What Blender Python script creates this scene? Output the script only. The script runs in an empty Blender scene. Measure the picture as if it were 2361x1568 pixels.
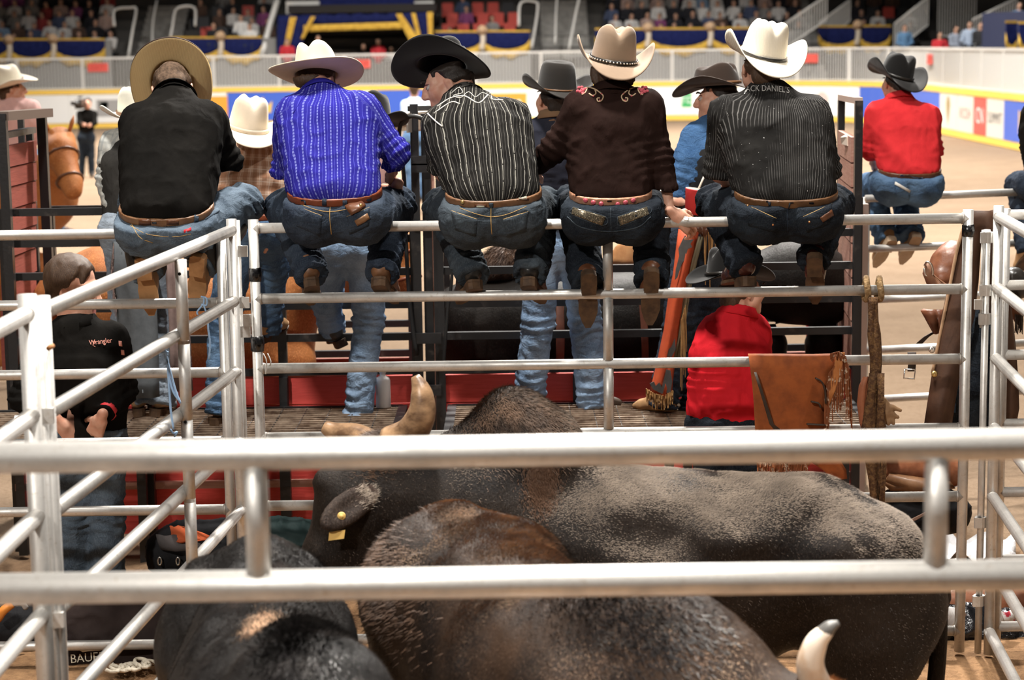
import bpy, bmesh, math, random
import numpy as np
from mathutils import Vector, Matrix, Euler
from mathutils.bvhtree import BVHTree
random.seed(7); NPR = np.random.RandomState(7)
scene = bpy.context.scene
COL = scene.collection
# ------------------------------------------------------------------ camera
W0, H0, FPX = 2361.0, 1568.0, 4550.0
CAMZ, YH = 2.87, 100.0
PITCH = math.atan((784 - YH) / FPX); ROLL = math.radians(0.8)
FWD = Vector((0, math.cos(PITCH), -math.sin(PITCH)))
_R0 = Vector((1, 0, 0)); _U0 = Vector((0, math.sin(PITCH), math.cos(PITCH)))
RGT = _R0 * math.cos(ROLL) - _U0 * math.sin(ROLL)
UPV = _R0 * math.sin(ROLL) + _U0 * math.cos(ROLL)
CAM = Vector((0, 0, CAMZ))
cam_d = bpy.data.cameras.new('camera'); cam = bpy.data.objects.new('camera', cam_d); COL.objects.link(cam)
cam_d.sensor_width = 36; cam_d.lens = FPX / W0 * 36; cam_d.clip_end = 300; cam_d.clip_start = .1
cam.matrix_world = Matrix(((RGT.x, UPV.x, -FWD.x, 0), (RGT.y, UPV.y, -FWD.y, 0), (RGT.z, UPV.z, -FWD.z, CAMZ), (0, 0, 0, 1)))
cam_d.dof.use_dof = True; cam_d.dof.focus_distance = 9.15; cam_d.dof.aperture_fstop = 3.0
scene.camera = cam
# ------------------------------------------------------------------ light
world = bpy.data.worlds.new('world'); scene.world = world; world.use_nodes = True
bg = world.node_tree.nodes['Background']; bg.inputs[0].default_value = (1.0, .93, .86, 1); bg.inputs[1].default_value = .03
def flood(x, y, z, tx, ty, power, size=1.6, col=(1, .95, .88), spread=100):
    l = bpy.data.lights.new('floodlight', 'AREA'); l.energy = power; l.size = size; l.color = col
    l.shape = 'DISK'; l.spread = math.radians(spread)
    o = bpy.data.objects.new('floodlight', l); COL.objects.link(o); o.location = (x, y, z)
    o.rotation_euler = (Vector((tx, ty, 0)) - Vector((x, y, z))).to_track_quat('-Z', 'Y').to_euler()
    return o
flood(-7.5, -6.0, 11.5, -.4, 9.6, 430, .9)
flood(4.6, 6.0, 12, 1.2, 8.0, 110, 1.0)
flood(-.8, 9.0, 12, 0.0, 8.2, 560, 1.0)
flood(.8, 3.9, 9.5, 0.7, 4.7, 120, .8, (1, .95, .88), 50)
flood(2.5, 20.0, 12, 0.2, 8.0, 1150, 1.2)
for fx in (-15, -2, 9):
    for fy in (28, 44, 60):
        flood(fx, fy, 15, fx * .8, fy + 1, 2750, 2.2, (1, .96, .91), 120)
scene.view_settings.view_transform = 'Standard'; scene.view_settings.look = 'None'
scene.view_settings.gamma = 1; scene.view_settings.use_curve_mapping = False
scene.view_settings.exposure = .45

def at(px, py, Y):
    d = FWD * FPX + RGT * (px - W0 / 2) - UPV * (py - H0 / 2)
    return CAM + d * (Y / d.y)
def atz(px, py, Z):
    d = FWD * FPX + RGT * (px - W0 / 2) - UPV * (py - H0 / 2)
    return CAM + d * ((Z - CAMZ) / d.z)
def ray(px, py):
    return (FWD * FPX + RGT * (px - W0 / 2) - UPV * (py - H0 / 2)).normalized()

# ------------------------------------------------------------------ materials
class NT:
    def __init__(s, name):
        s.m = bpy.data.materials.new(name); s.m.use_nodes = True; s.t = s.m.node_tree
        s.b = s.t.nodes['Principled BSDF']; s.n = s.t.nodes; s.l = s.t.links
        s.b.inputs['Specular IOR Level'].default_value = .3
    def put(s, sock, v):
        if v is None: return
        if hasattr(v, 'is_output'): s.l.new(v, sock)
        elif isinstance(v, (tuple, list)) and sock.type == 'RGBA': sock.default_value = (*v[:3], 1)
        else: sock.default_value = v
    def set(s, **k):
        for a, v in k.items():
            s.put(s.b.inputs[{'col': 'Base Color', 'rough': 'Roughness', 'metal': 'Metallic', 'spec': 'Specular IOR Level', 'sheen': 'Sheen Weight', 'emit': 'Emission Color', 'emits': 'Emission Strength', 'alpha': 'Alpha', 'normal': 'Normal', 'coat': 'Coat Weight', 'sss': 'Subsurface Weight', 'trans': 'Transmission Weight'}[a]], v)
        return s.m
    def coord(s, kind='Object'):
        return s.n.new('ShaderNodeTexCoord').outputs[kind]
    def attr(s, name, out='Vector'):
        n = s.n.new('ShaderNodeAttribute'); n.attribute_name = name; return n.outputs[out]
    def math(s, op, a, b=0.0, c=None):
        n = s.n.new('ShaderNodeMath'); n.operation = op; s.put(n.inputs[0], a); s.put(n.inputs[1], b)
        if c is not None: s.put(n.inputs[2], c)
        return n.outputs[0]
    def sep(s, v):
        n = s.n.new('ShaderNodeSeparateXYZ'); s.l.new(v, n.inputs[0]); return n.outputs
    def mapping(s, v, scale=(1, 1, 1), rot=(0, 0, 0), loc=(0, 0, 0)):
        n = s.n.new('ShaderNodeMapping'); s.l.new(v, n.inputs[0]); n.inputs['Scale'].default_value = scale
        n.inputs['Rotation'].default_value = rot; n.inputs['Location'].default_value = loc; return n.outputs[0]
    def noise(s, v, scale=5, detail=3, rough=.55, dist=0):
        n = s.n.new('ShaderNodeTexNoise'); s.l.new(v, n.inputs['Vector']); n.inputs['Scale'].default_value = scale
        n.inputs['Detail'].default_value = detail; n.inputs['Roughness'].default_value = rough; n.inputs['Distortion'].default_value = dist
        return n.outputs[0]
    def ramp(s, f, lo, hi):
        n = s.n.new('ShaderNodeMapRange'); s.put(n.inputs[0], f); n.inputs[1].default_value = lo; n.inputs[2].default_value = hi; return n.outputs[0]
    def mix(s, f, a, b):
        n = s.n.new('ShaderNodeMix'); n.data_type = 'RGBA'; s.put(n.inputs[0], f); s.put(n.inputs[6], a); s.put(n.inputs[7], b); return n.outputs[2]
    def bump(s, h, strength=.3, dist=.01, prev=None):
        n = s.n.new('ShaderNodeBump'); s.l.new(h, n.inputs['Height']); n.inputs['Strength'].default_value = strength
        n.inputs['Distance'].default_value = dist
        if prev is not None: s.l.new(prev, n.inputs['Normal'])
        return n.outputs[0]
MATS = {}
def mat(name, col, rough=.6, metal=0., col2=None, nscale=6, lo=.4, hi=.65, bump=0, bscale=60, bdist=.004, stretch=(1, 1, 1), spec=.3, coat=0, sheen=0):
    if name in MATS: return MATS[name]
    t = NT(name); c = t.mapping(t.coord(), stretch); colv = col
    if col2 is not None: colv = t.mix(t.ramp(t.noise(c, nscale, 5), lo, hi), col, col2)
    nm = t.bump(t.noise(c, bscale, 4), bump, bdist) if bump else None
    MATS[name] = t.set(col=colv, rough=rough, metal=metal, normal=nm, spec=spec, coat=coat, sheen=sheen)
    return MATS[name]
def fabric(name, col, col2=None, rough=.92, wr=.5, weave=900, sheen=.0, nscale=7):
    """cloth: slow colour change, soft crumple and a fine weave"""
    if name in MATS: return MATS[name]
    t = NT(name); c = t.coord()
    colv = t.mix(t.ramp(t.noise(c, nscale, 4), .35, .7), col, col2 or tuple(x * .8 for x in col))
    n1 = t.bump(t.noise(t.mapping(c, (1, 1, .45)), 16, 3, .5, .6), wr, .012)
    n2 = t.bump(t.noise(c, weave / 3, 2), .25, .0015, n1)
    MATS[name] = t.set(col=colv, rough=rough, normal=n2, spec=.03, sheen=sheen)
    return MATS[name]
def denim(name, col, light, wr=.6):
    if name in MATS: return MATS[name]
    t = NT(name); c = t.coord()
    base = t.mix(t.ramp(t.noise(c, 6, 4, .6), .38, .68), col, light)
    v = t.mapping(c, (500, 500, 60), (0, .5, 0))
    base = t.mix(t.math('MULTIPLY', t.ramp(t.noise(v, 1, 1), .45, .8), .35), base, tuple(min(1, x * 1.9 + .03) for x in light))
    n1 = t.bump(t.noise(t.mapping(c, (1, 1, 1.8)), 13, 4, .55, 1.2), wr, .016)
    n2 = t.bump(t.noise(c, 350, 2), .3, .0015, n1)
    MATS[name] = t.set(col=base, rough=.9, normal=n2, spec=.04)
    return MATS[name]
def hide(name, col, col2, scale=9, hair=.5, rough=.5):
    """short cattle coat"""
    if name in MATS: return MATS[name]
    t = NT(name); c = t.coord()
    f = t.ramp(t.noise(c, 3.2, 5, .6), .4, .66)
    base = t.mix(f, col, col2)
    st = t.noise(t.mapping(c, (40, 40, 16)), 4, 5, .65)
    base = t.mix(t.ramp(st, .5, .8), base, tuple(min(1, x * 1.8 + .004) for x in col2))
    n1 = t.bump(t.noise(c, scale, 4), .35, .02)
    n2 = t.bump(st, hair, .01, n1)
    MATS[name] = t.set(col=base, rough=rough, normal=n2, spec=.14)
    return MATS[name]
def galv(name='galvanised_steel', tint=(.66, .64, .61)):
    if name in MATS: return MATS[name]
    t = NT(name); c = t.coord()
    f1 = t.ramp(t.noise(c, 9, 5, .6), .35, .7); f2 = t.ramp(t.noise(c, 60, 4, .7), .58, .72)
    base = t.mix(f1, tint, tuple(x * .72 for x in tint)); base = t.mix(t.math('MULTIPLY', f2, .5), base, (.33, .25, .17))
    rgh = t.math('MULTIPLY_ADD', f1, .16, .42)
    MATS[name] = t.set(col=base, rough=rgh, metal=.66, normal=t.bump(t.noise(c, 40, 3), .12, .004), spec=.5)
    return MATS[name]
def wood(name, col, col2, wear=(.75, .6, .52), wlo=.68):
    if name in MATS: return MATS[name]
    t = NT(name); c = t.coord()
    g = t.noise(t.mapping(c, (2, 2, 30)), 3, 5, .6, .8)
    base = t.mix(t.ramp(g, .35, .7), col, col2)
    base = t.mix(t.ramp(t.noise(c, 14, 6, .7), wlo, wlo + .06), base, wear)
    MATS[name] = t.set(col=base, rough=.62, normal=t.bump(g, .3, .004), spec=.3)
    return MATS[name]
G = galv()
BLK = mat('black_paint', (.012, .012, .013), .38, 0, (.06, .05, .045), 10, .6, .75, .25, 50, spec=.5)
# ------------------------------------------------------------------ mesh helpers
def mk(name, verts, faces, mats, parent=None, smooth=True, mi=None, kind=None, label=None):
    me = bpy.data.meshes.new(name)
    if isinstance(faces, np.ndarray):
        V = np.asarray(verts, np.float32); n, k = faces.shape
        me.vertices.add(len(V)); me.vertices.foreach_set('co', V.ravel())
        me.loops.add(n * k); me.loops.foreach_set('vertex_index', faces.astype(np.int32).ravel())
        me.polygons.add(n); me.polygons.foreach_set('loop_start', np.arange(0, n * k, k, dtype=np.int32))
        me.update(calc_edges=True)
    else:
        me.from_pydata([tuple(v) for v in verts], [], faces)
    if not isinstance(mats, (list, tuple)): mats = [mats]
    for m in mats: me.materials.append(m)
    np_ = len(me.polygons)
    if smooth: me.polygons.foreach_set('use_smooth', np.ones(np_, bool))
    if mi is not None: me.polygons.foreach_set('material_index', np.asarray(mi, np.int32))
    me.update()
    o = bpy.data.objects.new(name, me); COL.objects.link(o)
    if parent is not None: par(o, parent)
    if kind: o['kind'] = kind
    if label: o['label'] = label
    return o
ROOTLOC = {}
def par(o, parent):
    o.parent = parent
    o.matrix_parent_inverse = Matrix.Translation(-ROOTLOC.get(parent.name, Vector()))
def tag(o, label=None, cat=None, group=None, kind=None):
    if label: o['label'] = label
    if cat: o['category'] = cat
    if group: o['group'] = group
    if kind: o['kind'] = kind
    return o
def thing(name, label, cat, loc, group=None, kind=None):
    o = bpy.data.objects.new(name, None); COL.objects.link(o); o.empty_display_size = .1
    o.location = loc; ROOTLOC[o.name] = Vector(loc)
    return tag(o, label, cat, group, kind)
def frames(P):
    P = [Vector(p) for p in P]; n = len(P); out = []
    prev = None
    for i in range(n):
        t = (P[min(i + 1, n - 1)] - P[max(i - 1, 0)])
        t = t.normalized() if t.length > 1e-9 else Vector((0, 0, 1))
        if prev is None:
            a = Vector((0, 0, 1)) if abs(t.z) < .9 else Vector((1, 0, 0))
            x = a.cross(t).normalized()
        else:
            x = prev - t * prev.dot(t)
            x = x.normalized() if x.length > 1e-6 else prev
        prev = x; out.append((P[i], x, t.cross(x)))
    return out
class MB:
    def __init__(s): s.v = []; s.f = []; s.m = []; s.cur = 0
    def add(s, vs, fs):
        b = len(s.v); s.v += [tuple(v) for v in vs]; s.f += [tuple(i + b for i in f) for f in fs]; s.m += [s.cur] * len(fs); return s
    def box(s, c, size, R=None):
        c = Vector(c); h = [x / 2 for x in size]; R = R or Matrix.Identity(3)
        vs = [c + R @ Vector((sx * h[0], sy * h[1], sz * h[2])) for sz in (-1, 1) for sx, sy in ((-1, -1), (1, -1), (1, 1), (-1, 1))]
        return s.add(vs, [(3, 2, 1, 0), (4, 5, 6, 7), (0, 1, 5, 4), (1, 2, 6, 5), (2, 3, 7, 6), (3, 0, 4, 7)])
    def bar(s, a, b, w, h=None, up=(0, 0, 1)):
        """rectangular bar from a to b; w across, h along up"""
        a, b = Vector(a), Vector(b); t = (b - a); L = t.length; t.normalize(); u = Vector(up)
        x = t.cross(u)
        if x.length < 1e-4: x = t.cross(Vector((0, 1, 0)))
        x.normalize(); z = x.cross(t)
        return s.box((a + b) / 2, (w, L, h or w), Matrix((x, t, z)).transposed())
    def tube(s, P, r, seg=12, cap=True, flat=1.0):
        fr = frames(P); n = len(fr); rs = r if isinstance(r, (list, tuple)) else [r] * n; vs = []
        for (p, x, y), q in zip(fr, rs):
            for k in range(seg):
                a = 2 * math.pi * k / seg; vs.append(p + x * (q * math.cos(a)) + y * (q * flat * math.sin(a)))
        fs = [(i * seg + k, i * seg + (k + 1) % seg, (i + 1) * seg + (k + 1) % seg, (i + 1) * seg + k) for i in range(n - 1) for k in range(seg)]
        if cap: fs += [tuple(range(seg - 1, -1, -1)), tuple((n - 1) * seg + k for k in range(seg))]
        return s.add(vs, fs)
    def lathe(s, prof, c=(0, 0, 0), seg=24, M=None, sx=1, sy=1):
        vs = []; n = len(prof)
        for r, z in prof:
            for k in range(seg):
                a = 2 * math.pi * k / seg; p = Vector((r * sx * math.cos(a), r * sy * math.sin(a), z))
                vs.append((M @ p if M else p) + Vector(c))
        fs = [(i * seg + k, i * seg + (k + 1) % seg, (i + 1) * seg + (k + 1) % seg, (i + 1) * seg + k) for i in range(n - 1) for k in range(seg)]
        fs += [tuple(range(seg - 1, -1, -1)), tuple((n - 1) * seg + k for k in range(seg))]
        return s.add(vs, fs)
    def prism(s, pts, d):
        """closed polygon of 3d points, extruded along vector d"""
        n = len(pts); d = Vector(d); vs = [Vector(p) for p in pts]; vs += [p + d for p in vs]
        return s.add(vs, [tuple(range(n - 1, -1, -1)), tuple(range(n, 2 * n))] + [(i, (i + 1) % n, n + (i + 1) % n, n + i) for i in range(n)])
    def sheet(s, rows, th=.004):
        """grid of points given thickness"""
        R = [[Vector(p) for p in r] for r in rows]; nr, nc = len(R), len(R[0]); vs = []
        for sgn in (0, 1):
            for i in range(nr):
                for j in range(nc):
                    du = R[min(i + 1, nr - 1)][j] - R[max(i - 1, 0)][j]; dv = R[i][min(j + 1, nc - 1)] - R[i][max(j - 1, 0)]
                    n = du.cross(dv); n = n.normalized() if n.length > 1e-9 else Vector((0, 1, 0))
                    vs.append(R[i][j] + n * (th * sgn))
        N = nr * nc; fs = []
        for i in range(nr - 1):
            for j in range(nc - 1):
                a, b, c, d = i * nc + j, i * nc + j + 1, (i + 1) * nc + j + 1, (i + 1) * nc + j
                fs += [(a, b, c, d), (d + N, c + N, b + N, a + N)]
        edge = [j for j in range(nc)] + [i * nc + nc - 1 for i in range(1, nr)] + [(nr - 1) * nc + j for j in range(nc - 2, -1, -1)] + [i * nc for i in range(nr - 2, 0, -1)]
        for i in range(len(edge)):
            a, b = edge[i], edge[(i + 1) % len(edge)]; fs.append((b, a, a + N, b + N))
        return s.add(vs, fs)
    def build(s, name, mats, parent=None, smooth=False, **k):
        return mk(name, s.v, s.f, mats, parent, smooth, s.m if isinstance(mats, (list, tuple)) else None, **k)
def smooth_path(P, n=8):
    """Catmull-Rom through the points"""
    P = [Vector(p) for p in P]; Q = [P[0] * 2 - P[1]] + P + [P[-1] * 2 - P[-2]]; out = []
    for i in range(1, len(Q) - 2):
        for k in range(n):
            t = k / n; a, b, c, d = Q[i - 1], Q[i], Q[i + 1], Q[i + 2]
            out.append(.5 * ((2 * b) + (c - a) * t + (2 * a - 5 * b + 4 * c - d) * t * t + (3 * b - a - 3 * c + d) * t ** 3))
    return out + [P[-1]]
# ------------------------------------------------------------------ distance-field modelling
_LAT = NPR.rand(32, 32, 32).astype(np.float32) * 2 - 1
def vnoise(p, scale, seed=0.):
    q = np.asarray(p, np.float64) * scale + 37.3 + seed; i = np.floor(q).astype(int); f = q - i; f = f * f * (3 - 2 * f)
    r = 0
    for dx in (0, 1):
        wx = f[:, 0] if dx else 1 - f[:, 0]
        for dy in (0, 1):
            wy = f[:, 1] if dy else 1 - f[:, 1]
            for dz in (0, 1):
                wz = f[:, 2] if dz else 1 - f[:, 2]
                r = r + wx * wy * wz * _LAT[(i[:, 0] + dx) % 32, (i[:, 1] + dy) % 32, (i[:, 2] + dz) % 32]
    return r
class Field:
    """smooth union of tapered capsules and ellipsoids"""
    def __init__(s, k=.04): s.p = []; s.k = k
    def cap(s, a, b, ra, rb=None, k=None, t=0, sub=False):
        s.p.append(('c', np.array(a, float), np.array(b, float), ra, ra if rb is None else rb, s.k if k is None else k, t, sub)); return s
    def chain(s, P, R, k=None, t=0):
        for i in range(len(P) - 1): s.cap(P[i], P[i + 1], R[i], R[i + 1], k, t)
        return s
    def ell(s, c, r, M=None, k=None, t=0, sub=False):
        Mi = np.array((M or Matrix.Identity(3)).to_3x3().inverted(), float)
        s.p.append(('e', np.array(c, float), np.array(r if isinstance(r, (tuple, list)) else (r, r, r), float), Mi, 0, s.k if k is None else k, t, sub)); return s
    def bounds(s):
        lo, hi = np.full(3, 1e9), np.full(3, -1e9)
        for q in s.p:
            if q[7]: continue
            a, b = s.bb(q); lo = np.minimum(lo, a); hi = np.maximum(hi, b)
        return lo, hi
    def bb(s, q):
        if q[0] == 'c':
            return np.minimum(q[1] - q[3], q[2] - q[4]), np.maximum(q[1] + q[3], q[2] + q[4])
        m = q[2].max(); return q[1] - m, q[1] + m
    @staticmethod
    def dist(q, P):
        if q[0] == 'c':
            ab = q[2] - q[1]; L = ab @ ab + 1e-12; pa = P - q[1]
            t = np.clip((pa @ ab) / L, 0, 1); d = pa - t[..., None] * ab
            return np.sqrt((d * d).sum(-1)) - (q[3] + t * (q[4] - q[3]))
        l = (P - q[1]) @ q[3].T
        a = np.sqrt(((l / q[2]) ** 2).sum(-1)); b = np.sqrt(((l / q[2] ** 2) ** 2).sum(-1)) + 1e-9
        return a * (a - 1) / b
    def grid(s, h, extra=0):
        lo, hi = s.bounds(); lo = lo - 3 * h - extra; n = np.ceil((hi + 3 * h + extra - lo) / h).astype(int) + 1
        D = np.full(n, 9.0); ax = [lo[i] + h * np.arange(n[i]) for i in range(3)]
        for q in s.p:
            a, b = s.bb(q); m = q[5] + 2.5 * h + extra
            i0 = np.clip(np.floor((a - m - lo) / h).astype(int), 0, n); i1 = np.clip(np.ceil((b + m - lo) / h).astype(int) + 1, 0, n)
            if (i1 <= i0).any(): continue
            sl = tuple(slice(i0[i], i1[i]) for i in range(3))
            X = np.stack(np.meshgrid(*[ax[i][sl[i]] for i in range(3)], indexing='ij'), -1)
            d = s.dist(q, X); o = D[sl]; k = q[5]
            if q[7]: d = -d; hh = np.maximum(k - np.abs(o - d), 0) / k; D[sl] = np.maximum(o, d) + hh * hh * k / 4
            else: hh = np.maximum(k - np.abs(o - d), 0) / k; D[sl] = np.minimum(o, d) - hh * hh * k / 4
        return D, lo, ax
    def mesh(s, h, cut=None, extra=0):
        D, lo, ax = s.grid(h, extra)
        if cut is not None:
            X = np.stack(np.meshgrid(*ax, indexing='ij'), -1); D = cut(D, X)
        return nets(D, lo, h)
def nets(D, lo, h):
    S = D < 0
    c = [(0, 0, 0), (1, 0, 0), (0, 1, 0), (1, 1, 0), (0, 0, 1), (1, 0, 1), (0, 1, 1), (1, 1, 1)]
    n = np.array(D.shape)
    cnt = sum(S[a:n[0] - 1 + a, b:n[1] - 1 + b, d:n[2] - 1 + d].astype(np.int8) for a, b, d in c)
    idx = np.argwhere((cnt > 0) & (cnt < 8))
    val = np.stack([D[idx[:, 0] + a, idx[:, 1] + b, idx[:, 2] + d] for a, b, d in c], 1)
    ca = np.array(c, float); acc = np.zeros((len(idx), 3)); num = np.zeros(len(idx))
    for i in range(8):
        for j in range(i + 1, 8):
            if np.abs(ca[i] - ca[j]).sum() != 1: continue
            m = (val[:, i] < 0) != (val[:, j] < 0); t = val[m, i] / (val[m, i] - val[m, j])
            acc[m] += ca[i] + t[:, None] * (ca[j] - ca[i]); num[m] += 1
    V = lo + h * (idx + acc / num[:, None])
    vid = np.full(n - 1, -1, np.int64); vid[idx[:, 0], idx[:, 1], idx[:, 2]] = np.arange(len(idx))
    F = []
    for ax in range(3):
        o = [a for a in range(3) if a != ax]
        sl0 = [slice(1, -1)] * 3; sl0[ax] = slice(0, -1); sl1 = list(sl0); sl1[ax] = slice(1, None)
        A, B = S[tuple(sl0)], S[tuple(sl1)]
        e = np.argwhere(A != B)
        if not len(e): continue
        fl = A[e[:, 0], e[:, 1], e[:, 2]]
        g = e + 1; g[:, ax] = e[:, ax]
        def cell(d1, d2):
            q = g.copy(); q[:, o[0]] += d1; q[:, o[1]] += d2; return vid[q[:, 0], q[:, 1], q[:, 2]]
        Q = np.stack([cell(-1, -1), cell(0, -1), cell(0, 0), cell(-1, 0)], 1)
        flip = fl if ax != 1 else ~fl
        Q[~flip] = Q[~flip][:, ::-1]
        F.append(Q)
    F = np.concatenate(F); F = F[(F >= 0).all(1)]
    return V, F
def vnormals(V, F):
    a = V[F[:, 2]] - V[F[:, 0]]; b = V[F[:, 3]] - V[F[:, 1]]; fn = np.cross(a, b); N = np.zeros_like(V)
    for i in range(4): np.add.at(N, F[:, i], fn)
    return N / (np.linalg.norm(N, axis=1, keepdims=True) + 1e-12)
def relax(V, F, it=1, lam=.5):
    for _ in range(it):
        A = np.zeros_like(V); c = np.zeros(len(V))
        for i in range(4):
            j = F[:, (i + 1) % 4]
            np.add.at(A, F[:, i], V[j]); np.add.at(c, F[:, i], 1); np.add.at(A, j, V[F[:, i]]); np.add.at(c, j, 1)
        V = V + lam * (A / c[:, None] - V)
    return V
def bvh_of(V, F): return BVHTree.FromPolygons([tuple(v) for v in V], [tuple(int(i) for i in f) for f in F])
def put_on(bvh, px, py, off=.003, Y=None):
    d = ray(px, py); r = bvh.ray_cast(CAM, d)
    if r[0] is None:
        r2 = bvh.find_nearest(at(px, py, Y) if Y else CAM + d * 9.2)
        return r2[0] + r2[1] * off
    return r[0] + (r[1] if r[1].dot(d) < 0 else -r[1]) * off
def text_mesh(body, size=1.0):
    cu = bpy.data.curves.new('lettering', 'FONT'); cu.body = body; cu.size = size; cu.align_x = 'CENTER'; cu.align_y = 'CENTER'
    cu.resolution_u = 3
    o = bpy.data.objects.new('lettering', cu); COL.objects.link(o); dg = bpy.context.evaluated_depsgraph_get()
    me = bpy.data.meshes.new_from_object(o.evaluated_get(dg)); bpy.data.objects.remove(o)
    V = [v.co.copy() for v in me.vertices]; F = [tuple(p.vertices) for p in me.polygons]; bpy.data.meshes.remove(me)
    return V, F
# ================================================================== the arena
def ground():
    t = NT('sand'); c = t.coord(); y = t.sep(c)[1]
    n = t.noise(c, 1.3, 6, .65); n2 = t.noise(c, 26, 5, .7)
    sand = t.mix(t.ramp(n, .35, .7), (.225, .160, .108), (.18, .125, .082)); sand = t.mix(t.ramp(n2, .5, .8), sand, (.14, .094, .058))
    dirt = t.mix(t.ramp(n2, .35, .7), (.30, .175, .09), (.17, .095, .05))
    colv = t.mix(t.ramp(t.math('ADD', y, t.math('MULTIPLY', n, 1.4)), 10.6, 12.2), dirt, sand)
    m = t.set(col=colv, rough=.95, spec=.1, normal=t.bump(n2, .7, .03, t.bump(n, .5, .06)))
    ys = np.concatenate([np.arange(1, 14, .09), np.arange(14, 30, .4), np.arange(30, 92, 4)]); xs = np.concatenate([np.arange(-40, -5, 5), np.arange(-5, 6, .09), np.arange(6, 41, 5)])
    X, Y = np.meshgrid(xs, ys); P = np.stack([X.ravel(), Y.ravel(), 0 * X.ravel()], 1)
    amp = np.where((np.abs(P[:, 0]) < 5.2) & (P[:, 1] < 14), 1., .0)
    P[:, 2] = amp * (.018 * vnoise(P, 3.1) + .014 * vnoise(P, 9.0)) - .02
    nx, ny = len(xs), len(ys); i = np.arange(nx * ny).reshape(ny, nx)
    F = np.stack([i[:-1, :-1].ravel(), i[:-1, 1:].ravel(), i[1:, 1:].ravel(), i[1:, :-1].ravel()], 1)
    mk('floor', P, F, m, kind='structure')
ground()
# perimeter line of the arena: straight end, round corner, right-hand side
PATH = [Vector((x, 73, 0)) for x in np.arange(-30, 4.6, .5)]
PATH += [Vector((4.5 + 8.5 * math.sin(a), 64.5 + 8.5 * math.cos(a), 0)) for a in np.linspace(.04, math.pi / 2, 30)]
PATH += [Vector((13, y, 0)) for y in np.arange(64, 17.9, -.5)]
PL = [0.]
for i in range(1, len(PATH)): PL.append(PL[-1] + (PATH[i] - PATH[i - 1]).length)
PLa = np.array(PL); PXa = np.array([[p.x, p.y] for p in PATH])
def along(s, off=0., z=0.):
    p = np.array([np.interp(s, PLa, PXa[:, k]) for k in (0, 1)]); q = np.array([np.interp(s + .1, PLa, PXa[:, k]) for k in (0, 1)]); r = np.array([np.interp(s - .1, PLa, PXa[:, k]) for k in (0, 1)])
    t = q - r; t /= np.linalg.norm(t)
    return Vector((p[0] - t[1] * off, p[1] + t[0] * off, z))     # off > 0: outwards
def proj(P):
    d = P - CAM; return W0 / 2 + FPX * d.dot(RGT) / d.dot(FWD), H0 / 2 - FPX * d.dot(UPV) / d.dot(FWD)
_px = np.array([proj(Vector((p.x, p.y, .8)))[0] for p in PATH])
_last = int(np.argmax(_px > 2700)) or len(_px)
def s_at(px): return float(np.interp(px, _px[:_last], PLa[:_last]))
def strip(mb, s0, s1, z0, z1, off, th=.04, step=.6):
    n = max(1, int((s1 - s0) / step)); S = [s0 + (s1 - s0) * i / n for i in range(n + 1)]
    vs = []
    for s in S:
        for o, z in ((off, z0), (off, z1), (off + th, z1), (off + th, z0)): vs.append(along(s, o, z))
    fs = [(4 * i + k, 4 * i + (k + 1) % 4, 4 * i + 4 + (k + 1) % 4, 4 * i + 4 + k) for i in range(n) for k in range(4)] + [(3, 2, 1, 0), (4 * n, 4 * n + 1, 4 * n + 2, 4 * n + 3)]
    mb.add(vs, fs); return mb
yel = mat('yellow_board', (.85, .55, .10), .5); brd_w = mat('white_board', (.82, .81, .78), .4)
SEND = PLa[-1]
wall_back = strip(MB(), 0, SEND, 0, .17, -.03, .2).build('wall_back', yel, kind='structure')
strip(MB(), 0, SEND, .17, 1.36, .03, .12).build('board_core', brd_w, wall_back)
strip(MB(), 0, SEND, 1.24, 1.40, -.03, .2).build('cap_rail', yel, wall_back)
blue_b = mat('blue_board', (.06, .13, .55), .45); red_b = mat('red_board', (.65, .10, .08), .5); grey_b = mat('grey_board', (.35, .34, .33), .5)
oran = mat('orange_board', (.85, .35, .05), .5); gold = mat('gold_print', (.75, .5, .12), .5); green_b = mat('green_board', (.05, .4, .12), .5); ink = mat('dark_print', (.05, .05, .055), .6)
pink_i = mat('red_print', (.7, .2, .18), .6); whit = mat('white_print', (.85, .85, .82), .5); cream_b = mat('cream_board', (.66, .62, .55), .5)
def on_wall(V2, F, s0, zc, off, m, name, parent):
    mk(name, [along(s0 + v.x, off, zc + v.y) for v in V2], F, m, parent, False)
def panel(px0, px1, m, words=None, wm=None, size=.7, dz=0, fillz=(.19, 1.22)):
    a, b = s_at(px0), s_at(px1); o = strip(MB(), a + .02, b - .02, fillz[0], fillz[1], -.02, .05).build('board_panel', m, wall_back)
    if words:
        V, F = text_mesh(words, size); on_wall(V, F, (a + b) / 2, .7 + dz, -.024, wm, 'lettering', o)
    return o, (a + b) / 2
def patchw(o, sc, zc, w, h, m, name):
    strip(MB(), sc - w / 2, sc + w / 2, zc - h / 2, zc + h / 2, -.023, .004).build(name, m, o)
panel(-60, 160, brd_w); o, c = panel(160, 330, brd_w); patchw(o, s_at(262), .72, 1.25, .62, grey_b, 'banner'); patchw(o, s_at(240), .84, .3, .22, green_b, 'logo_block')
o, c = panel(330, 524, brd_w); patchw(o, s_at(498), .7, .85, .8, oran, 'logo_block'); 
o, c = panel(524, 800, blue_b)
cr = [(-.28, -.25), (.28, -.25), (.34, .18), (.17, .02), (.0, .32), (-.17, .02), (-.34, .18)]
on_wall([Vector(p) for p in cr], [(0, 1, 2, 3, 4, 5, 6)], s_at(607), .72, -.026, gold, 'crown_logo', o)
panel(800, 868, brd_w); panel(868, 986, blue_b); o, c = panel(986, 1300, brd_w)
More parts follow.
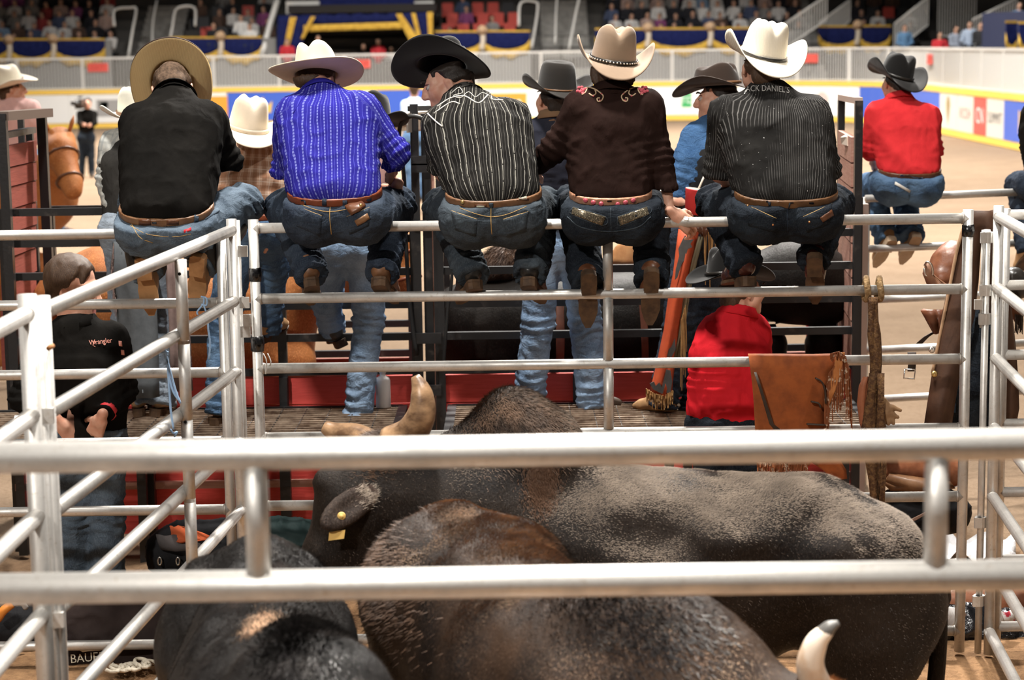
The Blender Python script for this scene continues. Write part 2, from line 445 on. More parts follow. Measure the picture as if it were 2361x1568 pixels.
patchw(o, s_at(1172), .7, 1.35, .72, oran, 'logo_block'); V, F = text_mesh('zza', .62); on_wall(V, F, s_at(1180), .72, -.03, whit, 'lettering', o)
o, c = panel(1300, 1700, brd_w); patchw(o, s_at(1584), .72, .48, .5, green_b, 'logo_block'); V, F = text_mesh('TD', .34); on_wall(V, F, s_at(1584), .72, -.03, whit, 'lettering', o)
o, c = panel(1700, 1982, brd_w); on_wall([Vector((.3 * math.cos(a), .3 * math.sin(a))) for a in np.linspace(0, 6.1, 18)], [tuple(range(18))], s_at(1897), .74, -.026, mat('pale_print', (.7, .5, .45), .6), 'round_logo', o)
panel(1982, 2168, blue_b)
o, c = panel(2168, 2208, cream_b); on_wall([Vector((.5 * x, y)) for x, y in [(0, -.42), (.35, -.05), (.55, .2), (.3, .42), (-.3, .42), (-.55, .2), (-.35, -.05)]], [tuple(range(7))], c, .72, -.026, mat('bronze_print', (.35, .26, .12), .6), 'emblem', o)
panel(2208, 2246, cream_b, 'RICOH', pink_i, .45); panel(2246, 2276, red_b, 'CN', whit, .62); panel(2276, 2316, cream_b, 'SUMMIT', ink, .42)
o, c = panel(2316, 2420, blue_b); on_wall([Vector((.5 * x, y)) for x, y in [(-.1, -.3), (.1, -.3), (.15, .3), (-.15, .3)]], [(0, 1, 2, 3)], s_at(2352), .7, -.026, gold, 'emblem', o)
# picket railing standing on the boards
rail_m = mat('pale_railing', (.66, .65, .62), .45, .15)
s = 0.; k = 0
while s < SEND - 2.4:
    p = along(s + 1.2, .05, 1.4)
    x0, _ = proj(p)
    if -120 < x0 < 2500:
        r = thing('railing_panel', 'pale picket railing panel on top of the arena boards', 'railing', p, 'railing panels around the arena')
        strip(MB(), s, s + 2.4, 2.50, 2.57, .02, .06).build('top_rail', rail_m, r); strip(MB(), s, s + 2.4, 1.42, 1.47, .02, .05).build('bottom_rail', rail_m, r)
        mb = MB(); q = along(s, .05); mb.box((q.x, q.y, 1.98), (.09, .09, 1.18)); mb.build('post', rail_m, r)
        mb = MB()
        for j in range(1, 20):
            q = along(s + j * .12, .045); mb.box((q.x, q.y, 1.985), (.026, .026, 1.05))
        mb.build('pickets', rail_m, r, kind='stuff')
        if k in (2, 6, 10, 13, 17):
            mb = strip(MB(), s + .2, s + .95, 2.05, 2.36, -.02, .02); n = mb.build('warning_sign', red_b, r)
            V, F = text_mesh('EXIT' if k == 2 else 'STOP', .26); on_wall(V, F, s + .57, 2.2, -.026, mat('dull_red_print', (.4, .05, .04), .6), 'lettering', n)
        k += 1
    s += 2.4
# concourse and stand wall behind the railing
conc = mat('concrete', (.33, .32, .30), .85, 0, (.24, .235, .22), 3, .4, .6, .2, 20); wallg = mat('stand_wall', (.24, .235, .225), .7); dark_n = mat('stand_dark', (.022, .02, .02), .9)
strip(MB(), 0, SEND, 0, 1.32, .2, 2.6, 2.).build('floor_concourse', conc, kind='structure')
SY = 75.6
def sx(px, Y=76.): return at(px, 100, Y).x
mb = MB()
for a, b in ((-160, 262), (392, 640), (1000, 1224), (1372, 1860)): mb.box(((sx(a) + sx(b)) / 2, SY, 2.2), (sx(b) - sx(a), .2, 2.0))
mb.build('wall_stand', wallg, kind='structure')
# stepped terrace under the seats
mb = MB()
for k in range(9): mb.box((-4, 76.1 + .9 * k + .45, (2.3 + .42 * k) / 2), (60, .9, 2.3 + .42 * k))
terr = mb.build('floor_terrace', mat('terrace', (.10, .095, .09), .9), kind='structure')
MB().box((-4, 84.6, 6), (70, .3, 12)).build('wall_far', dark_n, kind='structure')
# ---- swagged bunting
navy = fabric('navy_satin', (.016, .022, .10), (.01, .014, .065), .55, .5); gold_f = fabric('gold_satin', (.72, .46, .08), (.5, .3, .05), .5, .4); beige_k = mat('beige_rosette', (.62, .42, .26), .8)
def swag(px0, px1, py, where, Y=75.5, h=.85, tilt=0.):
    a, b = at(px0, py, Y), at(px1, py + tilt, Y); z1 = a.z; r = thing('bunting_swag', 'navy cloth swag with gold border ' + where, 'bunting', (a + b) / 2 - Vector((0, 0, h)), 'navy and gold bunting on the stand front')
    rows, trim, top = [], [], []; n = 14
    for i in range(7):
        v = i / 6; row = []
        for j in range(n + 1):
            u = j / n; dip = .42 + .58 * (4 * u * (1 - u)) ** .6; p = a.lerp(b, u)
            row.append((p.x, Y - .02 - .05 * math.sin(3.1 * v) - .025 * math.sin(v * 19 + 6 * u), p.z - v * dip * h * .8))
        rows.append(row)
    for e0, e1 in ((0, 0), (0, 1)):
        row = []
        for j in range(n + 1):
            u = j / n; dip = .42 + .58 * (4 * u * (1 - u)) ** .6; p = a.lerp(b, u); row.append((p.x, Y - .06 - .03 * math.sin(j * 1.7), p.z - dip * h * .8 - (.38 * h if e1 else -.02) * (1 if e1 else 1) + (0.06 * math.sin(j * 1.3) if e1 else 0)))
        trim.append(row)
    MB().sheet(rows, .01).build('swag_cloth', navy, r, True); MB().sheet(trim, .012).build('gold_trim', gold_f, r, True)
    MB().bar(a + Vector((0, -.03, .02)), b + Vector((0, -.03, .02)), .05, .07).build('gold_edge', gold_f, r)
def rosette(px, py, where, Y=75.38):
    c = at(px, py, Y); r = thing('bunting_rosette', 'beige rosette with hanging tail ' + where, 'rosette', c - Vector((0, 0, .8)), 'rosettes between the bunting swags')
    mb = MB()
    for q in range(3): mb.lathe([(.17 - .05 * q, 0), (.2 - .05 * q, .03), (.15 - .05 * q, .06), (.03, .07)], c - Vector((0, .05 * q, 0)), 12, Matrix.Rotation(math.pi / 2, 3, 'X'))
    mb.build('rosette_knot', beige_k, r, True)
    MB().sheet([[(c.x - .1 + .03 * math.sin(i), c.y, c.z - .1 - .13 * i), (c.x, c.y - .05, c.z - .1 - .13 * i), (c.x + .1 + .03 * math.sin(i), c.y, c.z - .1 - .13 * i)] for i in range(6)], .01).build('tail', mat('cream_ribbon', (.72, .62, .5), .7), r, True)
SW = [(-90, 20, 92, 'at the left edge'), (20, 122, 92, 'below the left block, first'), (122, 242, 92, 'below the left block, beside the stairs'), (390, 508, 88, 'right of the left stairs'), (508, 604, 87, 'beside the tunnel curtain, left'),
      (1002, 1112, 74, 'beside the tunnel curtain, right'), (1112, 1222, 73, 'left of the middle stairs'), (1372, 1494, 68, 'behind the tan hat'), (1494, 1638, 67, 'right of the tan hat'), (1638, 1780, 66, 'behind the cream straw hat'),
      (1886, 1980, 62, 'by the right stairs, left one'), (1980, 2054, 61, 'by the right stairs, right one')]
for a, b, y, w in SW: swag(a, b, y, w)
for x, y, w in ((20, 92, 'far left'), (122, 90, 'below the left block'), (508, 84, 'right of the left stairs'), (1112, 70, 'left of the middle stairs'), (1494, 64, 'beside the tan hat'), (1638, 62, 'beside the cream hat'), (1978, 58, 'by the right stairs')): rosette(x, y, w)
for i, (a, b) in enumerate(((2278, 2318), (2318, 2348), (2348, 2400))): swag(a, b, 50 + 2 * i, ('right-hand stand, far one', 'right-hand stand, middle one', 'right-hand stand, at the picture edge')[i], 62 - 3 * i, .85)
# ---- tunnel mouth
tn = thing('tunnel_drape', 'navy and gold draped tunnel entrance in the far stand', 'drape', at(820, 125, 75.3))
def quadsheet(P, n=12, m=6, wave=.05, Y=75.3):
    A, B, C, D = [at(x, y, Y) for x, y in P]; rows = []
    for i in range(m + 1):
        l, r2 = A.lerp(D, i / m), B.lerp(C, i / m); rows.append([l.lerp(r2, j / n) + Vector((0, wave * math.sin(j * 1.9), 0)) for j in range(n + 1)])
    return MB().sheet(rows, .012)
quadsheet([(640, 36), (998, 26), (998, 48), (640, 58)], 30, 3).build('valance', navy, tn, True)
quadsheet([(700, 58), (940, 50), (940, 66), (700, 73)], 24, 3, .06, 75.2).build('gold_valance', gold_f, tn, True)
for P, m2, Yq in (([(640, 40), (668, 39), (650, 128), (638, 128)], navy, 75.2), ([(668, 39), (684, 39), (662, 128), (650, 128)], gold_f, 75.15), ([(684, 39), (716, 38), (690, 128), (662, 128)], navy, 75.2), ([(716, 38), (728, 38), (700, 90), (692, 90)], gold_f, 75.1),
              ([(912, 32), (926, 31), (966, 90), (952, 110)], gold_f, 75.1), ([(926, 31), (956, 30), (990, 122), (966, 122)], navy, 75.2), ([(948, 30), (958, 30), (980, 122), (970, 122)], gold_f, 75.12), ([(958, 30), (984, 28), (992, 122), (980, 122)], navy, 75.2), ([(984, 28), (998, 27), (998, 122), (990, 122)], gold_f, 75.15)):
    quadsheet(P, 5, 8, .04, Yq).build('curtain', m2, tn, True)
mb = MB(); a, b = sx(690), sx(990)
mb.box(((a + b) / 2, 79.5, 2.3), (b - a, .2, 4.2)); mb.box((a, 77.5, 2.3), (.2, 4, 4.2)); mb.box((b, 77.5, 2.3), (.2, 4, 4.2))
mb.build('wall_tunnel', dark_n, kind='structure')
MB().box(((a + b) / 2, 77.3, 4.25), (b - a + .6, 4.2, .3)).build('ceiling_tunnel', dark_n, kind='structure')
for px0, px1 in ((660, 738), (955, 1000)):
    bx = thing('press_box', 'pale slatted box above the tunnel drape, ' + ('left' if px0 < 800 else 'right'), 'box', at((px0 + px1) / 2, 30, 76))
    for q in range(3): MB().bar(at(px0, 8 + 10 * q, 76), at(px1, 7 + 10 * q, 76), .1, .14).build('slat', rail_m, bx)
    MB().bar(at(px0, 18, 76.2), at(px1, 17, 76.2), .2, .5).build('back_panel', wallg, bx)
MB().bar(at(738, 10, 76), at(955, 6, 76), .3, .7).build('tunnel_fascia', navy, tn); MB().bar(at(738, 24, 75.8), at(955, 19, 75.8), .1, .16).build('gold_fascia', gold_f, tn)
# ---- stairs through the stand
def stairs(px0, px1, where):
    a, b = sx(px0), sx(px1); r = thing('stair_flight', 'concrete steps ' + where, 'stairs', ((a + b) / 2, 75.6, 1.3), kind='structure')
    for k in range(14): MB().box(((a + b) / 2, 75.2 + .4 * k, 1.3 + .24 * k), (b - a, .42, .24)).build('step', conc, r)
    return r
stairs(300, 398, 'left of the tunnel'); stairs(1250, 1362, 'in the middle of the stand'); stairs(1862, 1900, 'right of the middle block')
def pipe_rail(P, where, r=.05, Y=75.4):
    q = thing('stair_rail', 'pale pipe handrail ' + where, 'handrail', at(P[0][0], P[0][1], Y))
    MB().tube(smooth_path([at(x, y, Y + dy) for x, y, dy in P], 4), r, 8).build('pipe', rail_m, q, True)
pipe_rail([(264, 60, 0), (264, 24, .5), (300, 18, 1.), (314, 22, 1.), (306, 70, .2), (296, 132, -.2)], 'on the left stairs'); pipe_rail([(352, 130, 0), (352, 60, 1), (362, 0, 2)], 'in the middle of the left stairs', .04)
pipe_rail([(386, 130, 0), (398, 60, .5), (408, 20, 1), (448, 18, 1), (450, 60, .5)], 'right side of the left stairs')
pipe_rail([(604, 128, 0), (622, 60, .5), (640, 0, 1)], 'beside the tunnel curtain', .12)
pipe_rail([(1196, 60, 0), (1200, 8, .5), (1232, 4, 1), (1240, 20, 1), (1226, 110, 0)], 'left side of the middle stairs'); pipe_rail([(1280, 100, 0), (1282, 30, 1), (1286, -20, 2)], 'in the middle of the middle stairs', .04); pipe_rail([(1312, 112, 0), (1330, 20, 1), (1340, -20, 1.5)], 'right side of the middle stairs')
# sloping picket rails at the right
def slope_rail(x0, y0, x1, y1, hgt, where, Y=74.6, n=16):
    a, b = at(x0, y0, Y), at(x1, y1, Y); q = thing('stair_railing', 'sloping pale picket railing ' + where, 'railing', a - Vector((0, 0, hgt)))
    MB().tube([a, b], .04, 8).build('handrail', rail_m, q, True); d = Vector((0, 0, -hgt)); MB().tube([a + d, b + d], .03, 8).build('bottom_rail', rail_m, q, True)
    mb = MB()
    for i in range(n + 1): p = a.lerp(b, i / n); mb.bar(p, p + d, .03)
    mb.build('pickets', rail_m, q, kind='stuff')
slope_rail(1806, 58, 1906, -10, .9, 'left of the right stairs'); slope_rail(1890, 52, 1960, 0, .8, 'behind the right stairs', 76.2); slope_rail(2062, 56, 2140, -6, 1.0, 'beside the man in the blue jacket', 73)
slope_rail(2164, -10, 2250, -12, 1.5, 'high at the right', 74.5, 14); slope_rail(2242, 46, 2345, -4, .9, 'beside the right-hand bunting', 70)
# ---- spectators
skin_far = mat('skin_far', (.50, .29, .20), .7); hair_far = mat('hair_far', (.03, .02, .015), .8)
t = NT('spectator_shirt'); oi = t.n.new('ShaderNodeObjectInfo'); shirt_far = t.set(col=oi.outputs['Color'], rough=.9)
pants_far = mat('trousers_far', (.03, .035, .05), .9); seat_red = mat('seat_red', (.55, .07, .05), .5); seat_blk = mat('seat_black', (.02, .02, .024), .5)
def spectator_mesh(v, stand=False):
    f = Field(.06); z0 = .9 if stand else .45; lean = .06 * v
    f.cap((0, 0, z0 + .05), (0, lean, z0 + .42), .16, .17, t=0); f.cap((-.16, lean, z0 + .5), (.16, lean, z0 + .5), .08, t=0)
    for sg in (-1, 1):
        f.cap((sg * .22, lean, z0 + .48), (sg * .26, -.06, z0 + .2), .06, .05, t=0); f.cap((sg * .26, -.06, z0 + .2), (sg * (.08 + .05 * v), -.3, z0 + .12 + .08 * v), .05, .04, t=0)
        if stand: f.cap((sg * .09, 0, z0), (sg * .11, 0, .08), .09, .06, t=2)
        else: f.cap((sg * .1, 0, z0 - .02), (sg * .13, -.42, z0 + .02), .09, .07, t=2); f.cap((sg * .13, -.42, z0), (sg * .13, -.38, .08), .065, .055, t=2)
    f.cap((0, lean, z0 + .5), (0, lean - .02, z0 + .62), .06, .055, .02, 1)
    f.ell((0, lean - .02, z0 + .72), (.08, .095, .115), None, .02, 1); f.ell((0, lean + .012, z0 + .755), (.088, .1, .105), None, .01, 3)
    V, F = f.mesh(.032); C = V[F].mean(1); dd = np.stack([f.dist(q, C) for q in f.p], 1); ids = np.array([q[6] for q in f.p])[dd.argmin(1)]
    return V, F, ids
SPEC = []
for v in (0, 1, 2): SPEC.append(mk('spectator', *spectator_mesh(v)[:2], [shirt_far, skin_far, pants_far, hair_far], mi=spectator_mesh(v)[2]))
STAND = mk('spectator', *spectator_mesh(0, True)[:2], [shirt_far, skin_far, pants_far, hair_far], mi=spectator_mesh(0, True)[2])
PAL = [((.02, .02, .025), 'black', 30), ((.62, .60, .58), 'white', 14), ((.33, .05, .05), 'dark red', 9), ((.07, .09, .16), 'navy', 14), ((.25, .24, .23), 'grey', 12), ((.22, .32, .45), 'light blue', 7), ((.10, .06, .045), 'brown', 10), ((.42, .30, .26), 'beige', 5), ((.22, .06, .16), 'purple', 3)]
wts = [p[2] for p in PAL]; used = set()
def spectate(x, y, z, where, group, rz=0., colr=None, base=None, label=None):
    b = base or random.choice(SPEC); o = b if b.name not in used else b.copy()
    if b.name in used: COL.objects.link(o)
    used.add(o.name)
    c = colr or random.choices(PAL, wts)[0]
    o.location = (x, y, z); o.rotation_euler = (0, 0, rz); o.color = (*c[0], 1)
    return tag(o, label or f'spectator in {c[1]} top seated {where}', 'person', None if label else group)
seatmb = MB(); seatmb.box((0, 0, .42), (.44, .42, .06)); seatmb.box((0, .22, .68), (.44, .05, .5), Matrix.Rotation(-.15, 3, 'X')); seatmb.box((0, .1, .2), (.05, .05, .42))
SEATR = seatmb.build('stadium_seat', seat_red); SEATB = mk('stadium_seat', seatmb.v, seatmb.f, seat_blk, smooth=False); seat_used = set()
def seat(x, y, z, red, where):
    b = SEATR if red else SEATB; o = b.copy() if b.name in seat_used else b
    if b.name in seat_used: COL.objects.link(o)
    seat_used.add(b.name); o.location = (x, y, z); tag(o, f'empty {"red" if red else "black"} stadium seat {where}', 'seat', f'empty {"red" if red else "black"} seats {where}')
BL = [(-20, 258, .98, 'in the dark block at the far left', 0), (452, 622, .42, 'between the left stairs and the tunnel', .5), (1012, 1186, .28, 'between the tunnel and the middle stairs', .85), (1388, 1852, .97, 'in the crowded block behind the tan and cream hats', .1), (1962, 2132, .5, 'beside the right stairs', .1)]
for px0, px1, dens, where, redp in BL:
    for k in range(5):
        Y = 76.5 + .9 * k; z = 2.3 + .42 * k
        x = sx(px0, Y) + .25 + random.random() * .3
        while x < sx(px1, Y):
            if random.random() < dens: spectate(x + random.uniform(-.08, .08), Y + random.uniform(-.05, .1), z - .05 + random.uniform(-.05, .06), where, 'spectators ' + where, random.uniform(-.5, .5))
            elif 0 < redp and k < 4: seat(x, Y, z, random.random() < redp, where)
            x += .6
RED = ((.5, .03, .04), 'red'); WHT = ((.7, .69, .67), 'white'); BLKc = ((.02, .02, .022), 'black'); BLU = ((.10, .2, .34), 'blue')
def stander(px, py_head, Y, c, label, rz=0., sit=False):
    p = at(px, py_head, Y); spectate(p.x, Y, p.z - (1.2 if sit else 1.67), '', '', rz, c, SPEC[1] if sit else STAND, label)
stander(662, 94, 74.9, RED, 'usher in red vest standing left of the dark tunnel mouth'); stander(733, 86, 75, BLKc, 'man in black jacket standing in the tunnel mouth', .3)
stander(838, 104, 76.5, BLKc, 'dark-clothed person in the tunnel, left of the one in red'); stander(872, 94, 76.2, RED, 'person in red shirt standing inside the tunnel'); stander(902, 112, 76.6, WHT, 'small person in white inside the tunnel, right of the red shirt'); stander(955, 94, 75.2, BLKc, 'person in black by the right tunnel curtain', -.4)
stander(575, 60, 75.9, WHT, 'spectator in bright white shirt leaning on the bunting', 0, True); stander(555, 40, 76.6, WHT, 'spectator in white standing above the bunting, left of the tunnel', 0, True); stander(492, 58, 75.9, BLKc, 'spectator in black leaning forward over the bunting', 0, True)
stander(2086, 62, 71, BLU, 'man in blue jacket and white shirt standing by the right stairs'); stander(2168, 80, 69, RED, 'usher in red vest seated at the right corner of the rail', 0, True); stander(2206, 66, 68, ((.25, .28, .34), 'grey'), 'man in grey sitting beside the usher at the right', .4, True)
stander(2236, 56, 67.5, ((.30, .36, .46), 'pale blue'), 'person in pale blue sitting at the right end of the bench', -.4, True); stander(2262, 58, 66, BLKc, 'person in black in front of the right-hand bunting', 0, True); stander(2290, 66, 64, BLKc, 'person in black tee leaning on the right-hand railing', .4, True); stander(2352, 12, 64, BLU, 'spectator in blue at the top right edge', 0, True)
mb = MB(); mb.box((17.2, 66, .95), (7, 13, 1.85)); mb.build('floor_right_terrace', MATS['terrace'], kind='structure')
mb = MB(); a_, b_ = at(2268, 100, 62.4), at(2420, 100, 56.2); mb.bar((a_.x, 62.4, 2.3), (b_.x, 56.2, 2.3), .12, 2.6); mb.build('wall_right_stand', mat('stand_blue', (.02, .025, .06), .8), kind='structure')
for o in [SEATB, SEATR] + SPEC + [STAND]:
    if o.name not in used and o.name not in seat_used: bpy.data.objects.remove(o)
# ================================================================== pen panels
PR = .024
def pipe(mb, a, b, r=PR, seg=14): return mb.tube([Vector(a), Vector(b)], r, seg)
RZ = [2.05 - .325 * i for i in range(7)]
def gap_rails(A, B, zs, root_, r=PR, tw=0.):
    for z in zs:
        a = Vector((A[0], A[1], z)); b = Vector((B[0], B[1], z)); pipe(MB(), a, b, r).build('rail', G, root_, True)
def post(x, y, z1, root_, r=PR, z0=0., name='stile'):
    mb = MB(); pipe(mb, (x, y, z0), (x, y, z1), r); o = mb.build(name, G, root_, True)
    return o
weldm = mat('weld_bead', (.36, .33, .30), .5, .6)
def welds(A, B, zs, root_):
    for z in zs:
        for P, Q in ((A, B), (B, A)):
            d = (Vector((Q[0], Q[1], 0)) - Vector((P[0], P[1], 0))).normalized()
            c = Vector((P[0], P[1], z)) + d * PR
            MB().tube([c - d * .003, c + d * .006], PR * 1.12, 12).build('weld_collar', weldm, root_, True)
FX = lambda px: at(px, 1000, 9.0).x
# far gate, on which the riders sit
xl, xr, xm = FX(600), FX(2222), FX(1404)
gate = thing('pen_gate', 'galvanised pipe gate across the back of the pen, riders sitting on it', 'gate', ((xl + xr) / 2, 9.0, 0))
gap_rails((xl, 9), (xr, 9), RZ, gate); post(xl, 9, 2.09, gate); post(xr, 9, 2.09, gate); welds((xl, 9), (xr, 9), RZ, gate)
for i in range(6): pipe(MB(), (xm, 9, RZ[i] - .02), (xm, 9, RZ[i + 1] + .02)).build('brace', G, gate, True)
tape = mat('black_tape', (.008, .008, .009), .25, 0, None, bump=.5, bscale=30, spec=.6)
for px, py, h, rr in ((596, 633, .062, PR + .004), (606, 792, .07, PR + .006), (2218, 532, .055, PR + .004)):
    p = at(px, py, 9.0); X = xl if px < 1000 else xr
    MB().tube([(X, 9, p.z - h / 2), (X + .002, 9, p.z), (X, 9, p.z + h / 2)], [rr, rr + .002, rr], 12).build('tape_wrap', tape, gate, True)
mb = MB()
for dx in (0, .02): mb.tube(smooth_path([(xl + .03 + dx, 8.97, 1.475), (xl + .045 + dx, 8.96, 1.44), (xl + .04 + dx, 8.96, 1.38 + dx * 2)], 4), .003, 5)
mb.build('loose_tape_end', mat('frayed_tape', (.6, .58, .55), .6), gate, True)
# back panel to the left, black-shirted rider on it
xa, xb = FX(524), FX(-420)
pl = thing('fence_panel', 'galvanised fence panel at the left under the rider in plain black', 'fence', ((xa + xb) / 2, 9.02, 0))
zl = [z - .018 for z in RZ]
gap_rails((xb, 9.02), (xa, 9.02), zl, pl); post(xa, 9.02, 2.03, pl); post(xb, 9.02, 2.03, pl); welds((xb, 9.02), (xa, 9.02), zl, pl)
# back panel to the right
xc, xd = FX(2309), FX(3000)
pr = thing('fence_panel', 'galvanised fence panel at the far right edge of the picture', 'fence', ((xc + xd) / 2, 9.02, 0))
gap_rails((xc, 9.02), (xd, 9.02), [z + .012 for z in RZ], pr); post(xc, 9.02, 2.09, pr); post(xd, 9.02, 2.09, pr)
# side panels coming towards the camera
A0, A1 = at(540, 700, 8.93), at(112, 1000, 6.2)
A0 = (A0.x, 8.93); A1 = (A1.x, 6.2)
ps = thing('side_panel', 'left side panel of the bull pen running towards the camera', 'fence', ((A0[0] + A1[0]) / 2, (A0[1] + A1[1]) / 2, 0))
gap_rails(A0, A1, RZ, ps, .026); post(*A0, 2.10, ps); post(*A1, 2.10, ps, .026)
f = .40; mx, my = A0[0] + (A1[0] - A0[0]) * f + .035, A0[1] + (A1[1] - A0[1]) * f
for i in range(6): pipe(MB(), (mx, my, RZ[i + 1] - .03), (mx, my, RZ[i] - .015), .024).build('brace', G, ps, True)
holes = mat('dark_hole', (.01, .01, .01), .9)
for z in (1.98, 1.38, .75): MB().tube([(mx - .002, my - .0235, z), (mx - .002, my - .0265, z)], .007, 8).build('bolt_hole', holes, ps)
welds(A0, A1, RZ, ps)
B0 = (at(78, 1000, 6.16).x, 6.16); B1 = (B0[0] - .03, 3.3)
pn = thing('side_panel', 'nearest left side panel of the pen at the left edge', 'fence', (B0[0], 4.7, 0))
gap_rails(B0, B1, RZ, pn, .027); post(*B0, 2.11, pn, .030); post(*B1, 2.11, pn, .03); welds(B0, B1, RZ, pn)
hp = thing('hinge_post', 'slim galvanised hinge post between the two left side panels', 'post', (at(101, 1000, 6.18).x, 6.18, 0))
post(at(101, 1000, 6.18).x, 6.18, 2.085, hp, .019, 0, 'post_tube')
p = at(112, 803, 6.13); MB().tube([p, p + Vector((0, .05, 0))], .0085, 10).build('bolt_head', mat('rust', (.35, .15, .05), .7), hp, True)
for zc in (1.72, 1.05, .5): MB().box((at(106, 1000, 6.17).x, 6.17, zc), (.055, .02, .05)).build('hinge_lug', G, hp)
C0 = (FX(2285), 8.95); C1 = (C0[0] - .25, 6.1)
pp = thing('side_panel', 'right side panel of the bull pen coming towards the camera', 'fence', ((C0[0] + C1[0]) / 2, 7.5, 0))
gap_rails(C0, C1, [z + .01 for z in RZ], pp, .026); post(*C0, 2.11, pp); post(*C1, 2.1, pp); welds(C0, C1, [z + .01 for z in RZ], pp)
# hinge pipes with lugs
hl = thing('hinge_post', 'galvanised hinge pipe with clamp lugs left of the riders gate', 'post', (FX(563), 8.97, 0))
post(FX(563), 8.97, 2.09, hl, .018, 0, 'post_tube')
def lugs(root_, x, xs, zs, y=8.955):
    for z in zs:
        mb = MB(); mb.box(((x + xs) / 2, y, z), (abs(xs - x), .02, .05)); mb.tube([(x, y + .015, z - .025), (x, y + .015, z + .025)], .026, 12); mb.build('hinge_lug', G, root_)
lugs(hl, FX(563), FX(588), [at(565, y, 9).z for y in (577, 695, 762)]); MB().box((FX(583), 8.95, at(583, 735, 9).z), (.035, .02, .055)).build('latch_block', G, hl)
hr = thing('hinge_post', 'galvanised hinge pipe with clamp lugs right of the riders gate', 'post', (FX(2262), 8.97, 0))
post(FX(2262), 8.97, 2.0, hr, .016, 0, 'post_tube'); lugs(hr, FX(2262), FX(2246), [at(2255, y, 9).z for y in (546, 667, 733, 1200, 1380)]); MB().box((FX(2243), 8.95, at(2243, 699, 9).z), (.035, .02, .045)).build('latch_block', G, hr)
pipe(MB(), (FX(2251), 8.96, 1.55), (FX(2251), 8.96, 2.0), .006, 8).build('hinge_pin', G, hr, True)
# nearest panel, out of focus
fg = thing('fence_panel', 'blurred galvanised pipe rails nearest the camera', 'fence', (0, 4.33, 0))
zt = at(1180, 1040, 4.33).z; zb = at(1180, 1342, 4.33).z; sp = zt - zb
for i in range(7):
    z = zt - sp * i
    if z > .05: pipe(MB(), (-2.2, 4.33, z), (2.2, 4.33, z), .0355, 20).build('rail', G, fg, True)
for px in (593, 2158):
    X = at(px, 1200, 4.33).x
    for i in range(1): pipe(MB(), (X, 4.33, zt - sp * (i + 1) + .02), (X, 4.33, zt - sp * i - .02), .027, 16).build('brace', G, fg, True)
for X in (-2.2, 2.2): post(X, 4.33, zt + .05, fg, .03)
# ================================================================== platform behind the riders
ZP = .85
steelg = mat('rusty_grating', (.42, .33, .25), .5, .5, (.16, .11, .08), 16, .4, .65)
plat = thing('deck_platform', 'steel bar grating platform behind the chutes', 'platform', (0, 10.4, 0))
def deck(x0, x1, y0=9.78, y1=11.02, skew=0.):
    n = int((y1 - y0) / .062)
    for i in range(n + 1):
        y = y0 + (y1 - y0) * i / n; dx = skew * (y - y0)
        MB().box(((x0 + x1) / 2 + dx, y, ZP - .014), (x1 - x0, .007, .026)).build('grating_bar', steelg, plat)
    mb = MB(); k = int((x1 - x0) / .13)
    for i in range(k + 1):
        X = x0 + (x1 - x0) * i / k; mb.box((X, (y0 + y1) / 2, ZP - .006), (.005, y1 - y0, .006))
    mb.build('cross_wires', BLK, plat, kind='stuff')
    for y in (y0, y1): MB().box(((x0 + x1) / 2, y, ZP - .03), (x1 - x0, .03, .06)).build('edge_beam', BLK, plat)
    for X in (x0, x1): MB().box((X, (y0 + y1) / 2, ZP - .03), (.05, y1 - y0, .06)).build('edge_beam', BLK, plat)
DX = lambda px, Y=10.4: at(px, 960, Y).x
deck(DX(-420), DX(915)); deck(DX(1035), DX(2000))
for px in (-250, 280, 900, 1050, 1560, 1985): MB().box((DX(px), 10.9, .4), (.05, .05, .84)).build('leg', BLK, plat)
for px in (340, 655): MB().box((at(px, 1000, 11.0).x, 11.0, .4), (.06, .04, .86)).build('leg', BLK, plat)
# ================================================================== bucking chutes
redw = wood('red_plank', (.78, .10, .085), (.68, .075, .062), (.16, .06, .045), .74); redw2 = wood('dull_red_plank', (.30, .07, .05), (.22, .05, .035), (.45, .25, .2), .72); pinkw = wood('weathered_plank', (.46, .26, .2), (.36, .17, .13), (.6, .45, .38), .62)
CY, CF = 11.14, 12.3
def sq(mb, a, b, w=.04, h=.04): return mb.bar(a, b, w, h)
def zat(py, px=1180, Y=11.14): return at(px, py, Y).z
CZ = [zat(y, 1180, CY) for y in (474, 546, 622, 698, 772, 850)]
def chute_side(name, label, x0, x1, Y, zs, planks=True, skip=(), posts=(), red=redw):
    r = thing(name, label, 'chute', ((x0 + x1) / 2, Y, 0))
    for i, z in enumerate(zs):
        MB().bar((x0, Y, z), (x1, Y, z), .04, .042).build('rail', BLK, r)
    for X in (x0, x1) + tuple(posts): MB().box((X, Y, (zs[0] + .02) / 2), (.05, .05, zs[0] + .02)).build('post', BLK, r)
    if planks:
        zz = zs[-1] - .03; n = 0
        while zz > .16:
            h = .165 if n == 0 else .15
            MB().bar((x0 + .02, Y + .03, zz - h / 2), (x1 - .02, Y + .03, zz - h / 2), .035, h - .008).build('plank', red, r); zz -= h; n += 1
    return r
lx0, lx1 = at(18, 700, CY).x, at(958, 700, CY).x; rx0, rx1 = at(1012, 700, CY).x, at(1975, 700, CY).x
cl = chute_side('chute_fence', 'black railed chute side with red planks at the left', lx0, lx1, CY, CZ, posts=(at(655, 900, CY).x, at(340, 900, CY).x))
cr = chute_side('chute_fence', 'black railed chute side with red planks behind the tan-hatted rider', rx0, rx1, CY, CZ, posts=(at(1585, 900, CY).x,))
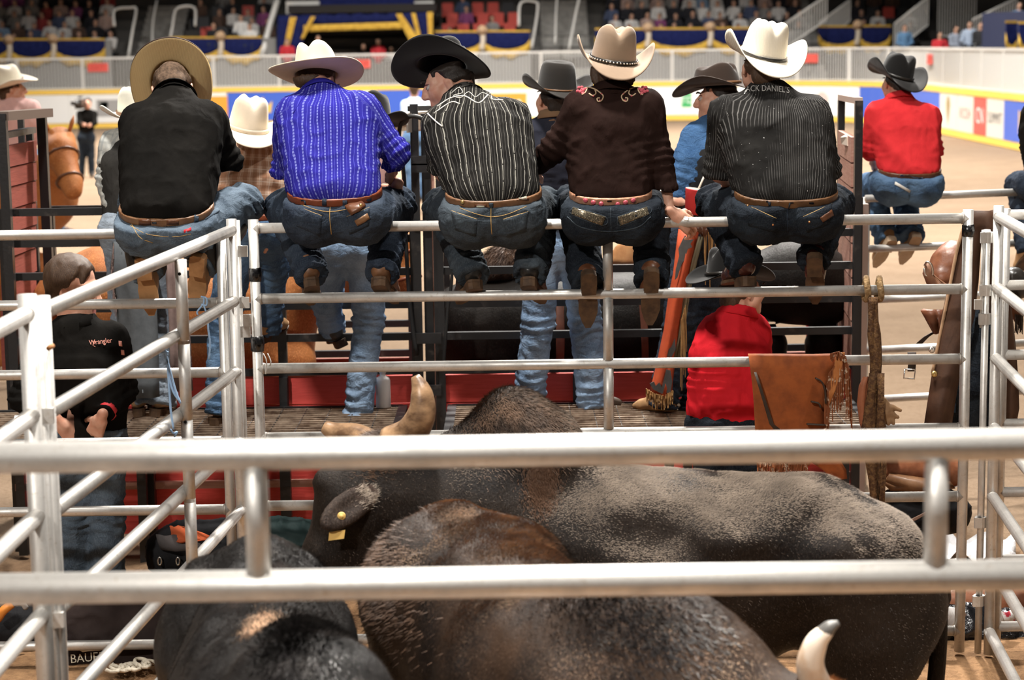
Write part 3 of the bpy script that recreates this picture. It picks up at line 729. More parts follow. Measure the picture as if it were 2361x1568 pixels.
for X in (at(655, 900, CY).x, at(1330, 900, CY).x): MB().box((X, CY - .03, .5), (.045, .03, 1.0)).build('strap', BLK, cl if X < 0 else cr)
for o_, a, b in ((cl, lx0, lx1), (cr, rx0, rx1)): MB().bar((a, CY - .03, .385), (b, CY - .03, .385), .04, .04).build('bleached_batten', pinkw, o_)
FZ = [zat(y, 1180, CF) for y in (468, 538, 606, 674, 742, 810)]
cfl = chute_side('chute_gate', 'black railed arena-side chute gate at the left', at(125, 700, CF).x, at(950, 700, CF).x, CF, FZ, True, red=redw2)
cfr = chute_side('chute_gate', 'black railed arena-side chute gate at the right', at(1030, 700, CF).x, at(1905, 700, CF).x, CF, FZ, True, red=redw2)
# central post cluster
cp = thing('chute_post', 'cluster of black steel posts between the two chutes', 'post', (at(980, 900, 11.2).x, 11.2, 0))
for px, w, ytop, Y in ((954, .045, 240, 11.12), (980, .05, 262, 11.18), (1010, .036, 330, 11.12)):
    a = at(px, ytop, Y); MB().box((a.x, Y, a.z / 2), (w, w, a.z)).build('post_tube', BLK, cp)
a = at(995, 300, 11.25); MB().box((a.x, 11.25, a.z / 2), (.018, .15, a.z)).build('plank_edge', pinkw, cp)
for py in (370, 387): p = at(968, py, 11.1); MB().box(p, (.09, .05, .05)).build('cross_lug', BLK, cp)
for py in (520, 780, 900): p = at(985, py, 11.08); MB().box(p, (.16, .02, .06)).build('strap', BLK, cp)
# pneumatic box on top of the posts
bx = thing('gate_latch_box', 'shiny open metal channel box on the middle chute post', 'box', at(956, 300, 11.15))
stl = mat('bare_steel', (.72, .66, .6), .3, .6)
Ra = Matrix.Rotation(-.30, 3, 'Z'); p = at(962, 278, 11.35)
mb = MB(); mb.box(p + Vector((0, 0, .045)), (.115, .62, .012), Ra); mb.box(p + Ra @ Vector((-.052, 0, -.005)), (.01, .62, .1), Ra); mb.box(p + Ra @ Vector((.052, 0, -.005)), (.01, .62, .1), Ra); mb.build('channel', stl, bx)
MB().box(p + Ra @ Vector((0, .22, -.005)), (.09, .1, .08), Ra).build('inner_block', BLK, bx); q = p + Ra @ Vector((.0, -.3, .01)); MB().tube([q, q + Vector((0, -.02, 0))], .012, 10).build('bolt', stl, bx, True)
MB().box(at(968, 250, 11.5), (.14, .06, .03)).build('top_plate', BLK, bx)
hs = thing('air_hose', 'black rubber hose looping over the metal box and down the post', 'hose', at(922, 560, 11.1))
MB().tube(smooth_path([at(x, y, Y) for x, y, Y in ((1010, 330, 11.0), (1000, 300, 10.95), (975, 275, 10.92), (948, 268, 10.92), (926, 283, 10.95), (920, 310, 11.0), (922, 330, 11.05), (932, 420, 11.1), (936, 560, 11.08), (945, 700, 11.08), (960, 820, 11.06))], 6), .012, 8).build('hose', mat('rubber', (.02, .02, .02), .5), hs, True)
hs2 = thing('air_hose', 'black rubber hose hanging in front of the right chute', 'hose', at(1030, 860, 11.0))
MB().tube(smooth_path([at(x, y, 11.0) for x, y in ((1014, 330), (1022, 470), (1040, 560), (1042, 640), (1032, 720), (1022, 850))], 6), .009, 8).build('hose', MATS['rubber'], hs2, True)
# right dividing panel (edge on) : frame with weathered planks
dv = thing('divider_panel', 'weathered plank divider in black frame at the right end of the chutes', 'divider', (at(1960, 900, 11.5).x, 11.5, 0))
fx0 = at(1978, 400, 11.05).x; zt1 = at(1978, 232, 11.05).z
MB().box((fx0, 11.05, zt1 / 2), (.042, .042, zt1)).build('post', BLK, dv)
bxp = at(1940, 228, 12.2); MB().box((bxp.x, 12.2, bxp.z / 2), (.04, .04, bxp.z)).build('post', BLK, dv)
MB().bar((fx0, 11.05, zt1), (bxp.x, 12.2, bxp.z + .01), .045, .035).build('top_bar', mat('worn_bar', (.5, .38, .33), .5, .2), dv)
for py0, py1 in ((316, 375), (377, 432), (434, 476), (478, 560), (562, 640), (642, 740), (742, 850), (852, 930), (932, 1040)):
    a, b = at(1969, (py0 + py1) / 2, 11.12), at(1938, (py0 + py1) / 2 - 4, 12.0); h = (py1 - py0) / 404 - .006
    MB().bar(a, (b.x, b.y, a.z), .034, h).build('plank', pinkw, dv)
p = at(1955, 322, 11.4); MB().add([p + Vector(v) for v in ((-.02, -.1, -.03), (.03, -.1, -.03), (.03, .1, -.03), (-.02, .1, -.03), (-.02, -.08, .02), (.02, -.06, .0), (.0, .05, .03), (-.03, .08, .01))], [(0, 1, 5, 4), (1, 2, 6, 5), (2, 3, 7, 6), (3, 0, 4, 7), (4, 5, 6, 7)]).build('splintered_end', mat('pale_splinter', (.7, .6, .5), .8), dv)
gp = at(1994, 470, 11.9); MB().box((gp.x, 11.9, gp.z / 2), (.04, .04, gp.z)).build('end_post', mat('pale_steel', (.55, .46, .43), .4, .5), dv)
# left dividing panel
dl = thing('divider_panel', 'red plank divider in black frame at the left edge', 'divider', (at(45, 900, 11.2).x, 11.2, 0))
def lp(px, py, Y): return at(px, py, Y)
for px, yt, Y, w in ((4, 262, 11.05, .05), (95, 252, 11.7, .052), (68, 300, 12.0, .04), (48, 275, 11.9, .035)):
    a = lp(px, yt, Y); MB().box((a.x, Y, a.z / 2), (w, w, a.z)).build('post', BLK, dl)
MB().bar(lp(-4, 268, 11.05), lp(100, 260, 11.7), .12, .05).build('top_bar', mat('worn_bar2', (.16, .12, .10), .45, .2), dl); MB().bar(lp(8, 312, 11.1), lp(74, 300, 11.9), .05, .035).build('mid_bar', BLK, dl)
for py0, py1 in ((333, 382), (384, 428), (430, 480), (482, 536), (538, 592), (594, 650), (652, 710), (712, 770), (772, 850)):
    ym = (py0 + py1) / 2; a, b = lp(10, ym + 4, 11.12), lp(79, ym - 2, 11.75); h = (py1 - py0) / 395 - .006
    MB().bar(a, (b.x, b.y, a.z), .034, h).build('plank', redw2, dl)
# arena-side pipe fence on the right
fr_ = thing('fence_panel', 'galvanised pipe fence under the red-shirted rider at the right', 'fence', (at(2200, 700, 12.6).x, 12.6, 0))
for y0, y1 in ((458, 442), (574, 560), (692, 676), (808, 790), (922, 900)):
    a, b = at(1996, y0, 12.5), at(2420, y1 - 2, 12.7); MB().tube([a, b], .024, 12).build('rail', G, fr_, True)
for px in (1998, 2420): a = at(px, 455, 12.55); MB().tube([(a.x, 12.55, 0), (a.x, 12.55, a.z)], .024, 12).build('stile', G, fr_, True)
# ================================================================== figure kit
def skin_m(name, col):
    if name in MATS: return MATS[name]
    t = NT(name); c = t.coord(); b = t.mix(t.ramp(t.noise(c, 25, 4), .35, .7), col, (col[0] * .9, col[1] * .72, col[2] * .66))
    MATS[name] = t.set(col=b, rough=.5, spec=.35, normal=t.bump(t.noise(c, 220, 2), .1, .001)); return MATS[name]
SKIN = skin_m('skin_fair', (.62, .36, .26)); LIPS = mat('lips', (.46, .17, .14), .5); EYEW = mat('eye_white', (.42, .37, .34), .3); EYED = mat('eye_iris', (.03, .02, .015), .2)
def hairm(name, col, col2):
    if name in MATS: return MATS[name]
    t = NT(name); c = t.coord(); n = t.noise(t.mapping(c, (160, 160, 22)), 2, 4, .7)
    MATS[name] = t.set(col=t.mix(t.ramp(n, .35, .7), col, col2), rough=.45, spec=.4, normal=t.bump(n, .6, .004)); return MATS[name]
HBRN = hairm('hair_brown', (.035, .018, .010), (.10, .055, .03)); HBLK = hairm('hair_dark', (.010, .007, .006), (.035, .024, .018)); HLT = hairm('hair_light', (.16, .09, .05), (.30, .19, .11))
def rotm(yaw=0, pitch=0, roll=0):
    r = math.radians; return Matrix.Rotation(r(yaw), 3, 'Z') @ Matrix.Rotation(-r(pitch), 3, 'X') @ Matrix.Rotation(r(roll), 3, 'Y')
def xf(V, M3, c, s=1.0): return (np.asarray(V) * s) @ np.array(M3).T + np.array(c)
def join(parts):
    """parts: (V, F, material index) -> one mesh"""
    Vs, Fs, Ms, b = [], [], [], 0
    for V, F, m in parts:
        Vs.append(V); Fs.append(F + b); Ms.append(np.full(len(F), m) if np.isscalar(m) else m); b += len(V)
    return np.concatenate(Vs), np.concatenate(Fs), np.concatenate(Ms)
def head_mesh(neck_local, h=.006):
    f = Field(.03)
    f.ell((0, -.018, .035), (.076, .098, .09)); f.ell((0, .028, -.04), (.06, .066, .075)); f.ell((0, .07, -.098), (.026, .024, .022))
    f.cap((0, -.05, -.03), neck_local, .056, .062)
    for s in (-1, 1):
        f.ell((s * .044, .052, -.028), (.026, .028, .026)); f.cap((s * .05, .06, .024), (s * .012, .086, .028), .012, .012, .016); f.cap((s * .055, .02, -.06), (s * .02, .07, -.098), .018, .016, .03)
        f.ell((s * .034, .103, .004), (.018, .016, .011), None, .012, sub=True)
        f.ell((s * .078, -.01, -.012), (.01, .018, .029), Matrix.Rotation(s * .35, 3, 'Z') @ Matrix.Rotation(-.2, 3, 'X'), .008); f.ell((s * .087, -.004, -.008), (.007, .010, .016), None, .006, sub=True)
        f.ell((s * .013, .1, -.034), (.012, .012, .009), None, .008)
    f.cap((0, .09, .016), (0, .108, -.026), .0105, .012, .016); f.ell((0, .112, -.03), (.0125, .0095, .0095), None, .01)
    f.cap((-.021, .086, -.066), (.021, .086, -.066), .009, .009, .01, t=1); f.cap((-.017, .086, -.0785), (.017, .086, -.0785), .009, .009, .01, t=1); f.cap((-.03, .104, -.072), (.03, .104, -.072), .004, .004, .006, sub=True)
    V, F = f.mesh(h); C = V[F].mean(1)
    lip = (np.abs(C[:, 0]) < .026) & (C[:, 2] < -.057) & (C[:, 2] > -.09) & (C[:, 1] > .085)
    parts = [(V, F, lip.astype(int))]
    for s in (-1, 1):
        for r, c, m in ((.0118, (s * .033, .079, .003), 2), (.0068, (s * .033, .0865, .003), 3)):
            e = Field(.01); e.ell(c, r); v, q = e.mesh(.004); parts.append((v, q, m))
    return join(parts)
def hand_mesh(curl=.5, spread=.12, side=1, thumb=.5, h=.0052):
    """wrist at origin, fingers +y, palm -z, thumb towards side*x"""
    f = Field(.014)
    f.cap((0, -.03, 0), (0, .02, 0), .024, .026)
    for i, (x, L, r) in enumerate(((.028, .076, .0095), (.0095, .084, .01), (-.0095, .078, .0095), (-.027, .062, .0085))):
        x *= side; k = Vector((x * 1.1, .088 - abs(i - 1) * .004, 0)); f.cap((x * .7, .01, 0), k, .016, .0125)
        a = math.radians(8) + curl * .55; dirx = side * spread * (1.2 - i) * .5; p = k; c = curl * (1 + .08 * i)
        for j, (lf, rr) in enumerate(((.44, 1.), (.32, .92), (.24, .82))):
            q = p + Vector((dirx * L * lf, math.cos(a) * L * lf, -math.sin(a) * L * lf)); f.cap(p, q, r * rr, r * rr * .92, .004); p = q; a += c
    p = Vector((side * .022, .02, -.006)); a = Vector((side * .75, .6, -.25)).normalized()
    for L, r in ((.04, .0145), (.032, .011), (.026, .0095)):
        q = p + a * L; f.cap(p, q, r, r * .9, .009); p = q; a = (a + Vector((-side * .45 * thumb, .25, -.35 * thumb))).normalized()
    return f.mesh(h)
def basis(y, z):
    """columns x,y,z with given y (fingers/toe) and rough z (back of hand/up)"""
    y = Vector(y).normalized(); z = Vector(z); x = y.cross(z).normalized(); z = x.cross(y)
    return Matrix((x, y, z)).transposed()
_bootcache = {}
def boot(root_, mat_u, mat_s, ankle, toe, up, s=1.12, low=False, name='boot', label=None):
    M = basis(toe, up); key = low
    if key not in _bootcache:
        f = Field(.03); f.cap((0, -.02, -.02), (0, -.025, .02 if low else .1), .046, .044); f.cap((0, -.035, -.045), (0, .05, -.05), .042, .04); f.cap((0, .0, -.005), (0, .09, -.04), .045, .036)
        f.cap((0, .06, -.05), (0, .15, -.064), .042, .034); f.cap((0, .15, -.064), (0, .2, -.072), .03, .018)
        _bootcache[key] = f.mesh(.008, lambda D, X: np.maximum(D, -.09 - X[..., 2]))
    V, F = _bootcache[key]; c = np.array(ankle)
    b = mk(name, xf(V, M, c, s), F, mat_u, root_, label=label)
    out = [(-.082, .018), (-.07, .034), (-.03, .036), (.03, .032), (.09, .044), (.14, .043), (.19, .028), (.222, .012)]
    def poly(a, b_, z): 
        o = [(w, y) for y, w in out if a <= y <= b_]; pts = o + [(-w, y) for w, y in reversed(o)]
        return [Vector(ankle) + M @ (Vector((x, y, z)) * s) for x, y in pts]
    mb = MB(); mb.prism(poly(-.09, .23, -.103), M @ Vector((0, 0, .014 * s))); mb.build('sole', mat_s, b)
    mb = MB(); mb.prism(poly(-.09, .03, -.135), M @ Vector((0, 0, .034 * s))); mb.build('heel', mat_s, b)
    return b
def wrinkle(V, N, a1=.006, a2=.005, seed=0., st=(1, 1, .7), f1=7., f2=12.):
    Q = V * np.array(st); q2 = Q + .03 * np.stack([vnoise(Q, 5, seed + 3), vnoise(Q, 5, seed + 5), vnoise(Q, 5, seed + 8)], 1)
    d = a1 * vnoise(q2, f1, seed) + a2 * ((1 - np.abs(vnoise(q2, f2, seed + 11))) ** 4 - .35) + a2 * .6 * ((1 - np.abs(vnoise(q2, f2 * 1.7, seed + 17))) ** 5 - .3)
    return V + N * d[:, None]
def under_hat(V):
    V = V.copy(); k = 1 - .2 * np.clip((V[:, 2] - .0) / .03, 0, 1); V[:, 0] *= k; V[:, 1] *= k; V[:, 2] = np.where(V[:, 2] > .05, .05 + (V[:, 2] - .05) * .25, V[:, 2]); return V
def person(label, J, shirt=None, jeans=None, skin=None, hair=None, belt=None, boots=None, head=None, s=1.12, w=1.0, fw=1.0, h=.0115, hem=True, group=None, hands=(), sleeves=True, wr=1., folds=None, fem=False, legs=True, loose=0., seed=0., collar=None, core=True, headh=.006, belt_h=.0165, bl=None, hairstyle='short', vest=None, shoulder=1.0, hatted=True, hemz=.012, tilt=0., low=False, hemx=.07):
    """J: joints in world space (L/R = picture left/right)"""
    skin = skin or SKIN; g = lambda k: Vector(J[k]); R = {}
    Wc, Cc, N = g('waist'), g('chest'), g('neck'); rc = (g('shR') - g('shL')).normalized(); rw = (g('hipR') - g('hipL')).normalized()
    upv = (Cc - Wc).normalized(); back = rc.cross(upv)
    base = min([v.z for k, v in J.items() if isinstance(v, Vector) and k[:3] not in ('toe', 'upL', 'upR', 'boL', 'boR')]); nw = (Vector((0, 0, 1)) + Vector((back.x, back.y, 0)) * tilt).normalized(); root_ = thing('person', label, 'person', (g('hipL').x * .5 + g('hipR').x * .5, g('hipL').y, base - .1), group); R['root'] = root_
    # ---- shirt
    f = Field(.055); a = s * w; loose_ = loose
    for sg in (-1, 1):
        f.cap(Wc + rw * (sg * .07 * a), Cc + rc * (sg * .088 * a), .098 * a * fw + loose_, .108 * a, t=0)
    f.cap(Wc, Cc, .108 * a * fw, .122 * a, t=0); f.cap(Cc, N.lerp(Cc, .25), .11 * a, .085 * a, t=0)
    sl = {}
    for sd in 'LR':
        sh = g('sh' + sd); inn = sh.lerp(Cc, .12); f.cap(N.lerp(Cc, .12), inn, .06 * a, .07 * s * shoulder, t=0); f.cap(inn, Cc.lerp(inn, .3), .07 * s, .1 * s, t=0)
        if 'el' + sd in J:
            tq = 1 if sd == 'L' else 3; f.cap(sh, g('el' + sd), .066 * s * shoulder, .055 * s, .04, tq)
            if sleeves and 'wr' + sd in J: f.cap(g('el' + sd), g('wr' + sd), .054 * s, .041 * s, .03, tq + 1)
    fs = f
    def cutw(D, X):
        return np.maximum(D, -((X - np.array(Wc)) @ np.array(nw)) + hemz)
    def cut_cuffs(D, X):
        D = cutw(D, X)
        for sd in 'LR':
            if sleeves and 'wr' + sd in J:
                W = np.array(g('wr' + sd)); d = np.array((g('wr' + sd) - g('el' + sd)).normalized()); m = ((X - W) ** 2).sum(-1) < .12 ** 2; D = np.where(m, np.maximum(D, (X - W) @ d), D)
        return D
    if shirt is not None:
        V, F = f.mesh(h, cut_cuffs); Nn = vnormals(V, F); V = wrinkle(V, Nn, .006 * wr, .0065 * wr, seed)
        # extra compression folds at the elbows
        for sd in 'LR':
            if 'el' + sd in J:
                e = np.array(g('el' + sd)); ax = np.array((g('el' + sd) - g('sh' + sd)).normalized()); d = V - e; q = d @ ax; wgt = np.exp(-(q / .1) ** 2) * np.exp(-((d ** 2).sum(1)) / .16 ** 2)
                V = V + Nn * (.006 * wr * wgt * np.sin(q * 150 + 3 * vnoise(V, 9, seed)))[:, None]
        if folds: V = folds(V, Nn)
        o = mk('shirt', V, F, shirt, root_); R['shirt'] = o; R['shirt_bvh'] = bvh_of(V, F)
        dd = np.stack([f.dist(q, V) for q in f.p], 1); ids = np.array([q[6] for q in f.p])[dd.argmin(1)]; pc = np.zeros((len(V), 3))
        for k in range(5):
            m = ids == k
            if not m.any(): continue
            if k == 0: o0, ax, x, b = np.array(Wc), np.array(upv), np.array(rc), np.array(-back); r_ = .17
            else:
                sd = 'L' if k < 3 else 'R'; A, B = (g('sh' + sd), g('el' + sd)) if k in (1, 3) else (g('el' + sd), g('wr' + sd)); axv = (B - A).normalized(); xv = rc - axv * rc.dot(axv); xv.normalize(); o0, ax, x, b = np.array(A), np.array(axv), np.array(xv), np.array(axv.cross(xv)); r_ = .065
            q = V[m] - o0; v = q @ ax; xx = q @ x; bb = q @ b
            if k == 0: bb = bb - .03 * np.sign(bb)
            u = r_ * np.arctan2(xx, np.abs(bb) + .02 if k == 0 else bb); pc[m] = np.stack([u, v, np.full(m.sum(), k)], 1)
        at_ = o.data.attributes.new('pc', 'FLOAT_VECTOR', 'POINT'); at_.data.foreach_set('vector', pc.astype(np.float32).ravel())
    # ---- trousers
    fj = Field(.06); hl, hr = g('hipL'), g('hipR'); pc_ = (hl + hr) / 2
    fj.cap(hl, hr, .102 * s); 
    for sg, hp in ((-1, hl), (1, hr)):
        fj.cap(Wc + rw * (sg * .068 * a), hp, .1 * a * fw, .104 * s); fj.ell(hp + back * (.03 * s) + Vector((0, 0, -.005)), .094 * s)
    if legs:
        for sd in 'LR':
            if 'kn' + sd in J:
                fj.cap(g('hip' + sd), g('kn' + sd), .104 * s, .082 * s, .05)
                if 'an' + sd in J: fj.cap(g('kn' + sd), g('an' + sd) + (g('an' + sd) - g('kn' + sd)).normalized() * .10, .08 * s, J.get('ar' + sd, .068) * s, .03)
    def cutj(D, X):
        q = X - np.array(Wc); near = (q ** 2).sum(-1) < (.255 * a) ** 2; D = np.where(near & (q @ np.array(-back) < .16), np.maximum(D, q @ np.array(nw) + (.008 if belt is not None else -.012)), D)
        if legs and hem:
            for sd in 'LR':
                if 'an' + sd in J:
                    W = np.array(g('an' + sd)); d = np.array((g('an' + sd) - g('kn' + sd)).normalized()); m = ((X - W) ** 2).sum(-1) < .2 ** 2; D = np.where(m, np.maximum(D, (X - W) @ d - hemx - .004 * np.sin(X[..., 0] * 90)), D)
        return D
    if jeans is not None:
        V, F = fj.mesh(h, cutj); Nn = vnormals(V, F); V = wrinkle(V, Nn, .005, .007, seed + 5, (1, 1, 1.3), 8., 13.)
        for sd in 'LR':
            if legs and 'an' + sd in J:
                A, B = np.array(g('an' + sd)), np.array(g('kn' + sd)); ax = (A - B) / np.linalg.norm(A - B)
                for c_, wd, am in ((A, .14, .006), (B, .10, .006)):
                    d = V - c_; q = d @ ax; wgt = np.exp(-(q / wd) ** 2) * (((d - q[:, None] * ax) ** 2).sum(1) < .12 ** 2)
                    V = V + Nn * (am * wgt * np.sin(q * 120 + 5 * vnoise(V, 8, seed)))[:, None]
        o = mk('jeans', V, F, jeans, root_); R['jeans'] = o; R['jeans_bvh'] = bvh_of(V, F)
    if belt is not None:
        n = np.array(nw); wv = np.array(Wc)
        fb = Field(.055)
        for sg in (-1, 1): fb.cap(Wc + rw * (sg * .07 * a) - nw * .05, Wc + rw * (sg * .07 * a) + nw * .05, .098 * a * fw + .007 + loose, .098 * a * fw + .006 + loose)
        fb.cap(Wc - nw * .05, Wc + nw * .05, .108 * a * fw + .007, .108 * a * fw + .006)
        V, F = fb.mesh(.0065, lambda D, X: np.maximum(D, np.abs((X - wv) @ n - .004) - belt_h * s))
        R['belt'] = mk('belt', V, F, belt, root_, label=bl); R['belt_bvh'] = bvh_of(V, F)
    # ---- body
    parts = []
    if core:
        fc = Field(.05); fc.cap(pc_, Cc, .07 * s, .08 * s); fc.cap(Cc, N, .07 * s, .05 * s); fc.cap(hl, hr, .07 * s)
        for sd in 'LR':
            fc.cap(Cc, g('sh' + sd), .05 * s, .04 * s)
            for A_, B_, r in (('sh', 'el', .036), ('el', 'wr', .03), ('hip', 'kn', .055), ('kn', 'an', .045)):
                if A_ + sd in J and B_ + sd in J: fc.cap(g(A_ + sd), g(B_ + sd), r * s, r * s * .85)
        V, F = fc.mesh(.03); parts.append((V, F, 0))
    if head is not None:
        c = Vector(head['c']); M3 = rotm(head.get('yaw', 0), head.get('pitch', 0), head.get('roll', 0)); hs = head.get('s', s)
        nl = M3.transposed() @ (N - c) / hs; V, F, m = head_mesh(nl, headh)
        if hatted: V = under_hat(V)
        parts.append((xf(V, M3, c, hs), F, m))
        R['head'] = (c, M3, hs)
    for hd in hands:
        V, F = hand_mesh(hd.get('curl', .5), hd.get('spread', .12), hd.get('side', 1), hd.get('thumb', .5)); parts.append((xf(V, basis(hd['y'], hd['z']), Vector(hd['c']), hd.get('s', s)), F, 0))
    if parts:
        V, F, m = join(parts); R['body'] = mk('body', V, F, [skin, LIPS, EYEW, EYED], root_, mi=m)
    if head is not None and hair is not None:
        fh = Field(.02)
        fh.ell((0, -.022, .037), (.083, .104, .096))
        if hairstyle == 'long':
            for sg in (-1, 1): fh.cap((sg * .06, -.03, -.02), (sg * .065, -.05, -.13), .03, .022)
        fh.ell((0, -.068, -.045), (.055, .034, .05))
        def cuth(D, X):
            lim = .052 + .10 * np.clip(X[..., 2], -.02, .09) - .9 * np.clip(-X[..., 2] - .005, 0, .2)
            lim = np.where(np.abs(X[..., 0]) > .055, np.minimum(lim, -.012 + .6 * X[..., 2]), lim); return np.maximum(D, X[..., 1] - lim)
        V, F = fh.mesh(.0075, cuth); Nn = vnormals(V, F); V = V + Nn * (.006 + .004 * vnoise(V * np.array((1, 1, .3)), 70, seed))[:, None]
        if hatted: V = under_hat(V)
        R['hair'] = mk('hair', xf(V, M3, c, hs), F, hair, root_)
        if headh < .0075:
            for sg in (-1, 1): MB().tube([c + M3 @ (Vector(p) * hs) for p in ((sg * .016, .101, .03), (sg * .035, .096, .036), (sg * .054, .078, .03))], [.003, .0045, .002], 6).build('eyebrow', hair, root_, True)
    if boots:
        for sd in 'LR':
            if 'toe' + sd in J:
                an = g('an' + sd); sh_ = (g('kn' + sd) - an).normalized()
                boot(root_, boots[0], boots[1], an + J.get('bo' + sd, Vector((0, 0, 0))), J['toe' + sd], (Vector(J['up' + sd]).normalized() + sh_ * .8) if 'up' + sd in J else sh_, s * .9, low)
    if collar is not None and shirt is not None:
        up_n = (N - Cc).normalized() if head is None else ((Vector(head['c']) - N).normalized() * .6 + (N - Cc).normalized() * .4).normalized()
        M = basis(rc.cross(up_n) * -1, up_n); mb = MB(); rows = []
        for zz, rr in ((-.03, .092), (.02, .072), (.034, .068), (.03, .078), (-.012, .1)):
            rows.append([N + M @ (Vector((math.cos(q) * rr * .96, math.sin(q) * rr, zz - .014 * max(0, math.sin(q)))) * s) for q in np.linspace(.5 * math.pi + .35, 2.5 * math.pi - .35, 22)])
        mb.sheet(rows, .003); R['collar'] = mb.build('collar', collar, R['shirt'], True)
    return R
def hat(root_, c, yaw=0, pitch=0, roll=0, felt=None, band=None, a=.118, b=.098, hgt=.165, wbrim=.10, curl=.09, dip=.03, crease='cattle', edge=None, s=1.0, bandw=.02, cpow=2.0, stud=None, label=None):
    """c: centre of the hat band; front is +y"""
    M = rotm(yaw, pitch, roll); n = 72; rows = []
    prof = [(0., 1.), (.3, 1.), (.55, .995), (.75, .975), (.88, .93), (.96, .85), (1.0, .74), (1.02, .55), (1.04, .3), (1.06, .1), (1.075, .0)]
    def crown(rho, zf, ph):
        x, y = b * rho * math.cos(ph), a * rho * math.sin(ph); z = hgt * zf
        tp = max(0., zf - .15) / .85; x *= 1 - .14 * tp; y *= 1 - .10 * tp
        if crease == 'cattle':
            z -= .048 * math.exp(-(x / .026) ** 2) * max(0, zf - .4) / .6 * (1 - .35 * (y / a + 1) / 2)
            for sg in (-1, 1):
                q = ((x - sg * .07) / .034) ** 2 + ((y - .035) / .055) ** 2; z -= .03 * math.exp(-q) * max(0, zf - .5) * 2; x -= sg * .014 * math.exp(-((y - .05) / .06) ** 2) * max(0, zf - .35)
            z += .012 * (y / a) * max(0, zf - .5) * -1
        elif crease == 'flat':
            z -= .028 * math.exp(-((x / .05) ** 2 + (y / .065) ** 2) ** 2) * (zf > .9)
        return Vector((x, y, z))
    for rho, zf in prof: rows.append([crown(rho, zf, 2 * math.pi * k / n) for k in range(n)])
    for t in (.05, .14, .28, .45, .62, .78, .9, 1.0):
        r = []
        for k in range(n):
            ph = 2 * math.pi * k / n; cs, sn = math.cos(ph), math.sin(ph); w_ = wbrim * (1 + .06 * abs(sn))
            up = curl * (abs(cs) ** 2.2) * t ** cpow; dn = dip * (abs(sn) ** 1.5) * t ** 1.4
            rad = w_ * t * (1 - .28 * (curl / .09) * (abs(cs) ** 2.2) * t)
            r.append(Vector(((b * 1.075 + rad) * cs, (a * 1.075 + rad) * sn, up - dn)))
        rows.append(r)
    V = []; F = []; nr = len(rows); th = .0045
    def nrm(i, k):
        du = rows[min(i + 1, nr - 1)][k] - rows[max(i - 1, 0)][k]; dv = rows[max(i, 1)][(k + 1) % n] - rows[max(i, 1)][k - 1]; q = dv.cross(du)
        return -q.normalized() if q.length > 1e-9 else Vector((0, 0, 1))
    for i in range(nr):
        for k in range(n): V.append(rows[i][k])
    for i in range(1, nr):
        for k in range(n):
            q = nrm(i, k); q = q if q.z >= 0 or i < 11 else -q
            V.append(rows[i][k] - q * th)
    V = [Vector(c) + M @ (v * s) for v in V]
    for i in range(1, nr - 1):
        for k in range(n): F.append((i * n + k, (i + 1) * n + k, (i + 1) * n + (k + 1) % n, i * n + (k + 1) % n))
    F.append(tuple(n + k for k in range(n)))
    B = (nr - 1) * n
    for i in range(1, nr - 1):
        for k in range(n): F.append((B + i * n + k, B + i * n + (k + 1) % n, B + (i + 1) * n + (k + 1) % n, B + (i + 1) * n + k))
    L = (nr - 1) * n
    for k in range(n): F.append((L + k, B + L + k, B + L + (k + 1) % n, L + (k + 1) % n))
    o = mk('hat', V, F, felt, root_, label=label)
    for ch in root_.children:         # the head stays inside the crown
        if ch.name.split('.')[0] in ('body', 'hair'):
            n_ = len(ch.data.vertices); co = np.empty(n_ * 3, np.float32); ch.data.vertices.foreach_get('co', co); co = co.reshape(-1, 3).astype(float)
            L_ = ((co - np.array(c)) @ np.array(M)) / s; q = np.sqrt((L_[:, 0] / b) ** 2 + (L_[:, 1] / a) ** 2); m = (L_[:, 2] > -.03) & (q < 2.2) & (L_[:, 2] < hgt + .15)
            lim = .9 if ch.name.startswith('hair') else .76; k_ = np.where(m & (q > lim), lim / np.maximum(q, 1e-6), 1.); L_[:, 0] *= k_; L_[:, 1] *= k_; L_[:, 2] = np.where(m & (L_[:, 2] > hgt * (.5 if lim > .8 else .4)), hgt * (.5 if lim > .8 else .4), L_[:, 2])
            co = (L_ * s) @ np.array(M).T + np.array(c); ch.data.vertices.foreach_set('co', co.astype(np.float32).ravel()); ch.data.update()
    if band is not None:
        mb = MB(); rr = []
        for zz, e in ((.004, .002), (.004, .007), (.004 + bandw, .007), (.004 + bandw, .0)):
            rr.append([Vector(c) + M @ (Vector(((b * 1.07 + e) * math.cos(q), (a * 1.07 + e) * math.sin(q), zz - .001)) * s) for q in np.linspace(0, 2 * math.pi, 49)])
        vs = [p for r in rr for p in r]; fs = [(i * 49 + j, i * 49 + j + 1, (i + 1) * 49 + j + 1, (i + 1) * 49 + j) for i in range(3) for j in range(48)]
        mb.add(vs, fs); hb = mb.build('hat_band', band, o, True)
        if stud is not None:
            mb = MB()
            for q in np.linspace(0, 2 * math.pi, 44, endpoint=False):
                p = Vector(c) + M @ (Vector(((b * 1.07 + .008) * math.cos(q), (a * 1.07 + .008) * math.sin(q), .004 + bandw / 2)) * s); mb.lathe([(.001, -.004), (.0045, -.002), (.0045, .002), (.001, .004)], p, 8)
            mb.build('studs', stud, hb, True, kind='stuff')
    if edge is not None:
        r = [Vector(c) + M @ (p * s) for p in rows[-1]]; MB().tube(r + [r[0]], .0045 * s, 6, False).build('brim_binding', edge, o, True)
    return o
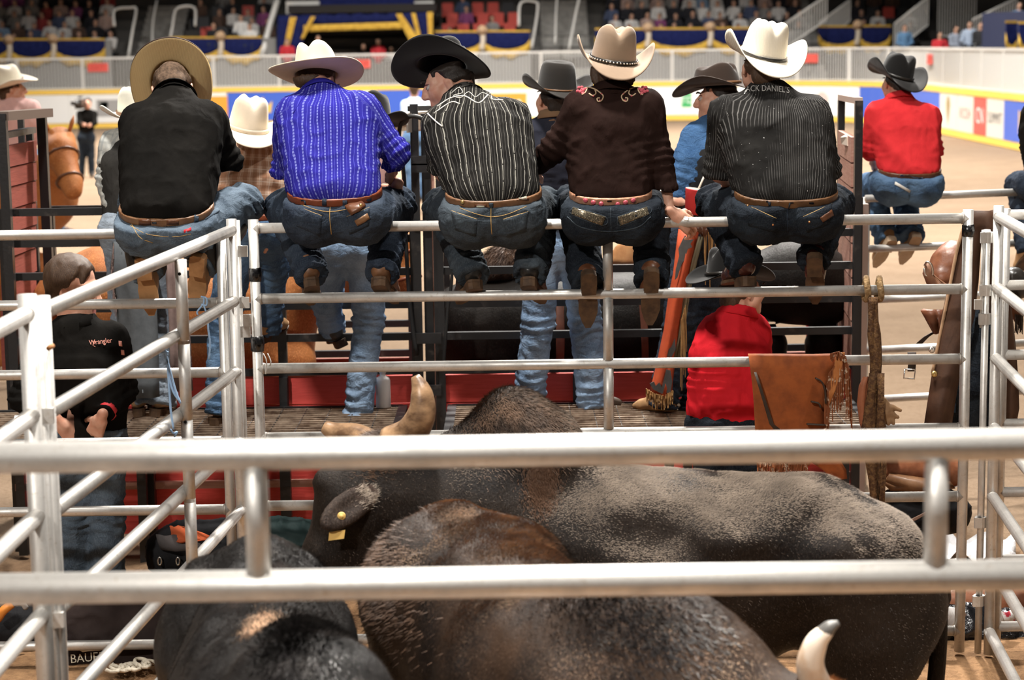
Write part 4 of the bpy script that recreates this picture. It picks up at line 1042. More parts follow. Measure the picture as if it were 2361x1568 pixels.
def line_on(bvh, pts, r, name, m, parent, off=.001, n=4, Y=None):
    P = smooth_path([Vector((x, y, 0)) for x, y in pts], n) if len(pts) > 2 else [Vector((*pts[0], 0)).lerp(Vector((*pts[1], 0)), i / 6) for i in range(7)]
    return MB().tube([put_on(bvh, p.x, p.y, off, Y) for p in P], r, 6).build(name, m, parent, True)
def patch_on(bvh, quad, name, m, parent, off=.004, th=.003, n=5, Y=None, label=None):
    """quad of four pixels laid on a surface as a thin flap"""
    A, B, C, D = [Vector((*q, 0)) for q in quad]; rows = []
    for i in range(n + 1):
        l, r2 = A.lerp(D, i / n), B.lerp(C, i / n); rows.append([put_on(bvh, *l.lerp(r2, j / n)[:2], off, Y) for j in range(n + 1)])
    return MB().sheet(rows, -th).build(name, m, parent, True, label=label)
def text_on(bvh, words, cx, cy, size, name, m, parent, rot=0., arc=0., off=.004, sx=1.0):
    V, F = text_mesh(words, size); cs, sn = math.cos(rot), math.sin(rot); P = []
    for v in V:
        x, y = v.x * sx, -v.y + arc * (v.x * sx) ** 2; P.append(put_on(bvh, cx + x * cs - y * sn, cy + x * sn + y * cs, off))
    return mk(name, P, F, m, parent, False)
# ================================================================== clothes with woven patterns
def patterned(name, build, rough=.9, wr=.45, wobble=.012):
    t = NT(name); c = t.coord(); x, y, z = t.sep(t.attr('pc')); wob = t.math('MULTIPLY', t.math('SUBTRACT', t.noise(c, 9, 2), .5), wobble)
    col = build(t, t.math('ADD', x, wob), y, c); n1 = t.bump(t.noise(t.mapping(c, (1, 1, .5)), 15, 3, .5, .6), wr, .012)
    n2 = t.bump(t.noise(c, 300, 2), .2, .0015, n1); MATS[name] = t.set(col=col, rough=rough, normal=n2, spec=.03); return MATS[name]
def band(t, u, period, width, phase=0.):
    """1 inside a stripe"""
    f = t.math('FRACT', t.math('ADD', t.math('DIVIDE', u, period), 50.37 + phase)); d = t.math('ABSOLUTE', t.math('SUBTRACT', f, .5)); return t.math('LESS_THAN', d, width / 2)
def blue_p(t, u, v, c):
    base = t.mix(t.ramp(t.noise(c, 6, 3), .35, .7), (.025, .022, .25), (.017, .015, .18)); s1 = band(t, u, .0345, .2); dash = band(t, v, .017, .62); 
    s1 = t.math('MULTIPLY', s1, t.math('MULTIPLY_ADD', dash, .42, .12)); col = t.mix(s1, base, (.26, .29, .66)); s2 = t.math('MULTIPLY', band(t, u, .0345, .06, .5), .35); return t.mix(s2, col, (.15, .16, .65))
def stripe_p(t, u, v, c):
    base = t.mix(t.ramp(t.noise(c, 7, 3), .35, .7), (.010, .0095, .009), (.018, .017, .016)); n = t.math('GREATER_THAN', t.noise(t.mapping(c, (60, 60, 90)), 1, 2), .36)
    s1 = t.math('MULTIPLY', band(t, u, .062, .062), n); s2 = t.math('MULTIPLY', band(t, u, .062, .034, .36), n); s3 = t.math('MULTIPLY', band(t, u, .0155, .22), .09)
    col = t.mix(s3, base, (.4, .38, .35)); col = t.mix(t.math('MULTIPLY', s1, .5), col, (.5, .48, .42)); return t.mix(t.math('MULTIPLY', s2, .55), col, (.55, .53, .47))
def pin_p(t, u, v, c):
    base = t.mix(t.ramp(t.noise(c, 7, 3), .35, .7), (.014, .0135, .013), (.021, .02, .019)); s1 = t.math('MULTIPLY', band(t, u, .0115, .22), t.math('MULTIPLY', t.ramp(t.noise(c, 5, 3), .42, .7), .35)); col = t.mix(s1, base, (.5, .48, .46))
    sp = t.math('MULTIPLY', band(t, u, .023, .14), t.math('GREATER_THAN', t.noise(c, 170, 1), .74)); return t.mix(sp, col, (.9, .88, .85))
def plaid_p(t, u, v, c):
    base = (.52, .36, .27); a = t.math('MULTIPLY', band(t, u, .066, .45), .5); b = t.math('MULTIPLY', band(t, v, .066, .45), .5); col = t.mix(a, base, (.22, .085, .035)); col = t.mix(b, col, (.24, .095, .04))
    l1 = t.math('MULTIPLY', band(t, u, .066, .05, .5), .6); l2 = t.math('MULTIPLY', band(t, v, .066, .05, .5), .6); return t.mix(l2, t.mix(l1, col, (.7, .62, .55)), (.7, .62, .55))
def pale_plaid(t, u, v, c):
    col = t.mix(t.math('MULTIPLY', band(t, u, .04, .3), .5), (.52, .53, .5), (.25, .28, .3)); return t.mix(t.math('MULTIPLY', band(t, v, .05, .25), .5), col, (.3, .32, .32))
BLUE_S = patterned('blue_dash_stripe', blue_p, .8); STRP_S = patterned('black_white_stripe', stripe_p); PIN_S = patterned('charcoal_pinstripe', pin_p, .85, .45, .003); PLAID_S = patterned('brown_plaid', plaid_p); PALE_S = patterned('pale_plaid', pale_plaid)
BLK_S = fabric('black_cotton', (.0065, .006, .0055), (.011, .010, .009), .85); BRN_S = fabric('dark_brown_cotton', (.016, .0085, .007), (.024, .0125, .0105), .85); RED_S = fabric('red_cotton', (.62, .035, .04), (.5, .025, .03), .8, .4); RED_S2 = fabric('crimson_cotton', (.62, .02, .03), (.52, .016, .025), .8, .5)
NAVYJ = fabric('navy_wool', (.022, .024, .036), (.034, .036, .05), .95); PINK_S = fabric('pink_cotton', (.75, .5, .47), (.68, .42, .4)); DENS = denim('denim_shirt', (.03, .075, .17), (.06, .13, .26)); BLKV = fabric('black_vest', (.015, .015, .016), (.03, .03, .03))
JN1 = denim('worn_denim', (.045, .062, .085), (.11, .145, .185)); JN2 = denim('indigo_denim', (.016, .022, .035), (.04, .053, .074)); JN3 = denim('grey_denim', (.022, .028, .036), (.055, .068, .08)); JN4 = denim('black_denim', (.008, .010, .014), (.02, .026, .034)); JNL = denim('light_denim', (.13, .20, .31), (.26, .36, .5)); JN6 = denim('mid_denim', (.04, .075, .14), (.10, .17, .27))
def leather(name, col, col2, rough=.45): return mat(name, col, rough, 0, col2, 18, .35, .7, .25, 70, .003, spec=.4)
L_TAN = leather('tan_leather', (.22, .11, .05), (.13, .06, .028)); L_BRN = leather('brown_leather', (.13, .05, .022), (.07, .025, .012), .35); L_RUST = leather('rust_leather', (.20, .045, .014), (.13, .03, .012)); L_BLK = leather('black_leather', (.014, .012, .011), (.03, .026, .022), .3); L_OX = leather('oxblood_leather', (.075, .018, .012), (.04, .012, .008), .22)
SOLE_B = mat('brown_sole', (.10, .055, .028), .7, 0, (.05, .028, .016), 20, .4, .65); SOLE_T = mat('tan_sole', (.38, .20, .085), .6, 0, (.26, .13, .055), 14, .4, .65); BOOT_T = leather('suede_tan', (.45, .26, .12), (.33, .18, .08), .85)
def felt(name, col, col2=None): return mat(name, col, .9, 0, col2 or tuple(x * .85 for x in col), 8, .35, .7, .15, 200, .001, sheen=.2, spec=.15)
def straw(name, col, col2):
    t = NT(name); c = t.coord(); w = t.n.new('ShaderNodeTexWave'); t.l.new(c, w.inputs[0]); w.inputs['Scale'].default_value = 60; w.inputs['Distortion'].default_value = 2.; MATS[name] = t.set(col=t.mix(t.ramp(w.outputs[1], .3, .9), col, col2), rough=.5, normal=t.bump(w.outputs[1], .25, .002)); return MATS[name]
H_TAN = felt('tan_felt', (.29, .205, .14)); H_CRM = felt('cream_felt', (.78, .68, .54)); H_BGE = felt('beige_felt', (.70, .56, .42)); H_BLK = felt('black_felt', (.006, .0055, .0055)); H_BRN = felt('brown_felt', (.034, .021, .015)); H_GRY = felt('charcoal_felt', (.02, .017, .0145)); H_STR = straw('straw', (.50, .37, .19), (.40, .28, .13)); H_WST = straw('white_straw', (.80, .74, .62), (.74, .67, .54))
GOLDM = mat('brass', (.7, .5, .2), .3, .9); SILV = mat('silver', (.8, .78, .74), .25, .95); THREAD = mat('gold_thread', (.45, .28, .10), .7); WTHR = mat('white_thread', (.62, .60, .55), .8)
def JJ(Y, **k):
    """pixel joints -> world; value (px, py[, dY])"""
    o = {}
    for n, v in k.items():
        o[n] = at(v[0], v[1], Y + (v[2] if len(v) > 2 else 0)) if isinstance(v, tuple) and n[:3] not in ('toe', 'upL', 'upR', 'boL', 'boR', 'arL', 'arR') else (Vector(v) if isinstance(v, tuple) else v)
    return o
def stitch(bv, pts, r, parent, m=THREAD, name='seam'): return line_on(bv, pts, r, name, m, parent, .0005)
def loops(R, pts, m):
    for x, y in pts: patch_on(R['belt_bvh'], [(x - 5, y - 18), (x + 5, y - 18), (x + 5, y + 20), (x - 5, y + 20)], 'belt_loop', m, R['jeans'], .005, .004, 3)
def buckle_row(R, pts, m, name, r=.011):
    for x, y in pts:
        p = put_on(R['belt_bvh'], x, y, .001); q = put_on(R['belt_bvh'], x, y, .006); MB().tube([p, q], [r, r * .7], 12).build(name, m, R['belt'], True)
def pocket(R, quad, m, name='pocket'):
    o = patch_on(R['jeans_bvh'], quad, name, m, R['jeans'], .0035, .004, 6); 
    stitch(R['jeans_bvh'], [quad[0], quad[1]], .0022, R['jeans']); return o
# ------------------------------------------------------------------ rider 1: plain black shirt, head bowed under straw hat
J = JJ(9.0, hipL=(333, 528, -.03), hipR=(432, 524, -.03), waist=(384, 482, .0), chest=(396, 318, .24), neck=(402, 226, .40), shL=(318, 282, .30), shR=(482, 278, .30), elL=(322, 400, .36), wrL=(352, 460, .52), elR=(528, 372, .34), wrR=(470, 412, .5),
       knL=(322, 470, .42), knR=(560, 470, .34), anL=(338, 606, .10), anR=(472, 590, .10), toeL=(.05, .30, -.95), toeR=(-.15, .45, -.85), upL=(0, .9, .4), upR=(0, .85, .5))
R = person('rider in plain black shirt, head bowed under an upturned straw hat', J, BLK_S, JN1, hair=mat('cropped_hair', (.13, .085, .058), .9, 0, (.06, .04, .028), 60, .35, .65, .5, 160, .003, spec=.1), belt=L_TAN, boots=(leather('boot_tan', (.30, .17, .08), (.2, .1, .05)), SOLE_T), head=dict(c=at(398, 205, 9.52), pitch=62, roll=-6), collar=BLK_S, seed=1., tilt=0.55, low=True, w=1.12, bl='tan tooled leather belt with silver conchos')
hat(R['root'], at(396, 196, 9.62), 0, 72, -10, H_STR, L_BRN, wbrim=.108, curl=.06, dip=.012, edge=mat('brown_binding', (.03, .014, .010), .7), label='woven straw hat with dark bound brim')
loops(R, [(356, 520), (452, 492)], JN1); buckle_row(R, [(300, 488), (436, 496)], SILV, 'concho', .013)
for x, y in ((334, 512), (398, 515)): patch_on(R['belt_bvh'], [(x - 14, y - 7), (x + 14, y - 7), (x + 14, y + 7), (x - 14, y + 7)], 'tooled_panel', L_BRN, R['belt'], .002, .002, 3)
patch_on(R['jeans_bvh'], [(424, 531), (440, 525), (441, 531), (425, 537)], 'red_tab', mat('red_tab', (.6, .03, .04), .6), R['jeans'], .003, .003, 2); stitch(R['jeans_bvh'], [(296, 500), (320, 545), (352, 560)], .0018, R['jeans'])
stitch(R['jeans_bvh'], [(300, 520), (340, 540), (400, 546), (440, 540)], .0014, R['jeans']); patch_on(R['jeans_bvh'], [(470, 500), (502, 480), (506, 486), (474, 508)], 'pocket_flap', JN1, R['jeans'], .004, .004, 3)
mb = MB()      # dark leather leggings over the shins
for sd, kx in (('L', 322), ('R', 500)):
    a, b = (J['knL'], J['anL']) if sd == 'L' else (J['knR'], J['anR']); m_ = a.lerp(b, .35); mb = MB(); mb.tube([m_, a.lerp(b, .7), b + (b - a).normalized() * .045], [.095, .098, .09], 14); mb.build('legging', L_BLK, R['root'], True)
    c = b + (b - a).normalized() * .03; MB().tube(smooth_path([c + Vector((.06 * math.cos(q), .06 * math.sin(q), .01 * math.sin(2 * q))) for q in np.linspace(0, 6.28, 9)], 3), .008, 6).build('spur_strap', L_BLK, R['root'], True)
# ------------------------------------------------------------------ rider 2: blue striped shirt
J = JJ(9.0, hipL=(722, 502, -.03), hipR=(832, 500, -.03), waist=(772, 446, .0), chest=(757, 308, .2), neck=(738, 222, .33), shL=(672, 262, .24), shR=(838, 250, .24), elL=(655, 395, .22), wrL=(690, 425, .42), elR=(914, 352, .22), wrR=(898, 418, .34),
       knL=(656, 478, .40), knR=(912, 474, .40), anL=(712, 614, .09), anR=(884, 612, .09), toeL=(-.1, .85, -.5), toeR=(.22, .85, -.5), upL=(0, .45, .9), upR=(0, .45, .9))
R = person('rider in royal blue striped shirt and cream felt hat', J, BLUE_S, JN2, hair=HBRN, belt=L_RUST, boots=(leather('boot_brown', (.20, .09, .04), (.1, .045, .02)), SOLE_B), head=dict(c=at(733, 180, 9.42), yaw=-28, pitch=38, roll=4), collar=BLUE_S, seed=2., tilt=0.35, low=True, w=1.12, hands=[dict(c=at(914, 432, 9.34), y=(-.25, .7, -.6), z=(.5, -.4, .7), side=-1, curl=.35)])
hat(R['root'], at(730, 172, 9.43), -20, 15, -9, H_BGE, felt('cream_band', (.6, .5, .4)), wbrim=.125, curl=.035, dip=.0, b=.095, a=.115, hgt=.155, label='cream felt hat, broad flat brim')
loops(R, [(700, 456), (748, 466), (795, 468), (850, 442)], JN2)
pocket(R, [(690, 478), (742, 498), (738, 545), (684, 520)], JN2); pocket(R, [(800, 500), (852, 478), (850, 520), (806, 540)], JN2)
patch_on(R['jeans_bvh'], [(796, 478), (826, 464), (842, 476), (812, 497)], 'wallet', L_BRN, R['jeans'], .012, .014, 4, label='brown leather wallet sticking out of back pocket'); patch_on(R['jeans_bvh'], [(818, 508), (846, 492), (852, 504), (824, 520)], 'leather_patch', L_TAN, R['jeans'], .008, .003, 3)
p = put_on(R['jeans_bvh'], 831, 480, .026); MB().lathe([(.001, .004), (.007, .002), (.008, -.003)], p, 12, Matrix.Rotation(1.57, 3, 'X')).build('snap', GOLDM, R['jeans'], True)
stitch(R['jeans_bvh'], [(762, 470), (760, 500), (764, 540)], .002, R['jeans']); stitch(R['shirt_bvh'], [(676, 262), (700, 225), (735, 205)], .0015, R['shirt'], MATS['blue_dash_stripe']); stitch(R['jeans_bvh'], [(690, 470), (730, 484), (762, 488), (800, 482), (850, 462)], .0015, R['jeans'])
# ------------------------------------------------------------------ rider 3: black shirt with white stripes, face turned left
J = JJ(9.0, hipL=(1082, 506, -.03), hipR=(1190, 504, -.03), waist=(1138, 448, .0), chest=(1106, 318, .2), neck=(1066, 232, .34), shL=(1014, 288, .26), shR=(1184, 268, .26), elL=(1020, 400, .28), wrL=(1062, 436, .46), elR=(1212, 388, .26), wrR=(1190, 440, .42),
       knL=(1022, 476, .40), knR=(1252, 478, .40), anL=(1082, 616, .08), anR=(1226, 612, .08), toeL=(-.28, .85, -.45), toeR=(.25, .85, -.5), upL=(0, .4, .9), upR=(0, .4, .9))
R = person('rider in black shirt with white stripes, face turned left under a black hat', J, STRP_S, JN3, hair=HBLK, belt=L_TAN, boots=(L_BLK, SOLE_B), head=dict(c=at(1030, 188, 9.42), yaw=90, pitch=20, roll=0, s=1.14), collar=STRP_S, seed=3., tilt=0.38, low=True, w=1.14, headh=.0052, bl='tan tooled leather belt with dark inlay')
hat(R['root'], at(1018, 152, 9.44), 62, 8, 32, H_BLK, L_BLK, wbrim=.115, curl=.05, dip=.035, hgt=.13, label='black felt hat with wide brim')
loops(R, [(1132, 474)], JN3)
for x, y in ((1108, 478), (1205, 455)): patch_on(R['belt_bvh'], [(x - 14, y - 7), (x + 14, y - 7), (x + 14, y + 7), (x - 14, y + 7)], 'inlay_panel', L_BRN, R['belt'], .002, .002, 3); patch_on(R['belt_bvh'], [(x - 9, y - 4), (x + 9, y - 4), (x + 9, y + 4), (x - 9, y + 4)], 'inlay', mat('jade_inlay', (.42, .42, .33), .4), R['belt'], .004, .002, 2)
buckle_row(R, [(1066, 466)], GOLDM, 'concho', .011); pocket(R, [(1040, 486), (1100, 506), (1096, 545), (1050, 530)], JN3); pocket(R, [(1160, 506), (1218, 488), (1212, 530), (1168, 545)], JN3)
stitch(R['jeans_bvh'], [(1132, 478), (1132, 510), (1134, 540)], .002, R['jeans']); stitch(R['jeans_bvh'], [(1060, 480), (1100, 494), (1134, 500), (1170, 494), (1214, 476)], .0015, R['jeans'])
BV = R['shirt_bvh']
line_on(BV, [(1008, 246), (1040, 226), (1072, 222), (1104, 238), (1130, 216), (1160, 222)], .0035, 'yoke_piping', WTHR, R['shirt']); line_on(BV, [(1000, 262), (1040, 236), (1060, 240)], .0035, 'yoke_piping', WTHR, R['shirt']); line_on(BV, [(986, 262), (1005, 280), (1020, 292)], .0035, 'shoulder_piping', WTHR, R['shirt'])
line_on(BV, [(1040, 216), (1058, 202), (1066, 214), (1046, 220), (1062, 226), (1080, 212), (1096, 224), (1112, 214), (1130, 222)], .002, 'embroidery_scroll', WTHR, R['shirt'])
text_on(R['jeans_bvh'], 'PROUD 2 COUNTRY', 1030, 486, 10, 'belt_print', WTHR, R['jeans'], -1.1) if False else None
# ------------------------------------------------------------------ rider 4: brown embroidered shirt
J = JJ(9.0, hipL=(1362, 498, -.03), hipR=(1462, 498, -.03), waist=(1408, 448, .0), chest=(1410, 310, .09), neck=(1412, 216, .14), shL=(1336, 248, .10), shR=(1490, 246, .10), elL=(1282, 338, .12), wrL=(1228, 392, .3), elR=(1522, 366, .06), wrR=(1546, 488, .0),
       knL=(1318, 474, .40), knR=(1506, 474, .40), anL=(1352, 634, .06), anR=(1500, 628, .06), toeL=(.0, .4, -.92), toeR=(.0, .4, -.92), upL=(0, 1., .35), upR=(0, 1., .35))
R = person('rider in dark brown embroidered shirt and tan felt hat', J, BRN_S, JN4, hair=HBRN, belt=mat('gem_belt', (.36, .17, .10), .4, .2, (.48, .26, .16), 40, .4, .6), boots=(L_BRN, SOLE_B), head=dict(c=at(1412, 152, 9.2), pitch=4), collar=BRN_S, seed=4., tilt=0.28, low=True, w=1.0, fw=.95, hairstyle='long', bl='pale belt set with pink stones', hands=[dict(c=at(1556, 494, 9.0), y=(.75, .25, -.62), z=(.25, -.8, .5), side=-1, curl=.55, spread=.05), dict(c=at(1222, 398, 9.34), y=(-.3, .8, -.4), z=(-.2, -.3, .9), side=1, curl=.4)])
hat(R['root'], at(1414, 141, 9.2), 4, -9, 7, H_TAN, L_BLK, wbrim=.102, curl=.105, dip=.045, hgt=.178, stud=SILV, bandw=.018, label='tan felt hat with studded band')
loops(R, [(1405, 470)], JN4)
gem = mat('pink_gem', (.65, .12, .16), .15, .1, spec=.8); buckle_row(R, [(1350, 462), (1368, 467), (1386, 470), (1424, 471), (1442, 467), (1460, 462)], gem, 'gem', .012)
BV = R['jeans_bvh']; spark = mat('sequins', (.10, .085, .06), .2, .5, (.6, .5, .35), 260, .55, .62)
for q in ([(1322, 478), (1396, 500), (1388, 520), (1318, 494)], [(1424, 500), (1492, 478), (1496, 494), (1430, 520)]): patch_on(BV, q, 'sequin_panel', spark, R['jeans'], .004, .003, 6); stitch(BV, q + q[:1], .0025, R['jeans'], JN3)
stitch(BV, [(1308, 500), (1340, 524), (1404, 534), (1470, 524), (1500, 500)], .003, R['jeans'], JN3); stitch(BV, [(1408, 480), (1408, 505), (1410, 535)], .002, R['jeans'], JN3)
BV = R['shirt_bvh']; rose = mat('rose_thread', (.55, .10, .13), .8); vine = mat('vine_thread', (.55, .40, .26), .8)
for sg in (-1, 1):
    X = lambda x: 1412 + sg * (x - 1412) * 1.0
    line_on(BV, [(X(1440), 214), (X(1452), 206), (X(1470), 202), (X(1486), 208)], .0034, 'vine', vine, R['shirt']); line_on(BV, [(X(1440), 214), (X(1433), 222), (X(1437), 232), (X(1445), 234), (X(1447), 227), (X(1441), 226)], .0034, 'vine', vine, R['shirt'])
    line_on(BV, [(X(1452), 207), (X(1450), 216), (X(1458), 221), (X(1466), 216)], .0034, 'vine', vine, R['shirt']); line_on(BV, [(X(1470), 203), (X(1474), 213), (X(1482), 219)], .0034, 'vine', vine, R['shirt'])
    for i in range(9):
        q = i * 2.399; rr = 3.6 * math.sqrt(i); p = put_on(BV, X(1482 + rr * math.cos(q)), 208 + rr * math.sin(q), .002); MB().lathe([(.001, .003), (.009, .001), (.009, -.002)], p, 8, Matrix.Rotation(1.57, 3, 'X')).build('flower_petal', rose, R['shirt'], True)
    for x, y in ((1437, 217), (1456, 222), (1441, 232)): p = put_on(BV, X(x), y, .002); MB().lathe([(.001, .003), (.004, .001), (.004, -.002)], p, 7, Matrix.Rotation(1.57, 3, 'X')).build('bud', rose, R['shirt'], True)
for i in range(6): p = put_on(BV, 1524 + 3 * i * .6, 440 + i * 9, .002); MB().lathe([(.001, .003), (.005, .001), (.005, -.002)], p, 8, Matrix.Rotation(1.57, 3, 'X')).build('snap', SILV, R['shirt'], True)
p = at(1582, 504, 8.975); MB().tube([p + Vector((.012 * math.cos(q), .004 * math.sin(q) , .008 * math.sin(q))) for q in np.linspace(0, 6.28, 13)], .0018, 6, False).build('finger_ring', SILV, R['root'], True)
# ------------------------------------------------------------------ rider 5: charcoal pinstripe shirt, cream straw hat
J = JJ(9.0, hipL=(1752, 498, -.03), hipR=(1872, 496, -.03), waist=(1812, 448, .0), chest=(1788, 312, .13), neck=(1766, 222, .22), shL=(1672, 262, .16), shR=(1872, 262, .16), elL=(1654, 398, .2), wrL=(1690, 440, .4), elR=(1906, 392, .2), wrR=(1880, 436, .4),
       knL=(1650, 470, .42), knR=(1922, 470, .42), anL=(1712, 596, .10), anR=(1880, 584, .10), toeL=(-.3, .9, -.2), toeR=(.1, .55, -.85), upL=(0, .2, 1), upR=(0, .8, .5))
R = person('broad rider in charcoal pinstripe shirt and cream straw hat', J, PIN_S, JN4, hair=HBRN, belt=leather('saddle_belt', (.13, .058, .02), (.08, .035, .014)), boots=(L_OX, SOLE_B), head=dict(c=at(1756, 152, 9.26), yaw=8, pitch=6), collar=PIN_S, seed=5., tilt=0.3, low=True, w=1.22, shoulder=1.08)
hat(R['root'], at(1760, 128, 9.28), 10, -13, 9, H_WST, L_BLK, wbrim=.108, curl=.10, dip=.045, hgt=.178, bandw=.012, label='cream straw hat with thin dark band')
loops(R, [(1772, 472), (1824, 474), (1870, 462)], JN4)
pocket(R, [(1720, 472), (1790, 504), (1786, 535), (1726, 520)], JN4); pocket(R, [(1852, 500), (1918, 470), (1912, 515), (1860, 535)], JN4); patch_on(R['jeans_bvh'], [(1890, 502), (1916, 484), (1920, 496), (1896, 512)], 'leather_patch', L_BRN, R['jeans'], .008, .003, 3)
for x, y in ((1782, 518), (1866, 511), (1724, 476)): p = put_on(R['jeans_bvh'], x, y, .004); MB().lathe([(.001, .003), (.005, .001), (.005, -.002)], p, 8, Matrix.Rotation(1.57, 3, 'X')).build('rivet', mat('copper', (.7, .3, .12), .3, .8), R['jeans'], True)
text_on(R['shirt_bvh'], "JACK DANIEL'S", 1768, 205, 19, 'lettering', mat('grey_print', (.45, .44, .42), .6), R['shirt'], .02, .0016, .004, .82); stitch(R['jeans_bvh'], [(1815, 478), (1815, 505), (1816, 535)], .002, R['jeans'], JN2)
mb = MB()
for k in range(5): mb.box(at(1712 + 8 * k, 95 + k * 2.2, 9.07), (.007, .01, .006)); 
# ------------------------------------------------------------------ rider 6: red shirt further right
J = JJ(12.5, hipL=(2058, 428, -.02), hipR=(2128, 430, -.02), waist=(2098, 396, .0), chest=(2088, 306, .10), neck=(2072, 232, .18), shL=(2022, 262, .14), shR=(2140, 268, .14), elL=(2006, 345, .16), wrL=(2018, 392, .4), elR=(2152, 345, .16), wrR=(2120, 390, .4),
       knL=(2004, 430, .42), knR=(2080, 440, .46), anL=(2040, 540, .14), anR=(2100, 532, .14), toeL=(-.25, .6, -.7), toeR=(-.2, .6, -.7), upL=(0, .75, .6), upR=(0, .75, .6))
R = person('rider in red shirt and black hat on the far fence at the right', J, RED_S, JN6, hair=HBLK, belt=L_BRN, boots=(BOOT_T, leather('pale_sole', (.5, .36, .24), (.4, .28, .18), .8)), head=dict(c=at(2068, 188, 12.74), yaw=16, pitch=8), collar=RED_S, seed=6., tilt=0.25, low=True, w=1.05, s=1.08, h=.014)
hat(R['root'], at(2066, 176, 12.74), 18, -14, 12, H_BLK, L_BLK, wbrim=.104, curl=.095, dip=.04, hgt=.165, s=.98, label='black felt hat with curled brim'); loops(R, [(2080, 410), (2122, 416)], JN6)
pocket(R, [(2062, 420), (2100, 440), (2096, 462), (2064, 450)], JN6); patch_on(R['jeans_bvh'], [(2064, 420), (2098, 438), (2097, 444), (2062, 425)], 'pocket_card', WTHR, R['jeans'], .008, .004, 3)
# ================================================================== people on the platform and the ground
def hand(px, py, Y, y, z, side=1, curl=.4, **k): return dict(c=at(px, py, Y), y=y, z=z, side=side, curl=curl, **k)
# man in pale plaid and charcoal vest behind the bowed rider
J = JJ(10.85, hipL=(282, 530), hipR=(360, 530), waist=(320, 482), chest=(318, 380, .04), neck=(322, 306, .06), shL=(262, 332, .05), shR=(382, 332, .05), elL=(246, 412, .02), wrL=(266, 496, -.06), elR=(400, 410, .06), wrR=(380, 490, .05),
       knL=(296, 740, .03), knR=(392, 740, .05), anL=(316, 905), anR=(372, 905), toeL=(-.15, .95, -.1), toeR=(.2, .95, -.1), arL=.085, arR=.085)
R = person('man in charcoal vest over pale plaid, behind the bowed rider at the left', J, PALE_S, denim('pale_grey_denim', (.15, .18, .22), (.28, .33, .39)), hair=HBRN, belt=L_RUST, boots=(leather('boot_cream', (.55, .38, .22), (.4, .26, .14)), SOLE_B), head=dict(c=at(318, 274, 10.95), yaw=40), seed=7., h=.0135, s=1.08, headh=.008, hands=[hand(272, 504, 10.8, (.3, .3, -.9), (-.6, -.6, .2), 1)])
hat(R['root'], at(316, 262, 10.95), 30, -6, -6, felt('white_felt', (.82, .80, .70)), L_TAN, wbrim=.105, curl=.07, dip=.02, label='white felt hat, brim showing beside the bowed rider')
f = Field(.05); g = J
for sg in (-1, 1): f.cap(g['waist'] + Vector((sg * .075, 0, -.02)), g['chest'] + Vector((sg * .09, 0, 0)), .12, .128)
f.cap(g['waist'], g['chest'], .13, .145); f.cap(g['chest'], g['neck'].lerp(g['chest'], .3), .13, .1); f.cap(g['shL'].lerp(g['chest'], .2), g['shR'].lerp(g['chest'], .2), .085)
V, F = f.mesh(.014); Nn = vnormals(V, F); V = wrinkle(V, Nn, .004, .004, 3.); mk('vest', V, F, fabric('charcoal_vest', (.03, .029, .028), (.045, .043, .04)), R['root'])
# suede chaps with fringe down the sides
sued = leather('mauve_suede', (.24, .17, .155), (.17, .12, .11), .9); GREYS = leather('grey_suede', (.10, .11, .12), (.07, .078, .085), .9)
def chap_sheet(root_, pts, Y, m, name, bulge=.05, th=.005, waves=2.):
    """pts: rows of (xl, xr, y) pixels; a curved leather sheet wrapped round the front of the leg"""
    rows = []
    for i, (xl, xr_, y) in enumerate(pts):
        r = []
        for j in range(9):
            u = j / 8; p = at(xl + (xr_ - xl) * u, y, Y); p.y -= bulge * math.sin(math.pi * u) + .012 * math.sin(waves * u * 6 + i * .9); r.append(p)
        rows.append(r)
    return MB().sheet(rows, th).build(name, m, root_, True)
def fringe(root_, path, Y, m, L=34, n=40, name='fringe', lean=0., w=2.2):
    """strands hanging from a pixel polyline"""
    mb = MB(); P = [Vector((x, y, 0)) for x, y in path]; seg = [(P[i + 1] - P[i]).length for i in range(len(P) - 1)]; tot = sum(seg)
    for k in range(n):
        t = (k + random.random() * .6) / n * tot; i = 0
        while i < len(seg) - 1 and t > seg[i]: t -= seg[i]; i += 1
        q = P[i].lerp(P[i + 1], min(1, t / seg[i])); l = L * random.uniform(.7, 1.15); dx = random.uniform(-3, 3) + lean
        pts = [at(q.x + dx * u + random.uniform(-.6, .6), q.y + l * u, Y - .01 + random.uniform(-.012, .004)) for u in (0, .35, .7, 1.)]; mb.tube(pts, [w / 1000, w / 1000, w / 1100, w / 1600], 4)
    return mb.build(name, m, root_, kind='stuff')
chap_sheet(R['root'], [(262, 330, 556), (256, 350, 620), (268, 362, 700), (276, 366, 800), (284, 366, 880), (292, 366, 915)], 10.72, sued if False else GREYS, 'chap_leg')
chap_sheet(R['root'], [(386, 412, 560), (384, 424, 640), (390, 436, 740), (392, 442, 840), (392, 444, 900)], 10.76, sued, 'chap_wing', .02)
fringe(R['root'], [(262, 560), (256, 620), (268, 700)], 10.7, sued, 40, 26); fringe(R['root'], [(404, 560), (424, 640), (436, 740), (442, 840)], 10.74, sued, 52, 40)
